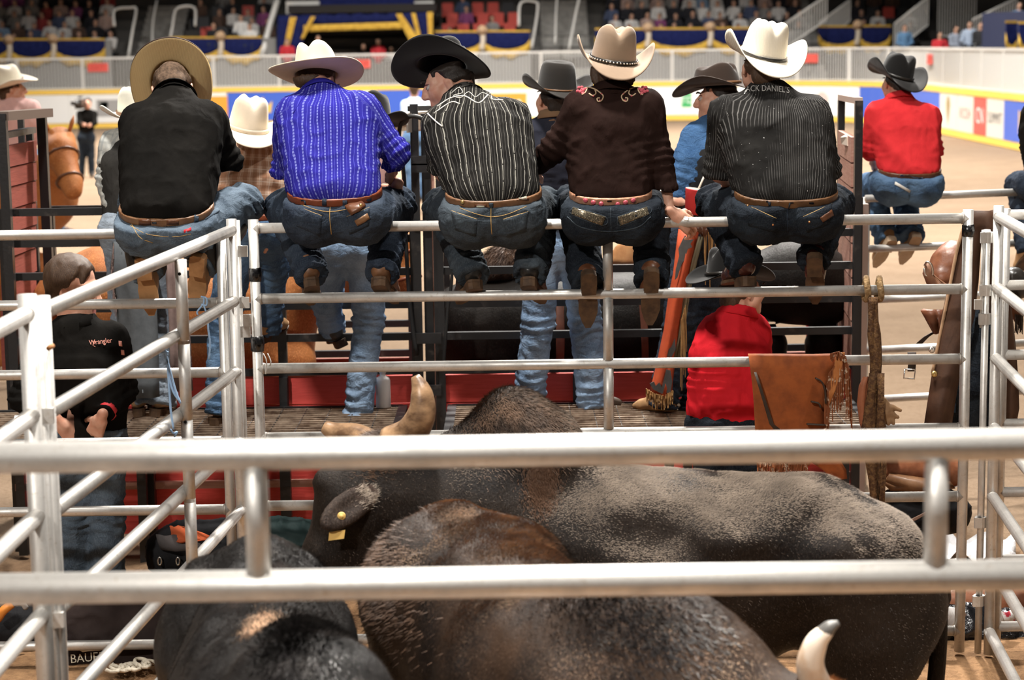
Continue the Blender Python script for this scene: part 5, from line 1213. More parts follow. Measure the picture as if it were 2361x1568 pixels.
# man in brown plaid, one boot up on the rail
J = JJ(10.6, hipL=(556, 530), hipR=(616, 532), waist=(588, 500), chest=(592, 418, .04), neck=(590, 346, .06), shL=(540, 376, .05), shR=(646, 380, .05), elL=(530, 450), wrL=(556, 505, -.1), elR=(660, 455, .02), wrR=(640, 520, -.02),
       knL=(516, 740, .06), knR=(630, 610, .16), anL=(506, 925), anR=(620, 738, .36), toeL=(.3, .95, -.1), toeR=(.5, .85, .1))
R = person('man in brown plaid shirt and cream hat between the first two riders', J, PLAID_S, JN6, hair=HBRN, belt=L_RUST, boots=(BOOT_T, SOLE_B), head=dict(c=at(580, 305, 10.7), yaw=14), seed=8., h=.013, s=1.06, headh=.008, hands=[hand(632, 530, 10.5, (-.6, .3, -.3), (.1, -.7, .7), -1, .7)])
hat(R['root'], at(572, 296, 10.7), 14, -12, 8, H_CRM, felt('cream_band2', (.6, .52, .42)), wbrim=.115, curl=.075, dip=.04, hgt=.19, a=.125, b=.1, label='cream felt hat with tall creased crown')
# man hidden behind the blue shirt, pale jeans below
J = JJ(10.85, hipL=(764, 572), hipR=(842, 572), waist=(806, 530), chest=(820, 400, .02), neck=(830, 322, .04), shL=(772, 350, .04), shR=(890, 350, .04), elL=(766, 430), wrL=(790, 480, .1), elR=(884, 420, .1), wrR=(872, 470, .25),
       knL=(752, 690, .12), knR=(850, 740, .05), anL=(764, 752, .3), anR=(826, 945), toeL=(-.3, .9, -.1), toeR=(.75, .6, -.05), arR=.078)
R = person('man in pink shirt and pale jeans behind the blue-shirted rider, one boot raised', J, PINK_S, JNL, hair=HBRN, belt=L_BLK, boots=(leather('boot_grey', (.10, .085, .075), (.05, .045, .04)), SOLE_B), head=dict(c=at(850, 284, 10.9), yaw=-30), seed=9., h=.013, s=1.06, headh=.008)
hat(R['root'], at(856, 276, 10.9), -30, 4, 0, H_BLK, L_BLK, wbrim=.10, curl=.05, label='black hat almost hidden behind blue sleeve')
# man in navy jacket and light jeans
J = JJ(10.85, hipL=(1250, 566), hipR=(1330, 566), waist=(1284, 505), chest=(1282, 380, .02), neck=(1280, 268, .03), shL=(1226, 312, .02), shR=(1344, 316, .02), elL=(1216, 400, .03), wrL=(1240, 480, .1), elR=(1356, 400, .05), wrR=(1340, 480, .2),
       knL=(1240, 745, -.02), knR=(1350, 740, .06), anL=(1222, 905), anR=(1366, 912, .05), toeL=(.3, .95, 0), toeR=(.85, .5, 0), arL=.085, arR=.085)
R = person('man in navy jacket, charcoal hat and bleached jeans between two riders', J, NAVYJ, JNL, hair=HBLK, belt=L_BRN, boots=(leather('boot_dusty', (.10, .07, .05), (.06, .04, .03)), SOLE_B), head=dict(c=at(1276, 226, 10.9), yaw=24), collar=mat('tan_collar', (.22, .13, .07), .8), seed=10., h=.013, s=1.08, headh=.007, loose=.01, hemz=-.05)
hat(R['root'], at(1284, 206, 10.9), 20, -6, 2, H_GRY, L_TAN, wbrim=.10, curl=.085, dip=.025, hgt=.16, a=.118, b=.1, crease='flat', bandw=.008, label='charcoal felt hat with flat crown')
# man in denim sleeves and black vest, orange chaps, holding a cup
J = JJ(10.75, hipL=(1590, 540), hipR=(1668, 540), waist=(1632, 490), chest=(1640, 370, .02), neck=(1648, 278, .03), shL=(1604, 316, .02), shR=(1706, 318, .06), elL=(1566, 408, -.02), wrL=(1560, 462, -.06), elR=(1706, 410, .1), wrR=(1680, 470, .1),
       knL=(1566, 740, -.02), knR=(1622, 740, .05), anL=(1532, 915, -.03), anR=(1600, 920, .02), toeL=(-.75, .6, 0), toeR=(.3, .9, 0), arL=.08)
R = person('man in denim shirt, black vest and orange flame chaps, face in profile', J, DENS, JN2, hair=HBLK, belt=L_BRN, boots=(BOOT_T, SOLE_B), head=dict(c=at(1652, 226, 10.8), yaw=82, pitch=4), seed=11., h=.013, s=1.06, headh=.0055, hands=[hand(1558, 462, 10.68, (.85, .1, .1), (-.3, -.75, .5), -1, .75)])
hat(R['root'], at(1652, 197, 10.8), 60, 4, 2, H_BRN, L_TAN, wbrim=.11, curl=.05, dip=.045, hgt=.125, a=.125, b=.1, bandw=.014, label='dark brown felt hat with flat brim')
f = Field(.05); g = J
for sg in (-1, 1): f.cap(g['waist'] + Vector((sg * .07, 0, 0)), g['chest'] + Vector((sg * .08, 0, 0)), .115, .12)
f.cap(g['waist'], g['chest'], .125, .14); f.cap(g['chest'], g['neck'].lerp(g['chest'], .4), .12, .09)
V, F = f.mesh(.014); mk('vest', V, F, BLKV, R['root'])
orange = leather('orange_leather', (.60, .10, .035), (.50, .08, .03), .55); flame = leather('grey_flame', (.085, .082, .08), (.06, .058, .056), .6); gfr = leather('gold_fringe', (.42, .24, .09), (.3, .16, .06), .8)
CO = [(1566, 1612, 528), (1560, 1602, 570), (1552, 1592, 630), (1540, 1576, 690), (1532, 1566, 760), (1518, 1556, 830), (1506, 1550, 880), (1498, 1548, 910)]
co = chap_sheet(R['root'], CO, 10.60, orange, 'chap_leg', .05)
def flames(pts, Y, name='flame_inlay'):
    a = [at(x, y, Y) for x, y in pts]; MB().prism(a, (0, .004, 0)).build(name, flame, co)
flames([(1574, 552), (1580, 542), (1584, 552), (1600, 552), (1592, 562), (1596, 570), (1586, 574), (1578, 600), (1572, 608), (1562, 640), (1556, 646), (1558, 622), (1566, 590), (1564, 574)], 10.538)
flames([(1498, 884), (1508, 880), (1512, 890), (1520, 882), (1526, 893), (1532, 870), (1536, 852), (1546, 854), (1550, 880), (1546, 905), (1526, 908), (1506, 898)], 10.545); flames([(1534, 812), (1548, 800), (1556, 780), (1558, 806), (1548, 824), (1538, 822)], 10.545)
fringe(R['root'], [(1490, 896), (1510, 908), (1530, 912), (1552, 900)], 10.56, gfr, 32, 46, w=3.)
edge_ = chap_sheet(R['root'], [(1612, 1624, 545), (1596, 1608, 600), (1584, 1596, 650), (1568, 1584, 720), (1560, 1574, 780), (1550, 1564, 830)], 10.58, leather('olive_piping', (.24, .21, .13), (.18, .16, .1), .7), 'chap_border', .01)
fringe(R['root'], [(1624, 545), (1640, 530), (1652, 522)], 10.55, gfr, 120, 7, w=3.2); fringe(R['root'], [(1570, 740), (1582, 700)], 10.56, gfr, 150, 9, w=3.)
chap_sheet(R['root'], [(1602, 1650, 520), (1608, 1644, 532), (1618, 1630, 546)], 10.57, L_BRN, 'chap_yoke', .02)
cup = thing('paper_cup', 'red paper cup with straw held beside the pinstripe rider', 'cup', at(1597, 494, 10.5))
cc = at(1597, 494, 10.55); M = Matrix.Rotation(.16, 3, 'Y'); MB().lathe([(.04, 0), (.043, .0), (.06, .13), (.061, .133), (.057, .132), (.04, .02), (.001, .018)], cc, 24, M).build('cup_body', mat('red_paper', (.68, .05, .05), .45), cup, True)
MB().tube([cc + M @ Vector((.0, 0, .1)), cc + M @ Vector((.03, 0, .215))], .0055, 8).build('straw', mat('straw_plastic', (.75, .66, .55), .4), cup, True); MB().lathe([(.058, .128), (.06, .138), (.05, .14), (.001, .14)], cc, 24, M).build('lid', mat('clear_lid', (.6, .55, .5), .3), cup, True)
# boy in crimson shirt standing on the ground behind the gate
J = JJ(9.62, hipL=(1640, 980), hipR=(1720, 980), waist=(1682, 940), chest=(1684, 820, .0), neck=(1702, 720, .02), shL=(1640, 770), shR=(1742, 762, .06), elL=(1640, 870, -.03), wrL=(1660, 960, .08), elR=(1748, 860, .1), wrR=(1720, 950, .2),
       knL=(1650, 1180), knR=(1720, 1180), anL=(1650, 1400), anR=(1720, 1400), toeL=(.7, .7, 0), toeR=(.7, .7, 0))
R = person('boy in loose crimson shirt standing on the ground under the pinstripe rider', J, RED_S2, JN4, hair=HBRN, belt=None, boots=(L_BRN, SOLE_B), head=dict(c=at(1712, 668, 9.66), yaw=-62, pitch=4), collar=RED_S2, seed=12., s=1.06, w=1.04, loose=.03, hemz=-.09, wr=1.5)
hat(R['root'], at(1684, 636, 9.68), -62, 2, -6, H_BLK, L_BLK, wbrim=.10, curl=.06, hgt=.15, label='black hat half hidden by a boot')
# young man in black jacket at the left
J = JJ(9.55, hipR=(150, 1040), hipL=(234, 1040), waist=(192, 990), chest=(184, 850, .0), neck=(180, 742, .02), shR=(92, 790, .03), shL=(262, 780, .0), elR=(52, 920, .0), wrR=(118, 975, -.12), elL=(288, 900, .03), wrL=(242, 954, -.14),
       knR=(166, 1190, .0), knL=(246, 1190, .0), anR=(160, 1400), anL=(248, 1400), toeR=(.3, .9, 0), toeL=(.4, .9, 0), arR=.085, arL=.085)
R = person('bareheaded young man in black jacket leaning on the platform at the left', J, BLK_S, JN1, hair=HBRN, belt=None, boots=(L_BRN, SOLE_B), head=dict(c=at(170, 664, 9.6), yaw=-98, pitch=10, s=1.22), collar=BLK_S, seed=13., s=1.1, w=1.14, hemz=-.05, hatted=False, headh=.0052,
           hands=[hand(232, 966, 9.38, (-.35, .3, -.7), (.1, -.85, .5), 1, .35), hand(140, 976, 9.4, (.5, .2, -.7), (.0, -.8, .5), -1, .3)])
pk = mat('pink_print', (.75, .33, .26), .7); text_on(R['shirt_bvh'], 'Wrangler', 232, 788, 17, 'lettering', pk, R['shirt'], -.12, 0, .004, .8); line_on(R['shirt_bvh'], [(214, 796), (217, 786), (220, 790), (214, 796), (220, 800)], .0016, 'ribbon_mark', pk, R['shirt'])
p = J['wrL'].lerp(J['elL'], .12); d = (J['elL'] - J['wrL']).normalized(); MB().tube([p - d * .012, p + d * .012], .05, 20).build('wristband', mat('red_band', (.62, .04, .05), .5), R['root'], True)
for i, (x, y) in enumerate(((276, 792), (281, 812), (287, 832), (293, 852))): patch_on(R['shirt_bvh'], [(x - 3, y - 6), (x + 4, y - 5), (x + 5, y + 7), (x - 2, y + 6)], 'sleeve_print', pk, R['shirt'], .004, .001, 2)
pp_ = thing('paper_sheet', 'small white paper on the platform beside the young man', 'paper', at(42, 978, 10.0)); a_ = [atz(x, y, ZP + .012) for x, y in ((30, 980), (54, 980), (54, 958), (34, 958))]; MB().sheet([[a_[0], a_[1]], [a_[3], a_[2]]], .004).build('sheet', mat('paper', (.8, .78, .74), .8), pp_)
# seated knees at the right edge
J = JJ(12.5, hipL=(2392, 425), hipR=(2462, 425), waist=(2428, 392), chest=(2424, 300, .1), neck=(2412, 228, .18), shL=(2362 + 20, 260, .14), shR=(2480, 262, .14), elL=(2376, 340, .16), wrL=(2390, 390, .4), elR=(2490, 340, .16), wrR=(2470, 390, .4), knL=(2350, 428, .3), knR=(2430, 440, .4), anL=(2366, 560, .1), anR=(2430, 560, .1), toeL=(-.25, .6, -.7), toeR=(-.2, .6, -.7))
R = person('person in dark jeans sitting on the far fence, cut off at the right edge', J, BLK_S, JN2, hair=HBLK, belt=L_BRN, boots=(BOOT_T, SOLE_B), head=dict(c=at(2436, 188, 12.74)), seed=14., s=1.05, h=.016, headh=.01)
hat(R['root'], at(2436, 172, 12.74), 0, -8, 0, H_BLK, L_BLK, wbrim=.1, curl=.08, dip=.03, hgt=.16, label='black hat beyond the right edge')
# cameraman far out in the arena
def small_person(label, J, shirt, jeans, hair, yaw, s=1.0, sleeves=True, hands=()):
    return person(label, J, shirt, jeans, hair=hair, head=dict(c=J['head'], yaw=yaw, s=s), s=s, h=.024, headh=.014, sleeves=sleeves, boots=(L_BLK, SOLE_B), hatted=False, wr=.6, core=True, hands=hands, hemz=-.04)
J = JJ(45., head=(202, 238), hipL=(190, 318), hipR=(208, 318), waist=(199, 302), chest=(200, 276), neck=(202, 254), shL=(184, 262), shR=(218, 262), elL=(182, 284, -.1), wrL=(196, 288, -.3), elR=(219, 284, -.1), wrR=(204, 290, -.3), knL=(190, 360), knR=(210, 360), anL=(188, 398), anR=(211, 396), toeL=(-.4, -.9, 0), toeR=(.4, -.9, 0))
R = small_person('cameraman in black out on the sand, camera on his shoulder', J, BLK_S, JN4, HBLK, 195, 1.0)
mb = MB()
for a_, b_ in (('elL', 'wrL'), ('elR', 'wrR')): mb.tube([J[a_], J[b_]], [.05, .04], 8)
mb.build('forearm', SKIN, R['root'], True)
vc = thing('video_camera', 'black shoulder video camera carried by the cameraman', 'camera', at(186, 254, 44.8)); p = at(186, 240, 44.8); mb = MB(); mb.box(p, (.16, .5, .2)); mb.build('camera_body', L_BLK, vc); MB().tube([p + Vector((0, -.25, .02)), p + Vector((0, -.45, .02))], .07, 14).build('lens', L_BLK, vc, True); MB().bar(p + Vector((0, -.15, .16)), p + Vector((0, .15, .16)), .04).build('handle', L_BLK, vc); MB().box(p + Vector((-.14, -.1, .02)), (.1, .12, .08)).build('viewfinder', L_BLK, vc)
# man in pale blue shirt on the sand
J = JJ(34., head=(955, 206), hipL=(942, 320), hipR=(970, 320), waist=(956, 298), chest=(956, 258), neck=(955, 226), shL=(934, 240), shR=(978, 240), elL=(930, 275), wrL=(932, 306), elR=(982, 275), wrR=(980, 306), knL=(944, 390), knR=(968, 390), anL=(946, 450), anR=(968, 450), toeL=(0, 1, 0), toeR=(0, 1, 0))
small_person('man in pale blue shirt standing on the sand behind the latch box', J, fabric('pale_blue_cotton', (.50, .62, .70), (.44, .56, .64)), JN6, HBRN, 0, 1.02)
# mounted rider, far left
J = JJ(17.5, hipL=(-4, 372), hipR=(66, 376), waist=(32, 340), chest=(34, 280), neck=(34, 232), shL=(0, 248), shR=(74, 250), elL=(-14, 300), wrL=(10, 340, .3), elR=(86, 300), wrR=(96, 340, .3), knL=(-30, 420), knR=(150, 424, -.1), anL=(-30, 520), anR=(128, 524), toeL=(.3, .9, 0), toeR=(.8, .5, 0))
R = person('mounted rider in pink shirt and straw hat at the left edge', J, PINK_S, JNL, hair=HBRN, belt=L_BRN, boots=(L_BRN, SOLE_B), head=dict(c=at(28, 204, 17.5), yaw=-70, s=1.1), s=1.1, h=.017, headh=.009, seed=15.)
hat(R['root'], at(20, 192, 17.5), -70, -14, 8, H_WST, L_BRN, wbrim=.115, curl=.06, hgt=.17, s=1.02, label='pale straw hat with upturned brim')
# ================================================================== animals
def S(px, py, Y, r):
    """centre of a body section whose top shows at the pixel"""
    p = at(px, py, Y); return p - Vector((0, 0, r))
def fur(o, V, F, n, L, m, where=None, lay=(0, 0, -1), name='coat_hair', stand=.35, w=.0025, seed=1, toplit=False):  # short hairs, one triangle each
    w *= .55; L *= .75; n = int(n * 1.5); stand *= .75
    rs = np.random.RandomState(seed); A = V[F]; ar = np.linalg.norm(np.cross(A[:, 1] - A[:, 0], A[:, 2] - A[:, 0]), axis=1); C = A.mean(1)
    FN = np.cross(A[:, 2] - A[:, 0], A[:, 3] - A[:, 1]); FN /= np.linalg.norm(FN, axis=1, keepdims=True) + 1e-12
    wgt = ar * (where(C) if where is not None else 1.)
    if toplit: wgt = wgt * np.clip(FN[:, 2] - .25, 0, 1) ** 1.5 * np.clip(.55 + vnoise(C, 7, 2) + .5 * vnoise(C, 19, 4), .02, 2)  # up-facing skin only, in patches: overhead light painted as paler hair
    wgt = wgt / wgt.sum(); idx = rs.choice(len(F), n, p=wgt); N = vnormals(V, F)[F[idx]].mean(1)
    u_, v_ = rs.rand(n), rs.rand(n); b = np.stack([(1 - u_) * (1 - v_), u_ * (1 - v_), u_ * v_, (1 - u_) * v_], 1); P = (A[idx] * b[..., None]).sum(1); lay = np.array(lay, float)
    T = lay - (N @ lay)[:, None] * N; T = T / (np.linalg.norm(T, axis=1, keepdims=True) + 1e-6); D = T * (1 - stand) + N * stand + rs.normal(0, .16 if not toplit else .1, (n, 3)); D /= np.linalg.norm(D, axis=1, keepdims=True)
    X = np.cross(D, N); X /= np.linalg.norm(X, axis=1, keepdims=True) + 1e-9; l = L * rs.uniform(.6, 1.2, n)[:, None]
    vs = np.stack([P - X * w - N * .003, P + X * w - N * .003, P + D * l], 1).reshape(-1, 3); fs = np.arange(3 * n).reshape(n, 3)
    return mk(name, vs, fs, m, o, True, kind='stuff')
def leg(f, x, y, ztop, r0, dx=0., dy=0., hoof=True):
    f.chain([(x, y, ztop), (x + dx, y + dy, ztop * .55), (x, y, ztop * .3), (x + dx * .3, y, .04)], [r0, r0 * .55, r0 * .38, r0 * .42], .06)
def horn(root_, P, R, m, name='horn'):
    Q = smooth_path(P, 6); n = len(Q); rr = list(np.interp(np.linspace(0, 1, n), np.linspace(0, 1, len(R)), R)); return MB().tube(Q, rr, 16).build(name, m, root_, True)
t = NT('horn_keratin'); c = t.coord(); nz = t.noise(t.mapping(c, (1, 1, 2.)), 9, 5, .6); col_ = t.mix(t.ramp(nz, .38, .62), (.36, .22, .12), (.11, .06, .032)); HORN = t.set(col=col_, rough=.35, normal=t.bump(nz, .3, .006), spec=.5)
t = NT('pale_horn'); c = t.coord(); nz = t.noise(c, 12, 5, .6); HORNW = t.set(col=t.mix(t.ramp(nz, .45, .7), (.72, .62, .52), (.5, .3, .16)), rough=.35, spec=.5); HTIP = mat('horn_tip', (.10, .095, .09), .4)
HIDE_A = hide('dark_brown_hide', (.005, .0035, .003), (.016, .011, .008)); HIDE_B = hide('brown_black_hide', (.0075, .005, .004), (.03, .016, .009)); HIDE_C = hide('grey_black_hide', (.0055, .005, .005), (.017, .0155, .015))
F_A = mat('hair_a', (.085, .058, .042), .6, 0, (.022, .015, .012), 9, .38, .62, sheen=0.); F_B = mat('hair_b', (.11, .062, .038), .6, 0, (.03, .018, .012), 12, .35, .65, sheen=0.); F_C = mat('hair_c', (.05, .047, .045), .55, 0, (.012, .011, .011), 20, .35, .65, sheen=0.); F_TAN = mat('hair_tan', (.34, .19, .10), .7, 0, (.2, .1, .05), 20, .4, .6); F_BLK = mat('hair_black', (.012, .010, .010), .45, 0, (.05, .045, .042), 16, .5, .7); F_BRN = mat('hair_brown_patch', (.075, .036, .018), .7)
TOPLIT = mat('toplit_hair', (.21, .165, .128), .8, 0, (.145, .113, .088), 10, .35, .65); TOPLITB = mat('toplit_brown_hair', (.40, .27, .18), .8, 0, (.2, .12, .08), 9, .35, .65); TOPLITC = mat('toplit_grey_hair', (.26, .235, .225), .8, 0, (.12, .108, .10), 12, .35, .65)  # pale coat tones that put the overhead light into the bulls' backs
# ---- bull broadside, facing left
Y0 = 7.6; f = Field(.13)
f.chain([S(1120, 1085, Y0, .29), S(1450, 1096, Y0, .31), S(1640, 1106, Y0, .31), S(1850, 1108, Y0, .29)], [.29, .31, .31, .29]); f.chain([at(1150, 1420, Y0), at(1450, 1440, Y0), at(1720, 1390, Y0)], [.27, .29, .24])
f.chain([S(1850, 1108, Y0, .28), S(1985, 1180, Y0, .27), S(2070, 1280, Y0, .21)], [.28, .27, .2]); f.cap(at(1960, 1330, Y0 - .14), at(2010, 1500, Y0 - .12), .22, .2); f.cap(at(1960, 1330, Y0 + .14), at(2010, 1500, Y0 + .12), .22, .2)
f.cap(at(1840, 1160, Y0 - .16), at(1700, 1260, Y0 - .25), .07, .05, .1); f.ell(at(1930, 1275, Y0 - .30), .06, None, .1); f.ell(at(1510, 1235, Y0 - .40), (.2, .12, .11), None, .12, sub=True); f.cap(at(1330, 1130, Y0 - .34), at(1290, 1330, Y0 - .42), .05, .06, .1, sub=True); f.cap(at(1760, 1330, Y0 - .42), at(1640, 1480, Y0 - .44), .08, .09, .1, sub=True); f.cap(at(1640, 1240, Y0 - .27), at(1590, 1330, Y0 - .24), .06, .05, .09)
for sg in (-1, 1): f.ell(at(1090, 1290, Y0 + sg * .16), (.22, .16, .32), None, .15)
f.chain([S(1110, 960, Y0, .14), S(1185, 906, Y0, .15), S(1255, 960, Y0, .14), S(1330, 1045, Y0, .12)], [.14, .15, .14, .1], .1)
f.chain([S(1110, 1020, Y0, .25), S(990, 1040, Y0 - .02, .21), S(900, 1030, Y0 - .05, .17)], [.25, .22, .17]); f.cap(at(1050, 1330, Y0), at(930, 1280, Y0 - .05), .2, .13)
f.chain([at(878, 1072, Y0 - .08), at(818, 1150, Y0 - .12), at(762, 1280, Y0 - .14), at(736, 1350, Y0 - .14)], [.125, .13, .095, .085], .07); f.cap(at(840, 1190, Y0 - .1), at(850, 1270, Y0 - .12), .11, .09); f.ell(at(745, 1105, Y0 - .16), .035, None, .06)
for px, sg, rr in ((1080, -1, .15), (1120, 1, .15), (1990, -1, .16), (2030, 1, .16)): p = at(px, 1560, Y0 + sg * .17); leg(f, p.x, p.y, max(p.z, .55), rr, .03 if px > 1500 else 0)
V, F = f.mesh(.019); Nn = vnormals(V, F); V = V + Nn * (.007 * vnoise(V, 6) + .004 * vnoise(V, 16))[:, None]
br = thing('bull', 'large humped dark brown bull broadside facing left, ear tagged', 'bull', (at(1450, 1300, Y0).x, Y0, 0)); mk('body', V, F, HIDE_A, br); bvA = bvh_of(V, F)
fur(br, V, F, 20000, .017, F_A, None, (1, 0, -.6)); fur(br, V, F, 105000, .018, TOPLIT, lambda C: .10 + 1. / (1 + np.exp(-(C[:, 0] - at(1345, 1000, 7.6).x + .12 * vnoise(C, 5, 9)) / .07)), (1, 0, -.3), 'toplit_hair', .34, .0024, 21, True); hz = at(1190, 960, Y0)
fur(br, V, F, 14000, .036, mat('hump_hair', (.13, .078, .05), .65, 0, (.03, .018, .012), 14, .35, .65), lambda C: np.exp(-((C[:, 0] - hz.x) ** 2 / .03 + (C[:, 2] - hz.z - .02) ** 2 / .012)), (.5, -.3, -.6), 'hump_hair', .3, .003, 2)
pz = put_on(bvA, 1250, 1110, .0); fur(br, V, F, 5000, .03, F_BRN, lambda C: np.exp(-((C[:, 0] - pz.x) ** 2 / .0018 + (C[:, 2] - pz.z) ** 2 / .005 + (C[:, 1] - pz.y) ** 2 / .01)), (-.3, 0, -1), 'brand_patch', .25, .003, 3)
pw = at(878, 1005, Y0 - .08); fur(br, V, F, 3500, .05, F_B, lambda C: np.exp(-((C[:, 0] - pw.x) ** 2 / .006 + (C[:, 2] - pw.z) ** 2 / .006)), (-1, 0, .2), 'poll_hair', .5, .003, 4)
horn(br, [at(900, 1022, Y0 - .12), at(945, 1000, Y0 - .16), at(972, 955, Y0 - .2), at(972, 905, Y0 - .2), at(958, 868, Y0 - .18)], [.066, .064, .055, .042, .018], HORN); horn(br, [at(866, 1030, Y0 + .05), at(820, 1008, Y0 + .12), at(780, 1000, Y0 + .16), at(748, 984, Y0 + .18)], [.06, .055, .045, .026], HORN)
ax = (at(745, 1212, Y0 - .34) - at(862, 1128, Y0 - .22)); Lx = ax.length; M = basis(ax, Vector((0, -1, .25))); f = Field(.02); ce = at(804, 1170, Y0 - .29); f.ell(ce, (.062, Lx * .54, .022), M); f.ell(ce - M @ Vector((0, 0, -.03)), (.035, Lx * .4, .02), M, .015, sub=True)
V, F = f.mesh(.009); ear = mk('ear', V, F, hide('ear_hide', (.022, .015, .012), (.05, .034, .026)), br); bvE = bvh_of(V, F); eb = at(852, 1136, Y0 - .24)
fur(ear, V, F, 900, .035, mat('ear_white_hair', (.5, .42, .34), .8, 0, (.08, .05, .04), 30, .4, .6), lambda C: np.exp(-((C - np.array(eb)) ** 2).sum(1) / .0016), (1, 0, .4), 'ear_tuft', .5, .003, 5)
YT = mat('yellow_tag', (.72, .47, .15), .5); p = put_on(bvE, 787, 1191, .004); MB().lathe([(.001, .008), (.006, .008), (.007, .005), (.012, .004), (.016, .002), (.016, -.003)], p, 18, Matrix.Rotation(1.57, 3, 'X')).build('tag_button', YT, ear, True)
q4 = [at(x, y, Y0 - .33) for x, y in ((759, 1227), (796, 1222), (793, 1242), (757, 1247))]; MB().prism(q4, (0, .004, 0)).build('tag_flap', YT, ear)
MB().tube(smooth_path([at(2055, 1225, Y0), at(2120, 1265, Y0), at(2160, 1340, Y0), at(2164, 1480, Y0), at(2150, 1650, Y0)], 6), [.06] * 7 + [.05] * 8 + [.035] * 10, 12).build('tail', HIDE_A, br, True)
# ---- bull coming towards the camera, rump far, hump near (middle)
f = Field(.13); sp = [(1065, 1182, 6.65, .23), (1160, 1262, 6.32, .29), (1265, 1345, 6.0, .32), (1420, 1408, 5.7, .33), (1545, 1440, 5.58, .29)]
f.chain([S(*q) for q in sp], [q[3] for q in sp]); f.chain([S(x, y, Y, r) - Vector((0, 0, .2)) for x, y, Y, r in sp], [q[3] * .95 for q in sp])
for sg, px in ((-1, 985), (1, 1172)): f.ell(at(px, 1345, 6.58), (.2, .2, .22)); f.cap(at(px + sg * 8, 1400, 6.58), at(px, 1640, 6.6), .2, .17)
f.cap(at(1010, 1196, 6.72), at(1060, 1188, 6.62), .045, .05, .06)
f.chain([S(1330, 1392, 5.78, .15), S(1450, 1376, 5.66, .16), S(1555, 1392, 5.58, .14)], [.15, .16, .13], .09); f.chain([S(1560, 1400, 5.58, .2), S(1655, 1488, 5.5, .2), S(1760, 1570, 5.42, .17)], [.22, .2, .16]); f.chain([at(1780, 1690, 5.42), at(1885, 1690, 5.38), at(1930, 1850, 5.3)], [.15, .13, .09], .07)
for px, Y, rr in ((985, 6.6, .16), (1160, 6.62, .16), (1420, 5.72, .16), (1570, 5.66, .15)): p = at(px, 1640, Y); leg(f, p.x, p.y, .6, rr)
V, F = f.mesh(.018); Nn = vnormals(V, F); V = V + Nn * (.006 * vnoise(V, 7) + .003 * vnoise(V, 18))[:, None]
bb = thing('bull', 'brown-backed black bull in the middle, rump behind, hump towards camera', 'bull', (at(1250, 1400, 6.1).x, 6.1, 0)); mk('body', V, F, HIDE_B, bb)
spine = np.array([tuple(at(x, y, Y)) for x, y, Y, r in sp])
def near_spine(C, w=.02):
    d = np.full(len(C), 9.)
    for i in range(len(spine) - 1):
        a, b_ = spine[i], spine[i + 1]; ab = b_ - a; tt = np.clip(((C - a) @ ab) / (ab @ ab), 0, 1); d = np.minimum(d, ((C - a - tt[:, None] * ab) ** 2).sum(1))
    return np.exp(-d / w)
fur(bb, V, F, 18000, .018, F_B, None, (.4, -.6, -.8), seed=6); fur(bb, V, F, 60000, .018, TOPLITB, lambda C: .15 + (C[:, 1] > 5.85) * 1., (.4, -.6, -.3), 'toplit_hair', .34, .0024, 22, True); fur(bb, V, F, 9000, .02, F_TAN, lambda C: near_spine(C, .012) * (C[:, 1] > 5.75), (.5, -.8, -.2), 'dorsal_hair', .25, .0025, 7); ph = at(1450, 1395, 5.66)
fur(bb, V, F, 7000, .045, F_BLK, lambda C: np.exp(-((C[:, 0] - ph.x) ** 2 / .03 + (C[:, 2] - ph.z) ** 2 / .006)), (.6, -.7, -.3), 'hump_hair', .4, .004, 8); pe = at(880, 1300, 6.62); fur(bb, V, F, 1800, .04, F_B, lambda C: np.exp(-((C[:, 0] - pe.x) ** 2 / .01 + (C[:, 2] - pe.z) ** 2 / .02)), (-1, 0, -.4), 'rump_hair', .5, .003, 9)
horn(bb, [at(1884, 1585, 5.36), at(1868, 1535, 5.34), at(1882, 1482, 5.32), at(1908, 1452, 5.31)], [.042, .04, .032, .021], HORNW); horn(bb, [at(1900, 1459, 5.313), at(1914, 1446, 5.308), at(1934, 1436, 5.305)], [.0235, .02, .008], HTIP, 'horn_tip'); horn(bb, [at(1990, 1690, 5.2), at(2060, 1660, 5.15), at(2100, 1610, 5.1)], [.042, .036, .01], HORNW)
pt = at(1886, 1590, 5.37); f = Field(.04); f.ell(at(1888, 1622, 5.37), (.10, .08, .075)); V, F = f.mesh(.014); po = mk('poll', V, F, hide('tan_hide', (.25, .13, .06), (.34, .19, .1)), bb); fur(po, V, F, 2500, .03, F_TAN, None, (0, -1, -.3), 'poll_hair', .5, .003, 10)
# ---- bull at the left, also facing the camera
f = Field(.12); sp = [(596, 1248, 6.45, .11), (600, 1322, 6.1, .18), (604, 1406, 5.8, .24), (640, 1462, 5.5, .28), (680, 1500, 5.25, .28)]
f.chain([S(*q) for q in sp], [q[3] for q in sp]); f.chain([S(x, y, Y, r) - Vector((0, 0, .25)) for x, y, Y, r in sp], [.24, .29, .33, .33, .3])
for sg, px in ((-1, 505), (1, 672)): f.ell(at(px, 1485, 6.42), (.19, .2, .24)); f.cap(at(px, 1500, 6.42), at(px, 1640, 6.45), .19, .16)
f.cap(at(470, 1330, 6.35), at(590, 1290, 6.3), .05, .05, .12); f.cap(at(700, 1320, 6.35), at(610, 1290, 6.3), .05, .05, .12)
f.chain([S(640, 1470, 5.5, .16), S(692, 1456, 5.3, .17), S(715, 1490, 5.1, .16)], [.15, .17, .15], .07); f.chain([S(715, 1500, 5.1, .22), S(735, 1620, 4.95, .2)], [.24, .2]); f.chain([at(740, 1800, 4.9), at(745, 2000, 4.82), at(748, 2150, 4.8)], [.14, .12, .09], .07)
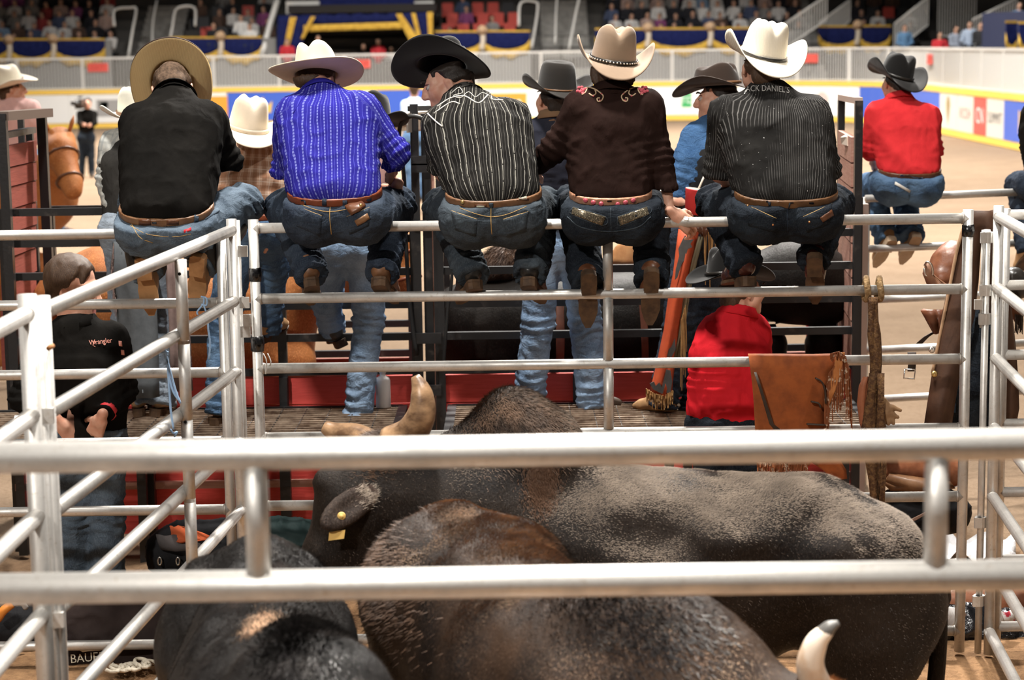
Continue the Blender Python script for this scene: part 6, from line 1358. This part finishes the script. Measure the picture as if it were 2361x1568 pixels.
for px, Y in ((510, 6.42), (665, 6.44), (560, 5.4), (760, 5.35)): p = at(px, 1640, Y); leg(f, p.x, p.y, .6, .15)
V, F = f.mesh(.018); Nn = vnormals(V, F); V = V + Nn * (.006 * vnoise(V, 7, 3) + .003 * vnoise(V, 18, 3))[:, None]
bc = thing('bull', 'grey-black bull at the lower left with a tan spot on its back', 'bull', (at(620, 1400, 5.8).x, 5.8, 0)); mk('body', V, F, HIDE_C, bc); bvC = bvh_of(V, F)
fur(bc, V, F, 16000, .015, F_C, None, (.1, -.8, -.6), seed=11); fur(bc, V, F, 50000, .016, TOPLITC, None, (.1, -.8, -.2), 'toplit_hair', .34, .0024, 23, True); ps_ = put_on(bvC, 604, 1436, 0.); fur(bc, V, F, 5000, .022, mat('tan_spot', (.9, .74, .6), .7, 0, (.8, .6, .46), 20, .4, .6), lambda C: np.exp(-((C[:, 0] - ps_.x) ** 2 / .0016 + (C[:, 1] - ps_.y) ** 2 / .012 + (C[:, 2] - ps_.z) ** 2 / .01)), (.1, -1, -.2), 'back_spot', .2, .003, 12)
ph2 = at(700, 1466, 5.28); fur(bc, V, F, 5000, .045, F_BLK, lambda C: np.exp(-((C[:, 0] - ph2.x) ** 2 / .006 + (C[:, 2] - ph2.z) ** 2 / .006)), (.1, -.6, -.5), 'hump_hair', .4, .004, 13)
for sg in (-1, 1): b0 = at(745 + sg * 110, 1790, 4.9); horn(bc, [b0, b0 + Vector((sg * .12, 0, .02)), b0 + Vector((sg * .2, -.02, .1))], [.04, .034, .01], HORN)
# ---- horses in the chutes and under the rider
CHEST = hide('chestnut_hide', (.30, .10, .03), (.42, .17, .06), 9, .3, .5); BAY = hide('dark_bay_hide', (.004, .003, .0025), (.009, .0065, .005), 9, .3, .5); BAYH = hide('bay_head', (.13, .05, .022), (.2, .08, .035), 9, .3, .5)
def horse_head(root_, m, P, r=.1, ear=True, yaw=0, dark=BAY, halter=None):
    """P: poll, eye line, nose"""
    f = Field(.06); f.chain(P, [r * 1.15, r * 1.1, r * .72, r * .66][:len(P)], .06); f.ell(Vector(P[1]) + Vector((0, 0, -r * .5)), r * .9); V, F = f.mesh(.016); h = mk('head', V, F, m, root_); bv = bvh_of(V, F)
    if ear:
        for sg in (-1, 1):
            b = Vector(P[0]) + Vector((sg * r * .75, 0, r * .8)); MB().tube([b, b + Vector((sg * .03, -.02, .08)), b + Vector((sg * .04, 0, .13))], [.03, .036, .006], 10, flat=.5).build('ear', m, root_, True)
    if halter:
        A, B = Vector(P[1]), Vector(P[-1])
        for u in (.15, .75):
            c = A.lerp(B, u); d = (B - A).normalized(); x = d.cross(Vector((0, 1, 0))).normalized(); y = d.cross(x); rr = r * (1.22 - .36 * u); MB().tube([c + x * (rr * math.cos(q)) + y * (rr * math.sin(q)) for q in np.linspace(0, 6.28, 17)], .012, 6, False).build('halter_strap', halter, root_, True)
    return h, bv
h1 = thing('horse', 'chestnut horse standing in the left chute', 'horse', at(400, 900, 11.75)); f = Field(.14); YH1 = 11.75
f.chain([S(150, 612, YH1, .22), S(235, 578, YH1, .28), S(420, 610, YH1, .3), S(620, 590, YH1, .28)], [.2, .28, .3, .28]); f.chain([S(660, 570, YH1, .22), S(800, 555, YH1, .17), S(880, 530, YH1, .13)], [.24, .17, .13]); f.chain([at(190, 800, YH1), at(420, 810, YH1), at(640, 800, YH1)], [.2, .24, .22])
for px in (150, 220, 600, 680): p = at(px, 850, YH1 + (.12 if px in (150, 600) else -.12)); leg(f, p.x, p.y, 1.0, .13)
V, F = f.mesh(.024); mk('body', V, F, CHEST, h1); horse_head(h1, CHEST, [at(888, 545, YH1), at(915, 575, YH1 - .05), at(935, 640, YH1 - .1), at(940, 670, YH1 - .1)], .1, False, halter=L_RUST); MB().tube(smooth_path([at(118, 690, YH1), at(106, 740, YH1), at(110, 860, YH1)], 5), [.05] * 4 + [.06] * 4 + [.03] * 3, 10).build('tail', CHEST, h1, True)
h2 = thing('horse', 'black horse with brown mane standing in the right chute', 'horse', at(1350, 900, 11.75)); f = Field(.14)
f.chain([S(1080, 650, YH1, .25), S(1250, 640, YH1, .3), S(1440, 640, YH1, .29), S(1540, 620, YH1, .26)], [.25, .3, .29, .26]); f.chain([S(1560, 620, YH1, .2), S(1620, 570, YH1 - .05, .15)], [.22, .14]); f.chain([at(1100, 820, YH1), at(1350, 830, YH1)], [.2, .24])
for px in (1090, 1160, 1480, 1560): p = at(px, 850, YH1 + (.12 if px in (1090, 1480) else -.12)); leg(f, p.x, p.y, 1.0, .13)
V, F = f.mesh(.024); mk('body', V, F, BAY, h2); horse_head(h2, BAYH, [at(1622, 590, YH1 - .1), at(1624, 620, YH1 - .16), at(1650, 690, YH1 - .2), at(1655, 710, YH1 - .2)], .1, False, halter=mat('orange_halter', (.55, .08, .03), .6))
f = Field(.05); f.chain([at(1120, 622, YH1), at(1165, 604, YH1), at(1215, 625, YH1)], [.08, .1, .08]); V, F = f.mesh(.014); mn = mk('mane', V, F, hide('mane_brown', (.06, .03, .02), (.12, .07, .045)), h2); fur(mn, V, F, 4000, .06, mat('mane_hair', (.12, .07, .045), .6, 0, (.05, .028, .02), 20, .4, .6), None, (-.4, -.6, -.5), 'mane_hair', .4, .004, 14)
h3 = thing('horse', 'dark horse at the right end of the chutes, back showing between the rails', 'horse', at(1840, 900, 11.75)); f = Field(.12); f.chain([S(1760, 580, YH1, .2), S(1850, 556, YH1, .24), S(1915, 590, YH1, .2)], [.2, .24, .2]); 
for px in (1770, 1900): p = at(px, 850, YH1); leg(f, p.x, p.y, 1.05, .12)
V, F = f.mesh(.024); mk('body', V, F, BAY, h3)
h4 = thing('horse', 'chestnut horse under the pink-shirted rider at the far left', 'horse', at(40, 560, 17.5)); f = Field(.16); Yh = 17.5
f.chain([S(-40, 395, Yh + .5, .3), S(40, 392, Yh, .34), S(90, 380, Yh - .4, .3)], [.3, .34, .3]); f.chain([S(96, 372, Yh - .5, .24), S(130, 330, Yh - .9, .18)], [.26, .17])
for px, dy in ((10, .3), (70, -.3), (100, -.5), (-20, .4)): p = at(px, 520, Yh + dy); leg(f, p.x, p.y, 1.0, .14)
V, F = f.mesh(.03); mk('body', V, F, CHEST, h4); horse_head(h4, CHEST, [at(138, 328, Yh - .9), at(140, 350, Yh - 1.05), at(164, 420, Yh - 1.25), at(168, 440, Yh - 1.3)], .115, True, halter=L_BRN)
# ================================================================== gear
def soft(name, parent, prims, m, h=.014, k=.05, wr=.006, seed=0., st=(1, 1, 1)):
    f = Field(k)
    for q in prims:
        if len(q) == 4: f.cap(q[0], q[1], q[2], q[3])
        else: f.ell(q[0], q[1])
    V, F = f.mesh(h); Nn = vnormals(V, F); V = wrinkle(V, Nn, wr, wr, seed, st, 6., 10.); return mk(name, V, F, m, parent), bvh_of(V, F)
def strip_px(pts, Y, th=.004, bulge=0.):
    """rows of (xl, xr, y[, dY])"""
    rows = []
    for r in pts:
        dY = r[3] if len(r) > 3 else 0.; rows.append([at(r[0] + (r[1] - r[0]) * j / 6, r[2], Y + dY) + Vector((0, -bulge * math.sin(math.pi * j / 6) + min(.012, bulge * .5) * math.sin(1.7 * j + r[2] * .021), 0)) for j in range(7)])
    return MB().sheet(rows, th)
# orange chaps thrown over the third rail
suede_o = leather('orange_suede', (.30, .075, .014), (.19, .045, .009), .85); lace = leather('dark_lace', (.03, .018, .012), (.05, .03, .02), .6)
oc = thing('leather_chaps', 'orange suede chaps with fringe thrown over the gate rail at the right', 'chaps', at(1835, 1090, 8.94))
strip_px([(1742, 1930, 850, .1), (1728, 1938, 822, .05), (1724, 1946, 815, .0), (1726, 1942, 822, -.03), (1730, 1934, 850, -.04), (1735, 1922, 890, -.045), (1738, 1912, 930, -.04), (1741, 1902, 985, -.035), (1744, 1880, 1040, -.03), (1746, 1866, 1076, -.03)], 8.97, -.006, .012).build('front_flap', suede_o, oc, True)
strip_px([(1738, 1744, 858, 0), (1748, 1755, 890, -.005), (1760, 1768, 930, 0), (1774, 1784, 978, .01), (1784, 1800, 990, .01)], 8.905, .004).build('slit', lace, oc, True)
for pts in ([(1876, 1884, 872), (1890, 1898, 880), (1898, 1906, 900), (1900, 1908, 930)], [(1868, 1872, 926), (1884, 1890, 930), (1890, 1894, 940)], [(1858, 1862, 978), (1880, 1884, 979), (1900, 1904, 980)]):
    P = [at((a + b) / 2, y, 8.90) for a, b, y in pts]; MB().tube(smooth_path(P, 4), .012, 6, True, .35).build('strap', lace, oc, True)
strip_px([(1928, 1948, 812), (1922, 1940, 850), (1910, 1926, 900), (1902, 1914, 930)], 8.915, .005).build('border', leather('suede_edge', (.45, .17, .05), (.36, .12, .03), .85), oc, True)
fr_m = mat('fringe_mix', (.22, .07, .025), .8, 0, (.5, .38, .28), 45, .55, .62); fringe(oc, [(1902, 920), (1912, 860), (1930, 836), (1950, 826), (1956, 850)], 8.93, fr_m, 110, 60, w=3.4); fringe(oc, [(1935, 830), (1956, 840), (1960, 900)], 8.95, fr_m, 90, 40, lean=4, w=3.); fringe(oc, [(1746, 1066), (1800, 1068), (1862, 1070)], 8.92, fr_m, 34, 60, w=3.)
strip_px([(1800, 1860, 1000), (1850, 1930, 1050), (1900, 1950, 1085), (1920, 1952, 1104)], 9.02, .005, .01).build('back_flap', suede_o, oc, True)
fringe(oc, [(1915, 815), (1935, 810), (1950, 822)], 8.92, fr_m, 18, 24, lean=2, w=3.)
# plaited bull rope with glove
rope_m = mat('plaited_rope', (.075, .035, .016), .9, 0, (.17, .09, .036), 55, .42, .62, .9, 90, .01); br_ = thing('bull_rope', 'plaited brown bull rope hanging over the gate rail at the right', 'rope', at(2018, 1190, 8.95))
for px in (1997, 2027): c = at(px, 664, 9.0); MB().tube([(c.x + .004 * math.sin(q * 2), 9.0 + .042 * math.cos(q), c.z + .05 * math.sin(q) - .004) for q in np.linspace(0, 6.28, 17)], .015, 8, False).build('loop', mat('pale_rope', (.36, .24, .12), .9, 0, (.2, .12, .05), 60, .4, .6, .9, 80, .01), br_, True)
strip_px([(2006, 2018, 684), (2007, 2018, 700), (2007, 2020, 740), (2003, 2026, 770), (2003, 2028, 800), (2005, 2030, 830), (2005, 2031, 860), (2005, 2030, 900)], 8.955, .012, .012).build('braid', rope_m, br_, True)
strip_px([(2003, 2022, 860), (2000, 2022, 900), (1994, 2020, 960), (1990, 2016, 990), (1998, 2018, 1060), (2004, 2024, 1130), (2008, 2026, 1195)], 8.945, .012, .01).build('braid', rope_m, br_, True); strip_px([(2024, 2034, 860), (2026, 2036, 940), (2027, 2038, 1000), (2026, 2036, 1100), (2026, 2036, 1195)], 8.93, .016, .008).build('braid', rope_m, br_, True)
strip_px([(1990, 2002, 868), (1980, 2002, 890), (1977, 2000, 930), (1984, 2000, 975), (1990, 1998, 990)], 8.96, .006, .01).build('leather_pad', leather('pad_leather', (.32, .11, .05), (.24, .08, .035), .6), br_, True)
gl = thing('riding_glove', 'tan leather riding glove tucked in the bull rope', 'glove', at(2052, 980, 8.95)); f = Field(.015)
f.ell(at(2042, 950, 8.95), (.03, .02, .05))
for (x, y) in ((2076, 946), (2070, 962), (2060, 976), (2048, 978)): f.chain([at(2042, 950, 8.95), at(2056 if x > 2055 else 2046, y - 8, 8.945), at(x, y, 8.94)], [.02, .013, .009], .008)
f.cap(at(2042, 950, 8.95), at(2036, 925, 8.95), .022, .02); V, F = f.mesh(.006); mk('glove_shell', V, F, leather('glove_leather', (.30, .18, .09), (.2, .11, .055), .7), gl)
# brown chaps hanging at the right hinge post
bch = leather('chocolate_leather', (.075, .034, .018), (.05, .022, .012), .6); bk = thing('leather_chaps', 'long dark brown leather chaps hanging behind the right gate post', 'chaps', at(2240, 985, 9.3))
strip_px([(2228, 2262, 494), (2220, 2262, 520), (2206, 2258, 580), (2192, 2252, 650), (2174, 2244, 730), (2160, 2226, 800), (2148, 2212, 860), (2142, 2200, 920), (2134, 2190, 984)], 9.28, .008, .05).build('chap_leg', bch, bk, True)
strip_px([(2262, 2300, 492), (2262, 2312, 560), (2270, 2318, 640), (2284, 2330, 720), (2296, 2340, 800), (2304, 2346, 880), (2306, 2346, 940), (2310, 2338, 984)], 9.3, .008, .04).build('chap_leg', bch, bk, True)
strip_px([(2216, 2300, 700), (2200, 2306, 800), (2192, 2310, 900), (2190, 2310, 985)], 9.38, .008, .02).build('lining', JN4, bk, True)
line = [at(x, y, 9.26) for x, y in ((2222, 520), (2206, 580), (2192, 650), (2176, 730), (2162, 800), (2150, 860))]; MB().tube(smooth_path(line, 4), .008, 6).build('edge_piping', leather('raw_edge', (.42, .26, .15), (.3, .18, .1), .8), bk, True)
strip_px([(2236, 2290, 484), (2232, 2298, 500), (2236, 2300, 530)], 9.2, .01, .05).build('yoke', bch, bk, True)
for x, y in ((2148, 806), (2154, 862)): p = at(x, y, 9.2); MB().lathe([(.004, 0), (.014, .002), (.016, .006), (.01, .01), (.001, .011)], p, 12, Matrix.Rotation(1.57, 3, 'X')).build('concho', SILV if y < 830 else GOLDM, bk, True)
# saddle behind it
rust = leather('saddle_leather', (.20, .075, .035), (.13, .045, .022), .4); sd = thing('saddle', 'russet leather saddle hanging behind the brown chaps', 'saddle', at(2160, 800, 9.6))
soft('seat_skirt', sd, [(at(2185, 612, 9.55), at(2175, 640, 9.5), .09, .07), (at(2200, 600, 9.6), (.09, .14, .1))], rust, .012, .04, .003)
strip_px([(2134, 2146, 606), (2130, 2150, 630), (2140, 2180, 655), (2180, 2200, 664)], 9.42, .01, .015).build('cantle_strap', leather('strap_leather', (.28, .14, .08), (.2, .09, .05), .5), sd, True); strip_px([(2130, 2176, 712), (2138, 2176, 726), (2150, 2174, 748), (2160, 2172, 765)], 9.4, .02, .03).build('stirrup_fender', rust, sd, True)
MB().tube(smooth_path([at(2132, 612, 9.4), at(2138, 604, 9.38), at(2148, 612, 9.38), at(2150, 634, 9.4), at(2134, 634, 9.4), at(2131, 618, 9.4)], 4), .006, 6).build('ring', SILV, sd, True)
strip_px([(2152, 2160, 764), (2130, 2142, 776), (2112, 2126, 792)], 9.4, .006).build('strap', lace, sd, True); strip_px([(2092, 2112, 812), (2094, 2112, 834), (2092, 2110, 856)], 9.4, .006).build('strap', lace, sd, True); MB().tube([at(x, y, 9.38) for x, y in ((2086, 852), (2110, 852), (2108, 874), (2084, 872), (2086, 852))], .0045, 6).build('buckle', SILV, sd, True)
# bag and pouch at the right edge
dk = thing('gear_pouch', 'black and rust leather gear hanging at the far right edge', 'pouch', at(2345, 760, 9.4)); soft('pouch_body', dk, [(at(2335, 640, 9.4), (.05, .06, .05)), (at(2350, 660, 9.4), (.06, .06, .06))], L_BLK, .01, .03, .004); soft('rust_panel', dk, [(at(2336, 700, 9.42), at(2350, 740, 9.42), .04, .02)], rust, .01, .03, .003); fringe(dk, [(2340, 725), (2358, 728)], 9.4, lace, 40, 18, w=3.)
# saddle and bags on the ground, right
sg_ = thing('saddle', 'glossy russet saddle lying on the ground behind the gate at the right', 'saddle', at(2110, 1190, 9.9)); soft('seat_skirt', sg_, [(at(2060, 1080, 9.9), at(2190, 1085, 9.9), .10, .09), (at(2120, 1060, 9.95), (.16, .14, .09))], leather('glossy_saddle', (.30, .12, .06), (.2, .07, .035), .22), .014, .05, .004)
strip_px([(2030, 2050, 1100), (2040, 2190, 1118), (2050, 2200, 1128)], 9.78, .02, .03).build('skirt_rim', L_TAN, sg_, True)
kb = thing('gear_bag', 'black gear bag on the ground below the russet saddle', 'bag', at(2110, 1240, 9.8)); soft('bag_body', kb, [(at(2060, 1180, 9.85), at(2190, 1180, 9.85), .12, .11)], fabric('black_nylon', (.012, .012, .013), (.02, .02, .022), .6), .014, .05, .012); strip_px([(2058, 2066, 1212), (2096, 2112, 1200), (2140, 2150, 1178), (2160, 2166, 1160)], 9.68, .006).build('strap', leather('strap_brown', (.25, .15, .11), (.18, .1, .07), .7), kb, True); MB().box(at(2055, 1208, 9.68), (.03, .02, .02)).build('red_clip', mat('red_plastic', (.6, .05, .04), .4), kb)
plas = mat('white_plastic_sheet', (.75, .75, .76), .25, 0, (.6, .6, .62), 10, .4, .6, .6, 18, .02); wp = thing('plastic_sheet', 'crumpled white plastic sheet on the sand at the right', 'sheet', at(2260, 1300, 9.9))
rows = [[atz(2165 + 22 * j, 1262 + 9 * i - .02 * j * j, .02) + Vector((0, 0, .05 + .05 * math.sin(j * 1.7 + i * 2.1) * math.cos(i * 1.3))) for j in range(9)] for i in range(6)]; MB().sheet(rows, .004).build('sheet_film', plas, wp, True)
trash = mat('glossy_black_plastic', (.010, .010, .012), .2, 0, None, bump=.8, bscale=14, bdist=.03, spec=.6)
for x0, x1, y, w in ((2185, 2250, 1470, 'left of the two by the right fence'), (2300, 2400, 1480, 'right of the two by the right fence')):
    tb = thing('plastic_bag', 'shiny black plastic bag, ' + w, 'bag', at(x0, 1540, 9.3)); soft('bag_body', tb, [(at(x0, y - 10, 9.35), at(x1, y - 14, 9.35), .12, .13), (at((x0 + x1) / 2, y - 55, 9.35), (.10, .09, .06))], trash, .013, .05, .022, x0)
    strip_px([(x0 - 6, x0 + 30, y - 72), (x0, x0 + 44, y - 52), (x0 - 12, x0 + 20, y - 30)], 9.24, .004, .02).build('white_label', mat('label_print', (.6, .58, .57), .4, 0, (.4, .03, .05), 14, .56, .6), tb, True)
rp = thing('leather_bucket', 'russet leather panel behind the black plastic bags', 'leather', at(2260, 1400, 9.7)); soft('panel', rp, [(at(2185, 1400, 9.75), at(2340, 1395, 9.8), .10, .10)], rust, .016, .05, .004)
# left: gear bags on the dirt
gb = thing('gear_bag', 'black and orange gear bag on the dirt behind the left fence', 'bag', at(470, 1330, 9.9)); bl_n = MATS['black_nylon']; soft('bag_body', gb, [(at(400, 1270, 9.9), at(540, 1245, 9.9), .14, .12)], bl_n, .014, .05, .012, 2.)
strip_px([(392, 420, 1212), (395, 465, 1226), (396, 500, 1240), (398, 440, 1248)], 9.74, .006, .02).build('orange_panel', fabric('orange_nylon', (.55, .12, .05), (.45, .1, .04), .6), gb, True); strip_px([(360, 420, 1232), (366, 470, 1256), (372, 480, 1268)], 9.745, .006, .02).build('grey_panel', fabric('grey_nylon', (.10, .09, .09), (.07, .065, .065), .7), gb, True)
for x in (368, 410, 440): MB().tube([at(x + 4 * math.cos(q), 1294 + 9 * math.sin(q), 9.74) for q in np.linspace(0, 6.28, 13)], .004, 6, False).build('ring', SILV, gb, True)
gn = thing('gear_bag', 'dark green nylon bag behind the bull at the left', 'bag', at(670, 1310, 9.9)); soft('bag_body', gn, [(at(630, 1250, 9.9), at(710, 1255, 9.9), .13, .12)], fabric('green_nylon', (.012, .022, .022), (.02, .032, .032), .55), .013, .05, .014, 4.)
hb_ = thing('hockey_bag', 'brown-black hockey bag with white lettering on the dirt at the left', 'bag', at(250, 1545, 9.35)); o, bv = soft('bag_body', hb_, [(at(175, 1440, 9.26), at(390, 1430, 9.26), .15, .15), (at(160, 1492, 9.2), at(390, 1486, 9.2), .13, .13)], fabric('brown_nylon', (.020, .014, .013), (.032, .023, .021), .6), .014, .06, .009, 6.)
text_on(bv, 'BAUER', 203, 1516, 27, 'lettering', mat('cream_print', (.72, .68, .56), .6), hb_, -.08, 0, .006, 1.0); patch_on(bv, [(182, 1498), (240, 1490), (232, 1500), (192, 1503)], 'swoosh', MATS['cream_print'], hb_, .006, .002, 3, 9.3)
strip_px([(250, 330, 1388), (285, 350, 1405), (320, 348, 1420)], 9.22, .005, .02).build('flap', fabric('mauve_nylon', (.10, .075, .075), (.07, .055, .055), .6), hb_, True); strip_px([(258, 286, 1450), (262, 290, 1462), (268, 276, 1476)], 9.23, .006).build('grey_tab', MATS['grey_nylon'], hb_, True)
lb = thing('gear_bag', 'dark bag with orange grip at the lower left edge', 'bag', at(30, 1545, 9.35)); soft('bag_body', lb, [(at(-30, 1450, 9.4), at(60, 1450, 9.4), .14, .13)], bl_n, .014, .05, .012, 8.); MB().tube(smooth_path([at(-6, 1428, 9.2), at(8, 1408, 9.19), at(28, 1392, 9.2)], 4), .022, 12).build('orange_grip', mat('orange_rubber', (.75, .27, .05), .4), lb, True); MB().tube(smooth_path([at(28, 1392, 9.2), at(50, 1390, 9.2), at(60, 1402, 9.22)], 4), .014, 10).build('clear_tube', mat('clear_tube', (.5, .5, .5), .2), lb, True)
wr_ = thing('rope_coil', 'frayed white rope lying on the dirt at the lower left', 'rope', atz(300, 1545, 0)); mb = MB()
for k in range(9):
    a0 = random.uniform(0, 6); cx, cy = 262 + 10 * k, 1548 - 3 * k + random.uniform(-8, 8); mb.tube(smooth_path([atz(cx + (10 + 2 * j) * math.cos(a0 + j), cy + 7 * math.sin(a0 + j), .02 + .012 * (j % 2)) for j in range(6)], 3), .009, 5)
mb.build('rope_strands', mat('white_rope', (.6, .54, .44), .9), wr_, True)
# small things
jg = thing('plastic_jug', 'white plastic jug standing on the platform by the middle posts', 'jug', at(884, 936, 10.95)); jb = at(884, 934, 10.95); jb.z = ZP
MB().lathe([(.04, 0), (.042, .006), (.042, .155), (.036, .17), (.017, .18), (.016, .197), (.019, .198), (.019, .212), (.001, .213)], jb, 24).build('bottle', mat('milky_plastic', (.62, .58, .56), .35), jg, True)
tw = mat('blue_twine', (.28, .42, .62), .8)
def twine(label, P, Y):
    r = thing('twine', label, 'twine', at(P[0][0][0], P[0][0][1], Y)); mb = MB()
    for q in P: mb.tube(smooth_path([at(x, y, Y) for x, y in q], 5), .0045, 5)
    mb.build('strands', tw, r, True)
twine('pale blue twine knotted round the brace of the left side panel', [[(354, 790), (366, 800), (380, 806), (386, 820)], [(376, 800), (386, 830), (388, 860), (398, 900), (414, 926)], [(384, 826), (396, 870), (406, 905), (416, 930)], [(386, 840), (390, 900), (394, 950), (400, 990)], [(392, 990), (400, 1000), (408, 996), (402, 1008)], [(362, 794), (372, 812), (388, 812)]], 7.62)
twine('short pale blue twine hanging from the left back panel', [[(470, 684), (469, 700), (455, 718), (456, 726)], [(470, 705), (478, 730), (480, 760), (484, 790), (482, 828)], [(463, 684), (476, 688), (476, 704), (464, 702)]], 8.97)
rt = thing('rope_tassel', 'red rope tassels hanging on the right chute gate', 'tassel', at(1880, 800, 12.2)); mb = MB(); redr = mat('red_rope', (.45, .02, .03), .9)
for x, y1 in ((1862, 802), (1874, 760), (1880, 758), (1888, 800), (1868, 700)): mb.tube(smooth_path([at(x + 1.5 * math.sin(k * 2.1), 640 + (y1 - 640) * k / 5, 12.2) for k in range(6)], 3), .013, 6)
mb.build('strands', redr, rt, True)
ts = thing('saddle', 'tan leather saddle on the black horse in the right chute', 'saddle', at(1460, 620, 11.6)); strip_px([(1440, 1500, 552), (1420, 1510, 570), (1404, 1516, 596), (1400, 1516, 612)], 11.52, .02, .06).build('saddle_skirt', leather('buckskin', (.55, .28, .12), (.45, .2, .08), .5), ts, True); strip_px([(1470, 1486, 612), (1472, 1488, 680), (1478, 1494, 760), (1480, 1496, 840)], 11.42, .008).build('cinch_strap', leather('cinch', (.20, .07, .04), (.14, .05, .03), .6), ts, True); strip_px([(1282, 1300, 700), (1282, 1302, 780), (1282, 1300, 850)], 11.36, .008).build('cinch_strap', MATS['cinch'], ts, True)
